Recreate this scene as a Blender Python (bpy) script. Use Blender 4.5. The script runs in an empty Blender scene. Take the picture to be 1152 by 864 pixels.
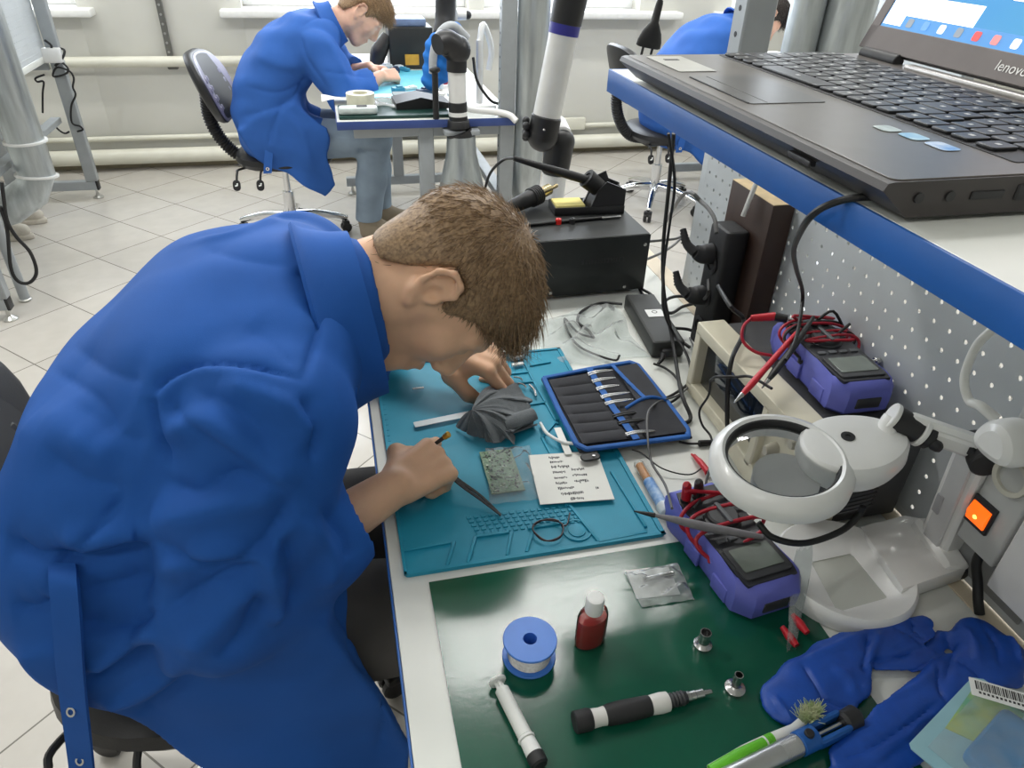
import bpy, math, random
import numpy as np
from mathutils import Matrix, Vector
from mathutils.bvhtree import BVHTree

SC = bpy.context.scene
COL = SC.collection
PI = math.pi

# ---------------------------------------------------------------- camera
FPX, PITCH, ROLL, YAW, CAM_Z = 800.0, math.radians(33.5), math.radians(2.05), math.radians(14.5), 1.43
def _basis():
    cy, sy, cp, sp = math.cos(YAW), math.sin(YAW), math.cos(PITCH), math.sin(PITCH)
    fw = np.array([sy * cp, cy * cp, -sp]); r0 = np.array([cy, -sy, 0.0]); u0 = np.cross(r0, fw)
    r = math.cos(ROLL) * r0 + math.sin(ROLL) * u0
    u = -math.sin(ROLL) * r0 + math.cos(ROLL) * u0
    return r, u, fw
CR, CU, CF = _basis()
CP = np.array([0.0, 0.0, CAM_Z])
cam_data = bpy.data.cameras.new('camera')
cam_data.sensor_width = 36.0
cam_data.lens = FPX / 1152 * 36.0
cam_data.clip_start = 0.02
cam = bpy.data.objects.new('camera', cam_data)
COL.objects.link(cam)
cam.matrix_world = Matrix(((CR[0], CU[0], -CF[0], 0), (CR[1], CU[1], -CF[1], 0), (CR[2], CU[2], -CF[2], CAM_Z), (0, 0, 0, 1)))
SC.camera = cam

# ---------------------------------------------------------------- world, lamps, exposure
SC.view_settings.view_transform = 'Standard'
SC.view_settings.look = 'None'
SC.view_settings.gamma = 1.0
SC.view_settings.exposure = 0.38
SC.view_settings.use_curve_mapping = False
world = bpy.data.worlds.new('overcast_daylight')
SC.world = world
world.use_nodes = True
bg = world.node_tree.nodes['Background']
bg.inputs['Color'].default_value = (0.90, 0.95, 1.0, 1)
bg.inputs['Strength'].default_value = 1.4
def area_light(name, loc, size, energy, color=(1, 1, 1), aim=(0, 0, -1)):
    d = bpy.data.lights.new(name, 'AREA'); d.shape = 'RECTANGLE'
    d.size, d.size_y = size; d.energy = energy; d.color = color
    o = bpy.data.objects.new(name, d); COL.objects.link(o)
    o.location = loc
    o.rotation_euler = Vector(aim).to_track_quat('-Z', 'Y').to_euler()
    return o
# fluorescent ceiling lamps in rows, and daylight entering through the windows
for lx, ly, tubes, e in ((0.82, 2.12, (-.20, 0.0, .20), 8.5), (-1.6, 2.12, (0.0,), 26.0), (3.2, 2.12, (0.0,), 20.0), (-1.6, 4.1, (0.0,), 16.0), (0.82, 4.1, (0.0,), 16.0), (3.2, 4.1, (0.0,), 16.0),
                         (-1.6, -0.6, (0.0,), 8.0), (0.82, -0.6, (0.0,), 4.0)):
    for dy in tubes: area_light('fluorescent_tube_light', (lx, ly + dy, 2.93), (1.22, 0.05 if len(tubes) > 1 else 0.16), e, (1.0, 0.985, 0.95))
for wx, ww in ((-2.22, 2.2), (0.80, 3.0), (3.6, 2.2)):
    area_light('window_daylight', (wx, 5.55, 1.75), (ww, 1.9), 34.0 * ww, (0.93, 0.97, 1.0), (0, -1, -0.15))

# ---------------------------------------------------------------- helpers
def at(px, py, x=None, y=None, z=None):
    """the point of the place seen at a pixel of the 1152x864 frame, on a plane x=, y= or z="""
    d = (px - 576) / FPX * CR - (py - 432) / FPX * CU + CF
    if z is not None: t = (z - CAM_Z) / d[2]
    elif y is not None: t = y / d[1]
    else: t = x / d[0]
    return CP + d * t
def pix(p):
    q = np.asarray(p, float) - CP; w = q @ CF
    return 576 + FPX * (q @ CR) / w, 432 - FPX * (q @ CU) / w
def nrm(v):
    v = np.asarray(v, float); return v / max(np.linalg.norm(v), 1e-9)
def lin(c):
    c = c / 255.0
    return c / 12.92 if c <= 0.04045 else ((c + 0.055) / 1.055) ** 2.4
def rgb(c): return (lin(c[0]), lin(c[1]), lin(c[2]), 1.0)

MATS = {}
def pm(name, col, rough=0.5, metal=0.0, var=0.06, vs=30.0, bump=0.0, bs=200.0, spec=None, trans=0.0, alpha=1.0, emit=0.0, sheen=0.0, coat=0.0, sss=0.0, col2=None, stretch=None, ior=None):
    """procedural principled material: colour broken up by noise, optional fine bump"""
    if name in MATS: return MATS[name]
    m = bpy.data.materials.new(name); m.use_nodes = True
    nt = m.node_tree; N, L = nt.nodes, nt.links
    b = N['Principled BSDF']
    c1 = rgb(col)
    tc = N.new('ShaderNodeTexCoord'); src = tc.outputs['Object']
    if stretch:
        mp = N.new('ShaderNodeMapping'); mp.inputs['Scale'].default_value = stretch
        L.new(src, mp.inputs['Vector']); src = mp.outputs['Vector']
    nz = N.new('ShaderNodeTexNoise'); nz.inputs['Scale'].default_value = vs; nz.inputs['Detail'].default_value = 3.0
    L.new(src, nz.inputs['Vector'])
    rp = N.new('ShaderNodeValToRGB')
    if col2: ca, cb = c1, rgb(col2)
    else:
        ca = tuple(min(1, c * (1 - var * 1.6)) for c in c1[:3]) + (1,); cb = tuple(min(1, c * (1 + var * 1.6)) for c in c1[:3]) + (1,)
    rp.color_ramp.elements[0].position = 0.3; rp.color_ramp.elements[1].position = 0.7
    rp.color_ramp.elements[0].color = ca; rp.color_ramp.elements[1].color = cb
    L.new(nz.outputs['Fac'], rp.inputs['Fac']); L.new(rp.outputs['Color'], b.inputs['Base Color'])
    b.inputs['Roughness'].default_value = rough; b.inputs['Metallic'].default_value = metal
    if spec is not None: b.inputs['Specular IOR Level'].default_value = spec
    if ior: b.inputs['IOR'].default_value = ior
    b.inputs['Transmission Weight'].default_value = trans; b.inputs['Alpha'].default_value = alpha
    if sheen: b.inputs['Sheen Weight'].default_value = sheen; b.inputs['Sheen Roughness'].default_value = 0.5
    if coat: b.inputs['Coat Weight'].default_value = coat; b.inputs['Coat Roughness'].default_value = 0.1
    if sss:
        b.inputs['Subsurface Weight'].default_value = sss; b.inputs['Subsurface Radius'].default_value = (1.0, 0.35, 0.2); b.inputs['Subsurface Scale'].default_value = 0.006
    if emit:
        L.new(rp.outputs['Color'], b.inputs['Emission Color']); b.inputs['Emission Strength'].default_value = emit
    if bump:
        n2 = N.new('ShaderNodeTexNoise'); n2.inputs['Scale'].default_value = bs; n2.inputs['Detail'].default_value = 4.0
        L.new(src, n2.inputs['Vector'])
        bp = N.new('ShaderNodeBump'); bp.inputs['Strength'].default_value = bump; bp.inputs['Distance'].default_value = 0.002
        L.new(n2.outputs['Fac'], bp.inputs['Height']); L.new(bp.outputs['Normal'], b.inputs['Normal'])
    MATS[name] = m
    return m

def clear_film(name, tint=(248, 250, 250), haze=0.08, gloss=0.1, rough=0.08):
    """thin clear plastic: mostly see-through, some sheen, a little milky haze"""
    m = bpy.data.materials.new(name); m.use_nodes = True
    nt = m.node_tree; N, L = nt.nodes, nt.links
    for n in list(N):
        if n.type != 'OUTPUT_MATERIAL': N.remove(n)
    out = [n for n in N if n.type == 'OUTPUT_MATERIAL'][0]
    t = N.new('ShaderNodeBsdfTransparent'); t.inputs['Color'].default_value = rgb(tint)
    d = N.new('ShaderNodeBsdfDiffuse'); d.inputs['Color'].default_value = rgb((240, 242, 242))
    g = N.new('ShaderNodeBsdfGlossy'); g.inputs['Roughness'].default_value = rough
    nz = N.new('ShaderNodeTexNoise'); nz.inputs['Scale'].default_value = 60
    rp = N.new('ShaderNodeMapRange'); rp.inputs['To Min'].default_value = haze * 0.4; rp.inputs['To Max'].default_value = haze * 1.6
    tc = N.new('ShaderNodeTexCoord'); L.new(tc.outputs['Object'], nz.inputs['Vector']); L.new(nz.outputs['Fac'], rp.inputs['Value'])
    m1 = N.new('ShaderNodeMixShader'); L.new(rp.outputs['Result'], m1.inputs['Fac']); L.new(t.outputs[0], m1.inputs[1]); L.new(d.outputs[0], m1.inputs[2])
    lw = N.new('ShaderNodeLayerWeight'); lw.inputs['Blend'].default_value = gloss
    m2 = N.new('ShaderNodeMixShader'); L.new(lw.outputs['Fresnel'], m2.inputs['Fac']); L.new(m1.outputs[0], m2.inputs[1]); L.new(g.outputs[0], m2.inputs[2])
    L.new(m2.outputs[0], out.inputs['Surface'])
    MATS[name] = m
    return m

def frame(o=(0, 0, 0), x=None, y=None, z=None):
    """4x4 frame with origin o and the given axes (two suffice)"""
    if z is None and x is not None and y is not None: x = nrm(x); z = nrm(np.cross(x, y)); y = np.cross(z, x)
    elif y is None and x is not None and z is not None: z = nrm(z); x = np.asarray(x, float); x = nrm(x - z * (x @ z)); y = np.cross(z, x)
    elif x is None and z is not None and y is not None: z = nrm(z); y = np.asarray(y, float); y = nrm(y - z * (y @ z)); x = np.cross(y, z)
    elif z is not None:
        z = nrm(z); a = np.array([0, 0, 1.0]) if abs(z[2]) < 0.9 else np.array([1.0, 0, 0]); x = nrm(np.cross(a, z)); y = np.cross(z, x)
    else: x, y, z = np.eye(3)
    T = np.eye(4); T[:3, 0], T[:3, 1], T[:3, 2], T[:3, 3] = x, y, z, o
    return T
def rotz(a, o=(0, 0, 0)): return frame(o, x=(math.cos(a), math.sin(a), 0), z=(0, 0, 1))

def spline(pts, sub=6):
    P = np.asarray(pts, float)
    if len(P) < 3 or sub <= 1: return P
    Q = np.vstack([2 * P[0] - P[1], P, 2 * P[-1] - P[-2]]); out = []
    for i in range(1, len(Q) - 2):
        p0, p1, p2, p3 = Q[i - 1], Q[i], Q[i + 1], Q[i + 2]
        for k in range(sub):
            t = k / sub
            out.append(0.5 * (2 * p1 + (p2 - p0) * t + (2 * p0 - 5 * p1 + 4 * p2 - p3) * t * t + (3 * p1 - p0 - 3 * p2 + p3) * t ** 3))
    out.append(P[-1]); return np.array(out)

class MB:
    """collects shapes into one mesh; T maps the shape's own coordinates to the place"""
    def __init__(s, T=None): s.v, s.f, s.m, s.s, s.n, s.T = [], [], [], [], 0, T
    def add(s, V, F, smooth=True, mi=0, T=None):
        V = np.asarray(V, float)
        for M in (T, s.T):
            if M is not None: V = V @ M[:3, :3].T + M[:3, 3]
        k = s.n; s.v.append(V); s.n += len(V)
        s.f += [tuple(i + k for i in f) for f in F]; s.m += [mi] * len(F); s.s += [smooth] * len(F)
        return s
    def loft(s, loops, caps=True, closed=False, smooth=True, mi=0, T=None):
        n = len(loops[0]); V = np.vstack(loops); F = []
        m = len(loops)
        for i in range(m if closed else m - 1):
            a, b = i * n, ((i + 1) % m) * n
            for j in range(n):
                k = (j + 1) % n; F.append((a + j, a + k, b + k, b + j))
        s.add(V, F, smooth, mi, T)
        if caps and not closed:
            s.add(loops[0], [tuple(range(n))[::-1]], False, mi, T); s.add(loops[-1], [tuple(range(n))], False, mi, T)
        return s
    def rbox(s, size, c=(0, 0, 0), r=0.003, ch=None, n=3, mi=0, T=None, smooth=False):
        """box with rounded vertical edges and chamfered rims"""
        sx, sy, sz = size; ch = min(r if ch is None else ch, sz * 0.45, sx * .45, sy * .45); r = min(r, sx * 0.49, sy * 0.49)
        def ring(ins, z):
            hx, hy = sx / 2 - ins, sy / 2 - ins; rr = max(r - ins, 1e-4); P = []
            for cx, cy, a0 in ((hx - rr, hy - rr, 0), (-hx + rr, hy - rr, 90), (-hx + rr, -hy + rr, 180), (hx - rr, -hy + rr, 270)):
                for k in range(n + 1):
                    a = math.radians(a0 + 90 * k / n); P.append((cx + rr * math.cos(a) + c[0], cy + rr * math.sin(a) + c[1], z + c[2]))
            return np.array(P)
        h = sz / 2
        return s.loft([ring(ch, -h), ring(ch * .3, -h + ch * .3), ring(0, -h + ch), ring(0, h - ch), ring(ch * .3, h - ch * .3), ring(ch, h)], smooth=smooth, mi=mi, T=T)
    def box(s, a, b, ch=0.001, mi=0, T=None):
        a, b = np.minimum(a, b), np.maximum(a, b)
        return s.rbox(b - a, (a + b) / 2, r=ch, ch=ch, n=1, mi=mi, T=T)
    def bar(s, p, q, w, h, up=(0, 0, 1), ch=0.001, mi=0, T=None):
        """rectangular bar from p to q, w across and h along up"""
        p, q = np.asarray(p, float), np.asarray(q, float); d = q - p; l = np.linalg.norm(d)
        if abs(nrm(d) @ nrm(up)) > 0.98: up = (1, 0, 0)
        M = frame((p + q) / 2, z=d, y=up)
        if T is not None: M = T @ M
        return s.rbox((w, h, l), r=ch, ch=ch, n=1, mi=mi, T=M)
    def cyl(s, p, q, ra, rb=None, n=24, mi=0, T=None, ch=0.0, smooth=True):
        p, q = np.asarray(p, float), np.asarray(q, float); rb = ra if rb is None else rb; l = np.linalg.norm(q - p)
        prof = [(ra, 0), (rb, l)] if not ch else [(ra - ch, 0), (ra, ch), (rb, l - ch), (rb - ch, l)]
        M = frame(p, z=q - p)
        if T is not None: M = T @ M
        return s.lathe(prof, n, M, mi=mi)
    def lathe(s, prof, n=32, T=None, mi=0, caps=True, smooth=True, sq=(1, 1)):
        a = np.arange(n) / n * 2 * PI
        L = [np.stack([r * np.cos(a) * sq[0], r * np.sin(a) * sq[1], np.full(n, z)], 1) for r, z in prof]
        return s.loft(L, caps=caps, smooth=smooth, mi=mi, T=T)
    def ring(s, prof, n=40, T=None, mi=0, sq=(1, 1)):
        """closed profile (r, z) turned about z"""
        a = np.arange(n) / n * 2 * PI
        P = np.asarray(prof, float)
        L = [np.stack([P[:, 0] * math.cos(t) * sq[0], P[:, 0] * math.sin(t) * sq[1], P[:, 1]], 1) for t in a]
        return s.loft(L, closed=True, mi=mi, T=T)
    def tube(s, pts, r, n=8, sub=6, mi=0, T=None, caps=True, flat=1.0):
        P = spline(pts, sub); m = len(P)
        R = np.interp(np.linspace(0, 1, m), np.linspace(0, 1, len(r)), r) if hasattr(r, '__len__') else np.full(m, r)
        t = np.gradient(P, axis=0); t /= np.maximum(np.linalg.norm(t, axis=1)[:, None], 1e-9)
        u = np.cross(t[0], (0, 0, 1.0)); u = np.cross(t[0], (1.0, 0, 0)) if np.linalg.norm(u) < 1e-3 else u
        a = np.arange(n) / n * 2 * PI; L = []
        for i in range(m):
            u = u - t[i] * (u @ t[i]); u = nrm(u); w = np.cross(t[i], u)
            L.append(P[i] + R[i] * (np.cos(a)[:, None] * u + np.sin(a)[:, None] * w * flat))
        return s.loft(L, caps=caps, mi=mi, T=T)
    def sphere(s, c, r, n=20, mi=0, T=None):
        r = np.array([r, r, r]) if not hasattr(r, '__len__') else np.asarray(r)
        m = n // 2; a = np.arange(n) / n * 2 * PI; L = []
        for i in range(m + 1):
            p = -PI / 2 + PI * i / m; q = max(math.cos(p), 1e-3)
            L.append(np.stack([c[0] + r[0] * q * np.cos(a), c[1] + r[1] * q * np.sin(a), np.full(n, c[2] + r[2] * math.sin(p))], 1))
        return s.loft(L, mi=mi, T=T)
    def prism(s, poly, z0, z1, ch=0.0, mi=0, T=None, smooth=False):
        P = np.asarray(poly, float); c = P.mean(0)
        def ring(k, z):
            Q = P if not k else P + (c - P) / np.maximum(np.linalg.norm(c - P, axis=1)[:, None], 1e-9) * k
            return np.column_stack([Q, np.full(len(Q), z)])
        L = [ring(0, z0), ring(0, z1)] if not ch else [ring(ch, z0), ring(0, z0 + ch), ring(0, z1 - ch), ring(ch, z1)]
        return s.loft(L, smooth=smooth, mi=mi, T=T)
    def sheet(s, P, t=0.001, mi=0, T=None, wrap=False):
        """surface grid P[nu,nv,3] given thickness t"""
        P = np.asarray(P, float); nu, nv = P.shape[:2]
        du = np.gradient(P, axis=0); dv = np.gradient(P, axis=1)
        N = np.cross(du, dv); N /= np.maximum(np.linalg.norm(N, axis=2)[:, :, None], 1e-12)
        A, B = P + N * t / 2, P - N * t / 2
        V = np.vstack([A.reshape(-1, 3), B.reshape(-1, 3)]); k = nu * nv; F = []
        for i in range(nu - 1):
            for j in range(nv - 1):
                a, b, c, d = i * nv + j, (i + 1) * nv + j, (i + 1) * nv + j + 1, i * nv + j + 1
                F.append((a, b, c, d)); F.append((k + d, k + c, k + b, k + a))
        rim = [(i, 0) for i in range(nu)] + [(nu - 1, j) for j in range(1, nv)] + [(i, nv - 1) for i in range(nu - 2, -1, -1)] + [(0, j) for j in range(nv - 2, 0, -1)]
        for a, b in zip(rim, rim[1:] + rim[:1]):
            x, y = a[0] * nv + a[1], b[0] * nv + b[1]; F.append((x, k + x, k + y, y))
        return s.add(V, F, True, mi, T)
    def mesh(s, name, mats, off=(0, 0, 0)):
        me = bpy.data.meshes.new(name)
        V = np.vstack(s.v) - np.asarray(off)
        me.from_pydata(V.tolist(), [], s.f)
        for m in (mats if isinstance(mats, (list, tuple)) else [mats]): me.materials.append(m)
        me.polygons.foreach_set('material_index', s.m); me.polygons.foreach_set('use_smooth', s.s)
        me.update()
        if len(s.f) < 60000: me.set_sharp_from_angle(angle=math.radians(38))
        return me

OFF = {}
def tag(o, label=None, cat=None, group=None, kind=None):
    if label: o['label'] = label
    if cat: o['category'] = cat
    if group: o['group'] = group
    if kind: o['kind'] = kind
    return o
def thing(name, label, cat, loc=(0, 0, 0), group=None):
    o = bpy.data.objects.new(name, None); COL.objects.link(o); o.location = tuple(loc); o.empty_display_size = 0.05
    OFF[o] = np.array(loc, float)
    return tag(o, label, cat, group)
def part(name, mb, mats, parent, label=None, kind=None):
    off = OFF[parent]
    o = bpy.data.objects.new(name, mb.mesh(name, mats, off)); COL.objects.link(o); o.parent = parent
    OFF[o] = off
    return tag(o, label, None, None, kind)
def solo(name, mb, mats, label, cat, group=None, kind=None):
    V = np.vstack(mb.v); c = (V.min(0) + V.max(0)) / 2; c[2] = V[:, 2].min()
    o = bpy.data.objects.new(name, mb.mesh(name, mats, c)); COL.objects.link(o); o.location = tuple(c); OFF[o] = c
    return tag(o, label, cat, group, kind)
def struct(name, mb, mats): return tag(solo(name, mb, mats, None, None), kind='structure')
def copy_tree(o, parent=None):
    c = o.copy(); COL.objects.link(c)
    if parent is not None: c.parent = parent
    for ch in [x for x in bpy.data.objects if x.parent == o]: copy_tree(ch, c)
    return c

# ---- implicit surfaces (bodies, clothes, hair): smooth unions meshed by surface nets
def smin(a, b, k):
    h = np.clip(0.5 + 0.5 * (b - a) / k, 0, 1); return b + (a - b) * h - k * h * (1 - h)
class SDF:
    def __init__(s): s.ops = []
    def _p(s, op, fn, k): s.ops.append((op, fn, max(k, 1e-5))); return s
    def cap(s, a, b, ra, rb=None, k=0.01, op='u', sq=None):
        a, b = np.asarray(a, float), np.asarray(b, float); rb = ra if rb is None else rb; d = b - a; l2 = max(d @ d, 1e-12)
        def fn(P):
            q = P - a; t = np.clip(q @ d / l2, 0, 1)
            return np.linalg.norm(q - t[:, None] * d, axis=1) - (ra + (rb - ra) * t)
        return s._p(op, fn, k)
    def chain(s, pts, rs, k=0.01, op='u'):
        for i in range(len(pts) - 1): s.cap(pts[i], pts[i + 1], rs[i], rs[i + 1], k, op)
        return s
    def ell(s, c, r, ax=None, k=0.01, op='u'):
        c, r = np.asarray(c, float), np.asarray(r, float); A = np.eye(3) if ax is None else np.asarray(ax, float)
        def fn(P):
            q = (P - c) @ A.T; k0 = np.linalg.norm(q / r, axis=1); k1 = np.linalg.norm(q / (r * r), axis=1)
            return np.where(k0 < 1e-6, -r.min(), k0 * (k0 - 1) / np.maximum(k1, 1e-9))
        return s._p(op, fn, k)
    def box(s, c, h, ax=None, r=0.005, k=0.01, op='u'):
        c, h = np.asarray(c, float), np.asarray(h, float) - r; A = np.eye(3) if ax is None else np.asarray(ax, float)
        def fn(P):
            q = np.abs((P - c) @ A.T) - h
            return np.linalg.norm(np.maximum(q, 0), axis=1) + np.minimum(q.max(1), 0) - r
        return s._p(op, fn, k)
    def half(s, o, n, k=0.004, op='i'):
        o, n = np.asarray(o, float), nrm(n)
        return s._p(op, lambda P: (P - o) @ n, k)
    def poly(s, o, ax, ay, pts, k=0.006, op='i'):
        """endless prism over a polygon in the plane of ax, ay"""
        o, A = np.asarray(o, float), np.stack([nrm(ax), nrm(ay)]); V = np.asarray(pts, float)
        def fn(P):
            q = (P - o) @ A.T; d = np.full(len(q), 1e9); ins = np.zeros(len(q), bool)
            for i in range(len(V)):
                a, b = V[i], V[(i + 1) % len(V)]; e = b - a; w = q - a
                t = np.clip(w @ e / (e @ e), 0, 1); d = np.minimum(d, ((w - t[:, None] * e) ** 2).sum(1))
                c = (a[1] > q[:, 1]) != (b[1] > q[:, 1])
                ins ^= c & (q[:, 0] < (b[0] - a[0]) * (q[:, 1] - a[1]) / (b[1] - a[1] + 1e-12) + a[0])
            d = np.sqrt(d); return np.where(ins, -d, d)
        return s._p(op, fn, k)
    def warp(s, fn): s.ops.append(('w', fn, 1)); return s
    def ev(s, P, ops=None):
        d = None
        for op, fn, k in (s.ops if ops is None else ops):
            v = fn(P)
            if op == 'w': d = d + v
            elif d is None: d = v if op == 'u' else np.full(len(P), 1.0)
            elif op == 'u': d = smin(d, v, k)
            elif op == 's': d = -smin(-d, v, k)
            elif op == 'i': d = -smin(-d, -v, k)
        return d
    def mesh(s, lo, hi, h, relax=1):
        lo, hi = np.asarray(lo, float), np.asarray(hi, float); B = 8; nb = np.ceil((hi - lo) / (h * B)).astype(int); N = nb * B + 1
        bi = np.stack(np.meshgrid(*[np.arange(n) for n in nb], indexing='ij'), -1).reshape(-1, 3)
        cen = lo + (bi + 0.5) * B * h; R = B * h * 0.9
        vals = [fn(cen) for op, fn, k in s.ops]
        d = None
        for (op, fn, k), v in zip(s.ops, vals):
            if op == 'w': continue
            d = v if d is None else smin(d, v, k) if op == 'u' else -smin(-d, v, k) if op == 's' else -smin(-d, -v, k)
        keep = np.where(np.abs(d) < R * 1.35 + 0.01)[0]
        g = np.stack(np.meshgrid(*[np.arange(B + 1)] * 3, indexing='ij'), -1).reshape(-1, 3)
        VV = np.empty((len(keep), (B + 1) ** 3))
        umin = np.min([v for (op, fn, k), v in zip(s.ops, vals) if op == 'u'], axis=0)
        for j, b in enumerate(keep):
            P = lo + (bi[b] * B + g) * h; first = True; ops = []
            for (op, fn, k), v in zip(s.ops, vals):
                if op == 'u' and v[b] > umin[b] + 2.2 * R + k: continue
                if op == 's' and v[b] > 1.5 * R + k: continue
                if op == 'i' and v[b] < -1.5 * R - k: continue
                ops.append((op, fn, k))
            VV[j] = s.ev(P, ops)
        V = VV.reshape(len(keep), B + 1, B + 1, B + 1)
        sg = V < 0
        cs = np.zeros((len(keep), B, B, B), int)
        for dx in (0, 1):
            for dy in (0, 1):
                for dz in (0, 1): cs += sg[:, dx:dx + B, dy:dy + B, dz:dz + B]
        act = np.argwhere((cs > 0) & (cs < 8))
        gi = bi[keep][act[:, 0]] * B + act[:, 1:]
        C = np.stack([V[act[:, 0], act[:, 1] + dx, act[:, 2] + dy, act[:, 3] + dz] for dx in (0, 1) for dy in (0, 1) for dz in (0, 1)], 1)
        cor = np.array([(dx, dy, dz) for dx in (0, 1) for dy in (0, 1) for dz in (0, 1)], float)
        acc = np.zeros((len(act), 3)); cnt = np.zeros(len(act))
        for a in range(8):
            for b in range(a + 1, 8):
                if np.abs(cor[a] - cor[b]).sum() != 1: continue
                x = (C[:, a] < 0) != (C[:, b] < 0); t = np.where(x, C[:, a] / np.where(x, C[:, a] - C[:, b], 1), 0)
                acc += np.where(x[:, None], cor[a] + t[:, None] * (cor[b] - cor[a]), 0); cnt += x
        vert = lo + (gi + acc / cnt[:, None]) * h
        key = (gi[:, 0] * N[1] + gi[:, 1]) * N[2] + gi[:, 2]; order = np.argsort(key); ks = key[order]
        step = (N[1] * N[2], N[2], 1); F = []
        def look(k):
            p = np.clip(np.searchsorted(ks, k), 0, len(ks) - 1); return np.where(ks[p] == k, order[p], -1)
        for ax, ci in ((0, 4), (1, 2), (2, 1)):
            x = np.where((C[:, 0] < 0) != (C[:, ci] < 0))[0]; o1, o2 = [q for q in range(3) if q != ax]
            if ax == 1: o1, o2 = o2, o1
            q = np.stack([x, look(key[x] - step[o1]), look(key[x] - step[o1] - step[o2]), look(key[x] - step[o2])], 1)
            ok = (q >= 0).all(1); q = q[ok]; flip = C[x[ok], 0] < 0
            q[~flip] = q[~flip][:, ::-1]; F.append(q)
        F = np.vstack(F)
        for _ in range(relax):
            acc = np.zeros_like(vert); cnt = np.zeros(len(vert))
            for a in range(4):
                for b in (1, 3): np.add.at(acc, F[:, a], vert[F[:, (a + b) % 4]]); np.add.at(cnt, F[:, a], 1)
            vert = np.where(cnt[:, None] > 0, 0.5 * vert + 0.5 * acc / np.maximum(cnt, 1)[:, None], vert)
        return vert, F
def vnormals(V, F):
    n = np.cross(V[F[:, 2]] - V[F[:, 0]], V[F[:, 3]] - V[F[:, 1]]); N = np.zeros_like(V)
    for a in range(4): np.add.at(N, F[:, a], n)
    return N / np.maximum(np.linalg.norm(N, axis=1)[:, None], 1e-12)
def raw(V, F, mi=None):
    m = MB(); m.add(V, F.tolist(), True)
    if mi is not None: m.m = list(mi)
    return m

# ---------------------------------------------------------------- the room
def tile_mat():
    m = bpy.data.materials.new('floor_tile'); m.use_nodes = True; nt = m.node_tree; N, L = nt.nodes, nt.links; b = N['Principled BSDF']
    tc = N.new('ShaderNodeTexCoord'); mp = N.new('ShaderNodeMapping'); mp.vector_type = 'POINT'
    mp.inputs['Rotation'].default_value = (0, 0, PI / 4)
    mp.inputs['Location'].default_value = (0.343 * 0.5 + 3.1895 - 0.343 * 9, 0.343 * 0.5 - 1.460 + 0.343 * 4, 0)
    L.new(tc.outputs['Object'], mp.inputs['Vector'])
    bt = N.new('ShaderNodeTexBrick'); bt.offset = 0.0; bt.squash = 1.0
    for k, v in (('Scale', 1.0), ('Mortar Size', 0.0022), ('Mortar Smooth', 0.1), ('Brick Width', 0.343), ('Row Height', 0.343), ('Bias', 0.0)): bt.inputs[k].default_value = v
    bt.inputs['Color1'].default_value = rgb((206, 201, 193)); bt.inputs['Color2'].default_value = rgb((198, 193, 185)); bt.inputs['Mortar'].default_value = rgb((120, 116, 108))
    L.new(mp.outputs['Vector'], bt.inputs['Vector'])
    nz = N.new('ShaderNodeTexNoise'); nz.inputs['Scale'].default_value = 14; nz.inputs['Detail'].default_value = 5; L.new(tc.outputs['Object'], nz.inputs['Vector'])
    mx = N.new('ShaderNodeMixRGB'); mx.blend_type = 'MULTIPLY'; mx.inputs['Fac'].default_value = 0.16
    L.new(bt.outputs['Color'], mx.inputs['Color1']); L.new(nz.outputs['Fac'], mx.inputs['Color2']); L.new(mx.outputs['Color'], b.inputs['Base Color'])
    mr = N.new('ShaderNodeMapRange'); mr.inputs['To Min'].default_value = 0.10; mr.inputs['To Max'].default_value = 0.20
    L.new(nz.outputs['Fac'], mr.inputs['Value']); L.new(mr.outputs['Result'], b.inputs['Roughness'])
    b.inputs['Specular IOR Level'].default_value = 0.65
    return m
M_WALL = pm('painted_wall', (212, 211, 203), 0.6, var=0.02, vs=3, bump=0.05, bs=60)
M_CEIL = pm('ceiling_paint', (232, 232, 228), 0.8, var=0.02, vs=4)
M_SILL = pm('white_sill', (240, 240, 236), 0.35, var=0.02)
M_PIPE = pm('painted_pipe', (222, 220, 205), 0.35, var=0.03, vs=8)
M_WIN = pm('window_frame_white', (244, 245, 245), 0.35, var=0.01)
M_PANE = clear_film('window_pane_glass', (250, 252, 255), 0.01, 0.05, 0.02)
XL, XR, YF, YB, ZC = -3.6, 5.2, -2.6, 5.0, 3.0
struct('floor', MB().box((XL - .2, YF - .2, -0.1), (XR + .2, YB + .2, 0.0)), tile_mat())
struct('ceiling', MB().box((XL - .2, YF - .2, ZC), (XR + .2, YB + .2, ZC + .1)), M_CEIL)
struct('wall_left', MB().box((XL - .2, YF - .2, 0), (XL, YB, ZC)), M_WALL)
struct('wall_right', MB().box((XR, YF - .2, 0), (XR + .2, YB, ZC)), M_WALL)
struct('wall_front', MB().box((XL, YF - .2, 0), (XR, YF, ZC)), M_WALL)
wins = [(-3.1, -1.34), (-0.45, 0.92), (1.02, 2.08), (2.75, 4.5)]
ZS, ZT = 0.912, 2.55
mb = MB(); xs = [XL] + [v for w in wins for v in w] + [XR]
for i in range(0, len(xs), 2): mb.box((xs[i], YB, 0), (xs[i + 1], YB + .25, ZC), 0.0005)
for a, b in wins:
    mb.box((a, YB, 0), (b, YB + .25, ZS - .045), 0.0005); mb.box((a, YB, ZT), (b, YB + .25, ZC), 0.0005)
struct('wall_back', mb, M_WALL)
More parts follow.
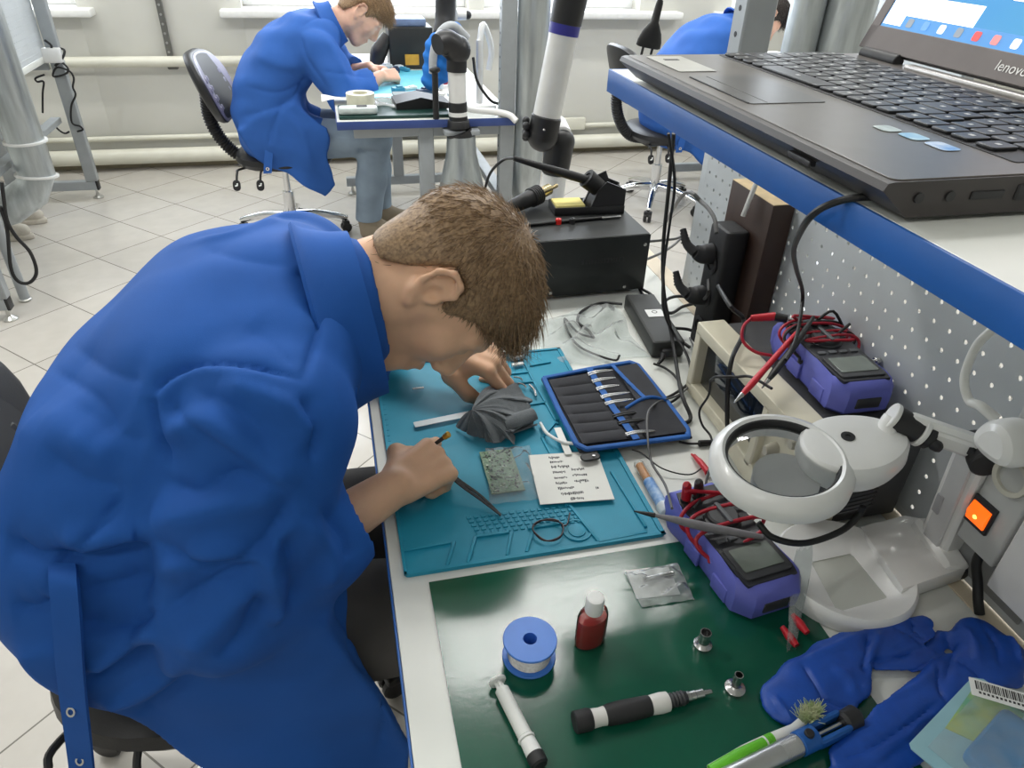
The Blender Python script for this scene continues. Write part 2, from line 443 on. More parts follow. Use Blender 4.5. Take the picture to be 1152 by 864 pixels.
for i, (a, b) in enumerate(wins):
    fr = MB(); y = YB + .14
    for p, q in (((a, y, ZS), (b, y + .06, ZS + .06)), ((a, y, ZT - .06), (b, y + .06, ZT)), ((a, y - .004, ZS + .001), (a + .06, y + .064, ZT - .001)), ((b - .06, y - .004, ZS + .001), (b, y + .064, ZT - .001)),
                 (((a + b) / 2 - .035, y - .004, ZS + .001), ((a + b) / 2 + .035, y + .064, ZT - .001))): fr.box(p, q, 0.004)
    w = struct('window_%d' % (i + 1), fr, M_WIN)
    part('pane', MB().box((a + .06, y + .025, ZS + .06), (b - .06, y + .031, ZT - .06), 0.0005), M_PANE, w)
mb = MB()
for a, b in ((-3.2, -1.25), (-0.57, 2.36), (2.62, 4.6)):
    mb.rbox((b - a, 0.30, 0.042), ((a + b) / 2, YB + 0.045, ZS - 0.022), r=0.012, ch=0.010)
struct('trim_1', mb, M_SILL)
# heating pipes along the back wall, as runs of trim
mb = MB(); mb.cyl((XL, 4.945, 0.63), (0.9, 4.945, 0.63), 0.030, n=16)
struct('trim_2', mb, M_PIPE)
mb = MB(); mb.cyl((XL, 4.935, 0.085), (XR, 4.925, 0.085), 0.046, n=18); struct('trim_3', mb, M_PIPE)
mb = MB(); mb.cyl((XL, 4.975, 0.185), (XR, 4.975, 0.185), 0.016, n=12)
mb.box((0.12, 4.93, 0.16), (0.62, 4.99, 0.30), 0.006); mb.box((1.15, 4.95, 0.16), (1.75, 4.99, 0.24), 0.006)
struct('trim_4', mb, M_PIPE)
struct('baseboard_back', MB().box((XL, 4.985, 0), (XR, 5.0, 0.04), 0.002), pm('floor_skirting', (170, 160, 135), 0.5))
mb = MB(); mb.bar((-0.897, 4.975, 0.60), (-0.897, 4.975, 1.9), 0.034, 0.03)
for k in range(26): mb.cyl((-0.897, 4.962, 0.63 + k * .05), (-0.897, 4.954, 0.63 + k * .05), 0.007, n=8, mi=1)
mb.rbox((0.06, 0.04, 0.03), (-0.893, 4.97, 0.598), r=0.008)
solo('wall_conduit', mb, [pm('conduit_grey', (110, 110, 106), 0.5, 0.3), pm('screw_steel', (190, 190, 188), 0.3, 0.9)], 'dark grey perforated upright strip fixed to the back wall above the pipe', 'bracket')

# ---------------------------------------------------------------- workbenches
M_TOP = pm('white_laminate', (226, 228, 222), 0.32, var=0.025, vs=6)
M_EDGE = pm('blue_edging', (30, 92, 170), 0.4, var=0.05, vs=12)
M_EDGE2 = pm('dark_blue_edging', (58, 78, 138), 0.4, var=0.05, vs=12)
M_STRIP = pm('cream_strip', (222, 208, 184), 0.4, var=0.03, vs=9)
M_FRAME = pm('grey_powder_coat', (158, 163, 166), 0.42, 0.1, var=0.03, vs=20)
M_PEG = pm('pegboard_grey', (196, 201, 204), 0.45, 0.15, var=0.03, vs=8)
M_FOOT = pm('zinc_foot', (200, 200, 196), 0.3, 0.8)
M_CAP = pm('black_plastic_cap', (38, 38, 40), 0.5)
def peg_panel(x, y0, y1, z0, z1, pitch=0.02685, r=0.0032, oy=0.642, oz=0.938, t=0.0016):
    """perforated steel sheet in the plane x: every hole goes through"""
    mb = MB(); n = 8; a = (np.arange(n) + 0.5) / n * 2 * PI
    c, s = np.cos(a), np.sin(a); k = 1 / np.maximum(np.abs(c), np.abs(s))
    out = np.stack([c * k, s * k], 1) * pitch / 2; out = np.sign(out) * np.minimum(np.abs(out), pitch / 2)
    out = np.array([[pitch / 2 * math.copysign(1, c[i]) if abs(c[i]) > abs(s[i]) else pitch / 2 * c[i] / abs(s[i]) * 1.0, pitch / 2 * math.copysign(1, s[i]) if abs(s[i]) > abs(c[i]) else pitch / 2 * s[i] / abs(c[i])] for i in range(n)])
    inn = np.stack([c, s], 1) * r
    cy = np.arange(math.ceil((y0 + .012 - oy) / pitch), math.floor((y1 - .012 - oy) / pitch) + 1) * pitch + oy
    cz = np.arange(math.ceil((z0 + .012 - oz) / pitch), math.floor((z1 - .012 - oz) / pitch) + 1) * pitch + oz
    V, F = [], []
    crn = np.array([(1, 1), (-1, 1), (-1, -1), (1, -1)]) * pitch / 2
    for Y in cy:
        for Z in cz:
            b = len(V)
            for xx in (x, x + t):
                for P in (out, inn, crn):
                    V += [(xx, Y + p[0], Z + p[1]) for p in P]
            h = 2 * n + 4
            for i in range(n):
                j = (i + 1) % n
                F.append((b + i, b + n + i, b + n + j, b + j)); F.append((b + h + i, b + h + j, b + h + n + j, b + h + n + i))
                F.append((b + n + i, b + h + n + i, b + h + n + j, b + n + j))
            for q, (i, j) in enumerate(((0, 1), (2, 3), (4, 5), (6, 7))):
                F.append((b + i, b + j, b + 2 * n + q)); F.append((b + h + j, b + h + i, b + h + 2 * n + q))
    mb.add(V, F, False)
    ya, yb, za, zb = cy[0] - pitch / 2, cy[-1] + pitch / 2, cz[0] - pitch / 2, cz[-1] + pitch / 2
    for p, q in (((x, y0, z0), (x + t, y1, za)), ((x, y0, zb), (x + t, y1, z1)), ((x, y0, za), (x + t, ya, zb)), ((x, yb, za), (x + t, y1, zb))): mb.box(p, q, 0.0003)
    return mb
def bench(name, label, x0, y0, y1, fy0, fy1, top_y1=None, edge=None, peg=True, zpeg=(0.752, 1.20), depth=0.698, front_edge=True, strip=True, group=None, uoff=0.0):
    root = thing(name, label, 'workbench', (x0 + depth / 2, (y0 + y1) / 2, 0), group)
    z = 0.75; xs = x0 + depth - 0.022
    part('tabletop', MB().rbox((depth - .025 if strip else depth - .002, y1 - y0 - .003, 0.03), (x0 + .001 + (depth - .025) / 2 + (0 if strip else .0115), (y0 + y1) / 2, z - .015), r=0.002, ch=0.001), M_TOP, root)
    eb = MB().box((x0 - .002, y0 - .002, z - .031), (x0 + .0005, y1 + .002, z - .0005), 0.0006)
    eb.box((x0, y0 - .002, z - .031), (x0 + depth, y0, z - .0005), 0.0006); eb.box((x0, y1, z - .031), (x0 + depth, y1 + .002, z - .0005), 0.0006)
    part('edge_band', eb, edge or M_EDGE2, root)
    if strip: part('rear_strip', MB().box((xs - .001, y0, z - .03), (x0 + depth + .02, y1, z), 0.0012), M_STRIP, root)
    for fy in (fy0, fy1):
        part('base_beam', MB().bar((x0 + .03, fy, 0.075), (x0 + depth + .06, fy, 0.075), 0.04, 0.05, ch=.003), M_FRAME, root)
        part('column', MB().bar((x0 + .34, fy, 0.10), (x0 + .34, fy, z - .03), 0.06, 0.04, up=(0, 1, 0), ch=.003), M_FRAME, root)
        part('bracket_arm', MB().bar((x0 + .06, fy, z - .05), (x0 + depth, fy, z - .05), 0.03, 0.04, ch=.002), M_FRAME, root)
        ux = x0 + depth + .045 + uoff; up = MB().bar((ux, fy, 0.10), (ux, fy, 1.95), 0.06, 0.045, up=(0, 1, 0), ch=.003)
        for k in range(36): up.cyl((ux - .0295, fy, 0.42 + k * .042), (ux - .0305, fy, 0.42 + k * .042), 0.005, n=8, mi=1)
        part('upright', up, [M_FRAME, M_CAP], root)
        for fx in (x0 + .06, x0 + depth + .05):
            ft = part('foot', MB().lathe([(0.026, 0), (0.027, .006), (0.012, .016), (0.008, .02), (0.008, .052)], 16, frame((fx, fy, 0))), M_FOOT, root)
        part('end_cap', MB().rbox((0.012, 0.043, 0.053), (x0 + depth + .066, fy, .075), r=.003), M_CAP, root)
    part('stretcher', MB().bar((x0 + depth - .045, fy0, 0.43), (x0 + depth - .045, fy1, 0.43), 0.05, 0.03, ch=.002), M_FRAME, root)
    part('rail', MB().bar((x0 + .34, fy0, 0.69), (x0 + .34, fy1, 0.69), 0.03, 0.04, ch=.002), M_FRAME, root)
    if peg:
        pp = peg_panel(x0 + depth, max(fy0, y0) - .02 if name != 'near' else y0, fy1 + .008, *zpeg)
        part('pegboard', pp, M_PEG, root)
    return root
BX = 0.012
bench('workbench', 'white workbench in front with a grey perforated back panel and green mat', BX, -0.75, 1.62, -0.6, 1.285, edge=M_EDGE)
bench('workbench', 'second workbench by the windows with a blue table edge, where the student in jeans sits', 0.02, 2.87, 4.40, 2.91, 4.28, peg=False, strip=False, uoff=-0.075)
bench('workbench', 'workbench at the left edge seen from behind, with grey steel end frame and trailing cables', -2.09, 2.87, 4.50, 2.93, 4.42, strip=False)
bench('workbench', 'workbench beyond the laptop, mostly hidden, where the dark haired person sits', 2.10, 2.87, 4.40, 2.91, 4.28, strip=False)
# the raised shelf over the near bench
SZ, SX, SY = 1.28, 0.325, 0.851
shelf = thing('bench_shelf', 'white shelf with a bright blue front edge carrying the laptop', 'shelf', (0.51, 0.2, SZ - .025))
part('shelf_board', MB().rbox((0.70 - SX, SY + 0.55, 0.024), ((0.70 + SX) / 2 + .002, (SY - .55) / 2, SZ - .012), r=.002, ch=.001), M_TOP, shelf)
ebm = MB().box((SX - .001, -0.55, SZ - .0245), (SX + .002, SY + .001, SZ + .0002), 0.0006); ebm.box((SX, SY, SZ - .0245), (0.70, SY + .002, SZ + .0002), 0.0006)
part('edge_band', ebm, M_EDGE, shelf)
for by in (-0.3, 0.70): part('bracket', MB().prism([(0.40, SZ - .03), (0.705, SZ - .03), (0.705, SZ - .12)], -.002, .002, T=frame((0, by, 0), x=(1, 0, 0), y=(0, 0, 1))), M_FRAME, shelf)

# ---------------------------------------------------------------- office chairs
M_BLK = pm('black_plastic', (30, 30, 32), 0.42, var=0.05, vs=40)
M_BLKS = pm('black_soft_plastic', (26, 26, 28), 0.55, var=0.05, vs=60, bump=0.1, bs=500)
M_LILAC = pm('grey_lilac_plastic', (118, 114, 136), 0.4, var=0.04, vs=20)
M_CHROME = pm('chrome', (225, 226, 228), 0.10, 1.0, var=0.01)
M_SEAT = pm('black_seat_vinyl', (28, 28, 30), 0.45, var=0.06, vs=50, bump=0.15, bs=300)
M_WHITE = pm('white_print', (235, 238, 236), 0.5, var=0.01)
M_GREEN = pm('green_print', (60, 150, 90), 0.5, var=0.02)
def make_chair(label):
    c = thing('office_chair', label, 'chair', (0, 0, 0), 'office chairs at the benches')
    sd = []
    for z, k in ((0.405, .86), (0.41, .95), (0.43, 1.0), (0.452, .98), (0.463, .90), (0.468, .70), (0.466, .3)):
        a = np.linspace(0, 2 * PI, 40, endpoint=False)
        sd.append(np.stack([0.02 + .225 * k * np.sign(np.cos(a)) * np.abs(np.cos(a)) ** .75, .225 * k * np.sign(np.sin(a)) * np.abs(np.sin(a)) ** .75, np.full(40, z)], 1))
    part('seat', MB().loft(sd), M_SEAT, c)
    # backrest: curved shield, black shell behind and a lilac padded panel in front
    def shield(y, z):   # x of the front face
        return -0.215 - (z - .60) * .36 + 0.9 * y * y
    def outline(s):
        a = np.linspace(0, 2 * PI, 48, endpoint=False)
        yy = .205 * s * np.sign(np.cos(a)) * np.abs(np.cos(a)) ** .7; zz = .735 + .150 * s * np.sign(np.sin(a)) * np.abs(np.sin(a)) ** .8
        yy = yy * (0.86 + .14 * np.clip((zz - .59) / .15, 0, 1)); return yy, zz
    L = []
    for s, dx in ((.2, -.045), (.7, -.045), (.95, -.036), (1.0, -.018), (.985, -.002), (.95, .003)):
        yy, zz = outline(s); L.append(np.stack([shield(yy, zz) + dx, yy, zz], 1))
    part('back_shell', MB().loft(L), M_BLK, c)
    L = []
    for s, dx in ((.945, -.004), (.94, .006), (.90, .010), (.6, .010), (.15, .010)):
        yy, zz = outline(s); L.append(np.stack([shield(yy, zz) + dx, yy, zz], 1))
    m = MB().loft(L)
    for y in np.linspace(-.12, .12, 6):
        for z in (.66, .70, .74, .78):
            m.rbox((.026, .032, .012), r=.008, ch=.005, mi=0, T=frame((shield(y, z) + .0105, y, z), x=(-.36, 0, 1), z=(1, -1.8 * y, .36)))
    m.rbox((.026, .064, .006), r=.009, ch=.001, mi=1, T=frame((shield(0, .835) + .011, 0, .835), x=(-.36, 0, 1), z=(1, 0, .36)))
    part('back_panel', m, [M_LILAC, M_CAP], c)
    pts = spline([(-.30, 0, .70), (-.305, 0, .60), (-.27, 0, .50), (-.20, 0, .425), (-.10, 0, .40)], 8)
    t = np.linspace(0, 1, len(pts) * 4); P = np.stack([np.interp(t, np.linspace(0, 1, len(pts)), pts[:, k]) for k in range(3)], 1)
    part('bellows', MB().tube(P, [0.026 + .005 * (i % 4 in (1, 2)) for i in range(len(P))], 12, sub=1), M_BLKS, c)
    part('seat_plate', MB().rbox((.24, .20, .03), (-.02, 0, .395), r=.02, ch=.008), M_BLK, c)
    for lx in (-.165, -.06):
        lv = MB().tube([(lx * .5, -.06, .400), (lx - .004, -.17, .408), (lx - .010, -.205, .402), (lx - .014, -.222, .372)], .0055, 8)
        lv.rbox((.034, .05, .010), r=.016, ch=.003, T=frame((lx - .016, -.228, .352), x=(1, 0, 0), y=(.1, -.3, -1)))
        for q, (dx, dz, s) in enumerate(((0, 0, 1), (-.005, -.008, .6), (.005, .008, .6))):
            lv.rbox((.014 * s, .006, .0006), r=.002, mi=1 if q != 1 else 2, T=frame((lx - .016 + dx, -.2335, .352 + dz + .0008), x=(1, 0, .3), y=(.1, -.3, -1)))
        part('lever', lv, [M_BLK, M_WHITE, M_GREEN], c)
    part('gas_column', MB().cyl((0, 0, .09), (0, 0, .25), .028, n=20).cyl((0, 0, .25), (0, 0, .39), .016, n=16), M_CHROME, c)
    for k in range(5):
        a = 2 * PI * k / 5 + .35; d = np.array([math.cos(a), math.sin(a), 0])
        sp = part('base_spoke', MB().tube([d * .02 + (0, 0, .125), d * .12 + (0, 0, .12), d * .22 + (0, 0, .095), d * .28 + (0, 0, .075)], [.026, .021, .017, .013], 12), M_CHROME, c)
        w = np.array([-d[1], d[0], 0]); o = d * .272
        m = MB().cyl(o + w * .022 + (0, 0, .026), o + w * .004 + (0, 0, .026), .026, n=18, ch=.004).cyl(o - w * .022 + (0, 0, .026), o - w * .004 + (0, 0, .026), .026, n=18, ch=.004)
        m.rbox((.034, .046, .022), r=.008, ch=.006, T=frame(o + (0, 0, .050), x=d, z=(0, 0, 1))); m.cyl(o + (0, 0, .03), o + (0, 0, .08), .007, n=10)
        part('caster', m, M_BLK, sp)
    return c
chair = make_chair('black office chair under the student bending over the teal mat in front')
chair.scale = (1.08, 1.08, 1.08); chair.location = (-0.275, 0.862, 0); chair.rotation_euler = (0, 0, -0.02)
c2 = copy_tree(chair); c2.scale = (1, 1, 1); c2.location = (-0.245, 3.62, 0); c2.rotation_euler = (0, 0, -0.12); c2['label'] = 'office chair with a grey lilac backrest, under the student in light jeans'
c3 = copy_tree(chair); c3.scale = (1, 1, 1); c3.location = (1.80, 3.80, 0); c3.rotation_euler = (0, 0, 0.1); c3['label'] = 'office chair with a chrome star base below the end of the laptop shelf'

for o in [x for x in bpy.data.objects if x.parent == chair and x.name.startswith('back_panel')]:
    o.data = o.data.copy(); o.data.materials[0] = M_SEAT

# ---------------------------------------------------------------- people
def skin(name, col): return pm(name, col, 0.5, var=0.05, vs=25, bump=0.05, bs=350, sss=0.12, spec=0.35)
def cloth_mat(name, col, rough=0.75, var=0.05):
    return pm(name, col, rough, var=var, vs=8, bump=0.12, bs=900, spec=0.2)
M_SKIN1 = skin('skin_fair', (222, 178, 146)); M_SKIN2 = skin('skin_light', (226, 180, 156))
M_COAT = cloth_mat('royal_blue_cotton', (34, 88, 168)); M_COAT2 = cloth_mat('blue_cotton_worn', (50, 96, 172))
M_GREYT = cloth_mat('dark_grey_denim', (82, 80, 78), 0.8, 0.12); M_JEANS = cloth_mat('washed_light_denim', (140, 156, 172), 0.8, 0.10)
M_HAIR = pm('brown_hair', (112, 88, 64), 0.5, vs=240, col2=(168, 138, 102), stretch=(1, 1, 1)); M_HAIR2 = pm('sandy_hair', (112, 86, 60), 0.5, vs=240, col2=(168, 136, 100)); M_HAIR3 = pm('dark_hair', (34, 28, 25), 0.45, vs=200, col2=(58, 48, 42))
M_SHOE = cloth_mat('beige_suede', (158, 146, 128), 0.85, 0.08); M_SOLE = pm('pale_sole', (205, 198, 186), 0.6)

def head_axes(yaw, th, roll):
    ca, sa, cb, sb, cc, sc = math.cos(yaw), math.sin(yaw), math.cos(th), math.sin(th), math.cos(roll), math.sin(roll)
    U = np.array([cb * ca, cb * sa, sb]); F = np.array([sb * ca, sb * sa, -cb]); R = np.cross(F, U)
    return U, cc * F + sc * R, -sc * F + cc * R
def head(s, Hc, A, neck):
    U, F, R = A
    q = lambda u, f, r: Hc + u * U + f * F + r * R
    ax = np.stack([U, F, R])
    s.ell(q(.035, -.012, 0), (.092, .100, .076), ax, .012)
    s.ell(q(-.028, .032, 0), (.080, .062, .060), ax, .03)
    s.cap(q(-.096, .064, -.010), q(-.096, .064, .010), .022, k=.03)
    for g in (-1, 1):
        s.cap(q(-.066, .0, .054 * g), q(-.098, .060, .014 * g), .018, .017, .025)
        s.cap(q(-.02, .008, .060 * g), q(-.066, .0, .054 * g), .016, .016, .02)
        s.ell(q(-.018, .062, .036 * g), (.026, .022, .026), ax, .02)
        s.cap(q(.024, .086, .014 * g), q(.020, .074, .046 * g), .010, .008, .014)
        s.ell(q(.002, .098, .031 * g), (.013, .016, .019), ax, .012, 's')
        s.ell(q(.002, .076, .031 * g), (.012, .013, .016), ax, .004)
        s.cap(q(-.040, .098, .012 * g), q(-.036, .094, .014 * g), .008, .006, .006)
        # ear: shell, rim, hollow, lobe
        e = lambda u, f, r: q(u * 1.08, f * 1.08 - .008, (r + .004) * g)
        s.ell(e(.002, -.003, .074), (.028, .017, .007), np.stack([U, F, R]), .006)
        s.chain([e(.002, .012, .074), e(.020, .014, .077), e(.031, .004, .081), e(.029, -.012, .085), e(.014, -.020, .086), e(-.006, -.017, .083), e(-.022, -.006, .078), e(-.030, .004, .075)], [.0036, .0040, .0042, .0044, .0042, .004, .005, .007], .004)
        s.ell(e(-.003, .003, .084), (.016, .011, .011), ax, .003, 's')
        s.ell(e(.017, -.002, .087), (.010, .008, .007), ax, .003, 's')
        s.cap(e(-.004, .013, .076), e(-.010, .010, .077), .0045, .004, .004)
    s.cap(q(.008, .090, 0), q(-.030, .108, 0), .009, .0125, .012)
    s.cap(q(-.066, .087, -.018), q(-.066, .087, .018), .0065, k=.008); s.cap(q(-.064, .094, -.008), q(-.064, .094, .008), .006, k=.006)
    s.cap(q(-.078, .086, -.014), q(-.078, .086, .014), .0075, k=.008)
    s.cap(q(-.0715, .098, -.022), q(-.0715, .098, .022), .0028, k=.003, op='s')
    sk = q(-.035, -.035, 0)
    s.cap(sk, neck, .054, .060, .03)
    for g in (-1, 1): s.cap(q(-.03, -.02, .05 * g), neck + .02 * F + R * .02 * g, .018, .016, .03)
    return s
def hand(s, W, d, n, curls, thumb, g=1, sc=1.0):
    """W wrist, d towards the fingers, n out of the back of the hand; curls = per finger (spread, b1, b2, b3) index first; thumb = joint offsets (d, side, n)"""
    d = nrm(d); n = nrm(n - d * (np.asarray(n) @ d)); t = np.cross(d, n) * g   # t: thumb side
    p = lambda a, b, c: W + (a * d + b * t + c * n) * sc
    for b in (.026, .008, -.010, -.027): s.cap(p(.012, b * .6, 0), p(.086 - abs(b - .008) * .22, b, .004), .0142 * sc, .0112 * sc, .007)
    s.cap(p(.02, .018, -.008), p(.05, .028, -.010), .015 * sc, .012 * sc, .012)
    for i, (b, L) in enumerate(((.027, .92), (.009, 1.0), (-.010, .94), (-.027, .76))):
        sp, b1, b2, b3 = curls[i]
        base = p(.086 - abs(b - .008) * .22, b, .003); cd, ang = base, 0.0
        dd = nrm(d + t * sp)
        for seg, (bb, l, ra, rb) in enumerate(((b1, .043, .0098, .0088), (b2, .027, .0088, .0080), (b3, .021, .0080, .0066))):
            ang += math.radians(bb); v = dd * math.cos(ang) - n * math.sin(ang); e = cd + v * l * L * sc
            s.cap(cd, e, ra * sc, rb * sc, .0035 if seg == 0 else .0025); cd = e
    T = [p(*q) for q in thumb]; s.chain([p(.022, .020, -.004)] + T, [.0145 * sc, .0125 * sc, .0105 * sc, .0078 * sc], .007)
    return s
def limb(s, pts, rs, k=.02): return s.chain(pts, rs, k)

def person(name, label, J, mats, h=.0034, lo=None, hi=None):
    """one continuous body, then hair and clothes as children"""
    Mskin, Mcoat, Mtr, Mhair, Mshoe = mats
    A = J['axes']; Hc = np.array(J['head']); nb = np.array(J['neck'])
    s = SDF(); head(s, Hc, A, nb)
    S = [np.array(p, float) for p in J['spine']]; lat = nrm(J['lat'])
    for o, r in ((-.075, .085), (0, .095), (.075, .085)): s.chain([p + lat * o for p in S], [r] * len(S), .05)
    s.cap(S[-1], nb, .07, .058, .03)
    for sd in ('r', 'l'):
        sh, el, wr = (np.array(J[k + sd], float) for k in ('sh_', 'el_', 'wr_'))
        s.cap(S[-1], sh, .06, .055, .04); limb(s, [sh, el], [.052, .040]); m = el + (wr - el) * .35
        limb(s, [el, m, wr], [.040, .039, .0265]); 
        hd = J['hand_' + sd]; hand(s, wr, hd['d'], hd['n'], hd['curls'], hd['thumb'], hd['g'], hd.get('sc', 1.0))
        hp, kn, an, to = (np.array(J[k + sd], float) for k in ('hip_', 'kn_', 'an_', 'toe_'))
        limb(s, [hp, kn], [.085, .055], .04); m = kn + (an - kn) * .3; limb(s, [kn, m, an], [.055, .055, .036]); s.cap(an, to, .034, .024, .02)
    pts = np.array([Hc + v for v in (np.array(((.15, .15, .15), (-.15, -.15, -.15))))] + S + [J[k + q] for k in ('sh_', 'el_', 'wr_', 'hip_', 'kn_', 'an_', 'toe_') for q in 'rl'])
    V, F = s.mesh(pts.min(0) - .13, pts.max(0) + .13, h)
    root = solo(name, raw(V, F), Mskin, label, 'person')
    # hair: a close cap plus separate strands
    U, Fv, R = A; hs = SDF(); ax = np.stack([U, Fv, R]); q = lambda u, f, r: Hc + u * U + f * Fv + r * R
    hs.ell(q(.032, -.014, 0), (.094, .105, .080), ax, .01); hs.ell(q(.074, .014, 0), (.050, .080, .064), ax, .03); hs.cap(q(-.04, -.052, -.025), q(-.04, -.052, .025), .044, k=.03)
    hs.poly(Hc, Fv, U, J.get('hairline', [(.092, .062), (.2, .07), (.2, .3), (-.25, .3), (-.25, -.07), (-.10, -.066), (-.06, -.056), (-.042, -.020), (-.034, .012), (-.026, .034), (.004, .036), (.008, .002), (.012, -.016), (.025, -.014), (.032, .014), (.048, .034), (.066, .040)]), .004)
    HV, HF = hs.mesh(Hc - .17, Hc + .17, max(h, .004))
    HN = vnormals(HV, HF); rng = np.random.default_rng(5); mb = raw(HV, HF)
    ns = J.get('strands', 9000); idx = rng.integers(0, len(HF), ns); w = rng.dirichlet((1, 1, 1, 1), ns)
    P = np.einsum('ij,ijk->ik', w, HV[HF[idx]]); N = nrm_rows(np.einsum('ij,ijk->ik', w, HN[HF[idx]]))
    wh = q(.118, -.035, .01); D = P - wh; lu = (P - Hc) @ U; lf = (P - Hc) @ Fv
    D = D - N * (D * N).sum(1)[:, None]; D = nrm_rows(D); sw = np.cross(N, D); D = nrm_rows(D + sw * .35 + rng.normal(0, .22, (ns, 3)))
    top = np.clip((lu + .03) / .10, 0.0, 1.0)
    Ln = (.007 + .016 * top) * rng.uniform(.7, 1.2, ns) * J.get('hair_len', 1.0); fr = np.clip((lf - .03) / .05, 0, 1) * np.clip((lu - .03) / .03, 0, 1); Ln = Ln + fr * .016
    lift = .18 + .25 * top; V4 = []; r0 = .00055 if h < .005 else .0011
    side = nrm_rows(np.cross(N, D))
    for t, rr in ((0, 1.0), (.5, .8), (1, .12)):
        c = P - N * .002 + D * (Ln * t)[:, None] + N * (Ln * (lift * t - .30 * t * t))[:, None] + Fv * (fr * t * t * .014)[:, None]
        V4.append(np.stack([c + side * r0 * rr, c - side * r0 * rr, c + N * r0 * 1.2 * rr], 1))
    VV = np.stack(V4, 1).reshape(ns, 9, 3).reshape(-1, 3); base = np.arange(ns)[:, None] * 9
    fa = np.array([(a * 3 + i, a * 3 + (i + 1) % 3, a * 3 + 3 + (i + 1) % 3, a * 3 + 3 + i) for a in (0, 1) for i in range(3)])
    mb.add(VV, (base[:, :, None] + fa[None]).reshape(-1, 4).tolist(), True)
    h2 = SDF(); h2.ell(q(.032, -.014, 0), (.090, .101, .0765), ax, .01); h2.cap(q(-.045, -.046, -.025), q(-.045, -.046, .025), .044, k=.03)
    h2.poly(Hc, Fv, U, [(.06, .02), (.2, .3), (-.25, .3), (-.25, -.074), (-.10, -.072), (-.06, -.068), (-.036, -.036), (-.028, .0), (.0, .03), (.012, -.022), (.026, -.020), (.036, .008)], .004)
    A2, B2 = h2.mesh(Hc - .17, Hc + .17, .006); N2 = vnormals(A2, B2); n2 = ns // 14; ii = rng.integers(0, len(A2), n2); P = A2[ii] + rng.normal(0, .0025, (n2, 3)); N = N2[ii]
    P = P - N * ((P - A2[ii]) * N).sum(1)[:, None]; D = P - wh; D = nrm_rows(D - N * (D * N).sum(1)[:, None]); D = nrm_rows(D + rng.normal(0, .2, (n2, 3))); side = nrm_rows(np.cross(N, D)); V4 = []
    for t, rr in ((0, 1.0), (.5, .8), (1, .1)):
        c = P - N * .001 + D * (.010 * t) + N * (.0022 * t); V4.append(np.stack([c + side * r0 * rr * .8, c - side * r0 * rr * .8, c + N * r0 * rr], 1))
    mb.add(np.stack(V4, 1).reshape(n2, 9, 3).reshape(-1, 3), ((np.arange(n2)[:, None] * 9)[:, :, None] + fa[None]).reshape(-1, 4).tolist(), True)
    part('hair', mb, Mhair, root)
    # trousers
    ts = SDF()
    for sd in 'rl':
        hp, kn, an = (np.array(J[k + sd], float) for k in ('hip_', 'kn_', 'an_')); m = kn + (an - kn) * .5
        limb(ts, [hp, kn], [.100, .078], .05); limb(ts, [kn, m, an], [.078, .070, .064], .03)
        ts.half(an + (0, 0, .01), (0, 0, -1), .004) if sd == 'l' else None
        c = kn + nrm(hp - kn) * .01
        for k in range(5): ts.cap(kn + (an - kn) * (.08 + .04 * k) + (-.07, -.06 + .03 * k, 0), kn + (an - kn) * (.12 + .05 * k) + (.02, -.09 + .04 * k, 0), .010, k=.02, op='u' if k % 2 else 's')
    TV, TF = ts.mesh(np.minimum.reduce([J[k + q] for k in ('hip_', 'kn_', 'an_') for q in 'rl']) - .14, np.maximum.reduce([J[k + q] for k in ('hip_', 'kn_', 'an_') for q in 'rl']) + .14, max(h * 1.4, .005))
    part('trousers', raw(TV, TF), Mtr, root)
    for sd in 'rl':
        an, to = np.array(J['an_' + sd], float), np.array(J['toe_' + sd], float); v = to - an; v[2] = 0; v = nrm(v)
        ss = SDF(); hl = np.array([an[0], an[1], .0]) - v * .035; tt = hl + v * .27
        ss.cap(hl + (0, 0, .055) + v * .03, hl + v * .20 + (0, 0, .046), .042, .036, .02); ss.cap(hl + v * .20 + (0, 0, .046), tt - v * .035 + (0, 0, .038), .040, .032, .02); ss.cap(an + (0, 0, -.01), an + (0, 0, .02), .045, .046, .02); ss.cap(an + (0, 0, -.005), np.array(J['toe_' + sd], float) + (0, 0, .012), .046, .038, .02)
        ss.half((0, 0, .022), (0, 0, -1), .003); ss.half(an + (0, 0, .03), (0, 0, 1), .003)
        a, b = ss.mesh(np.minimum(hl, tt) - .1, np.maximum(hl, tt) + (.1, .1, .22), .006)
        sh = part('shoe', raw(a, b), Mshoe, root)
        sm = MB(); w = np.cross((0, 0, 1), v); poly = [hl + v * (.135 + .142 * math.cos(t)) + w * (.044 * math.sin(t)) for t in np.linspace(0, 2 * PI, 28, endpoint=False)]
        part('sole', sm.prism([(p[0], p[1]) for p in poly], .002, .026, ch=.004), M_SOLE, sh)
    return root
def nrm_rows(a): return a / np.maximum(np.linalg.norm(a, axis=1)[:, None], 1e-9)

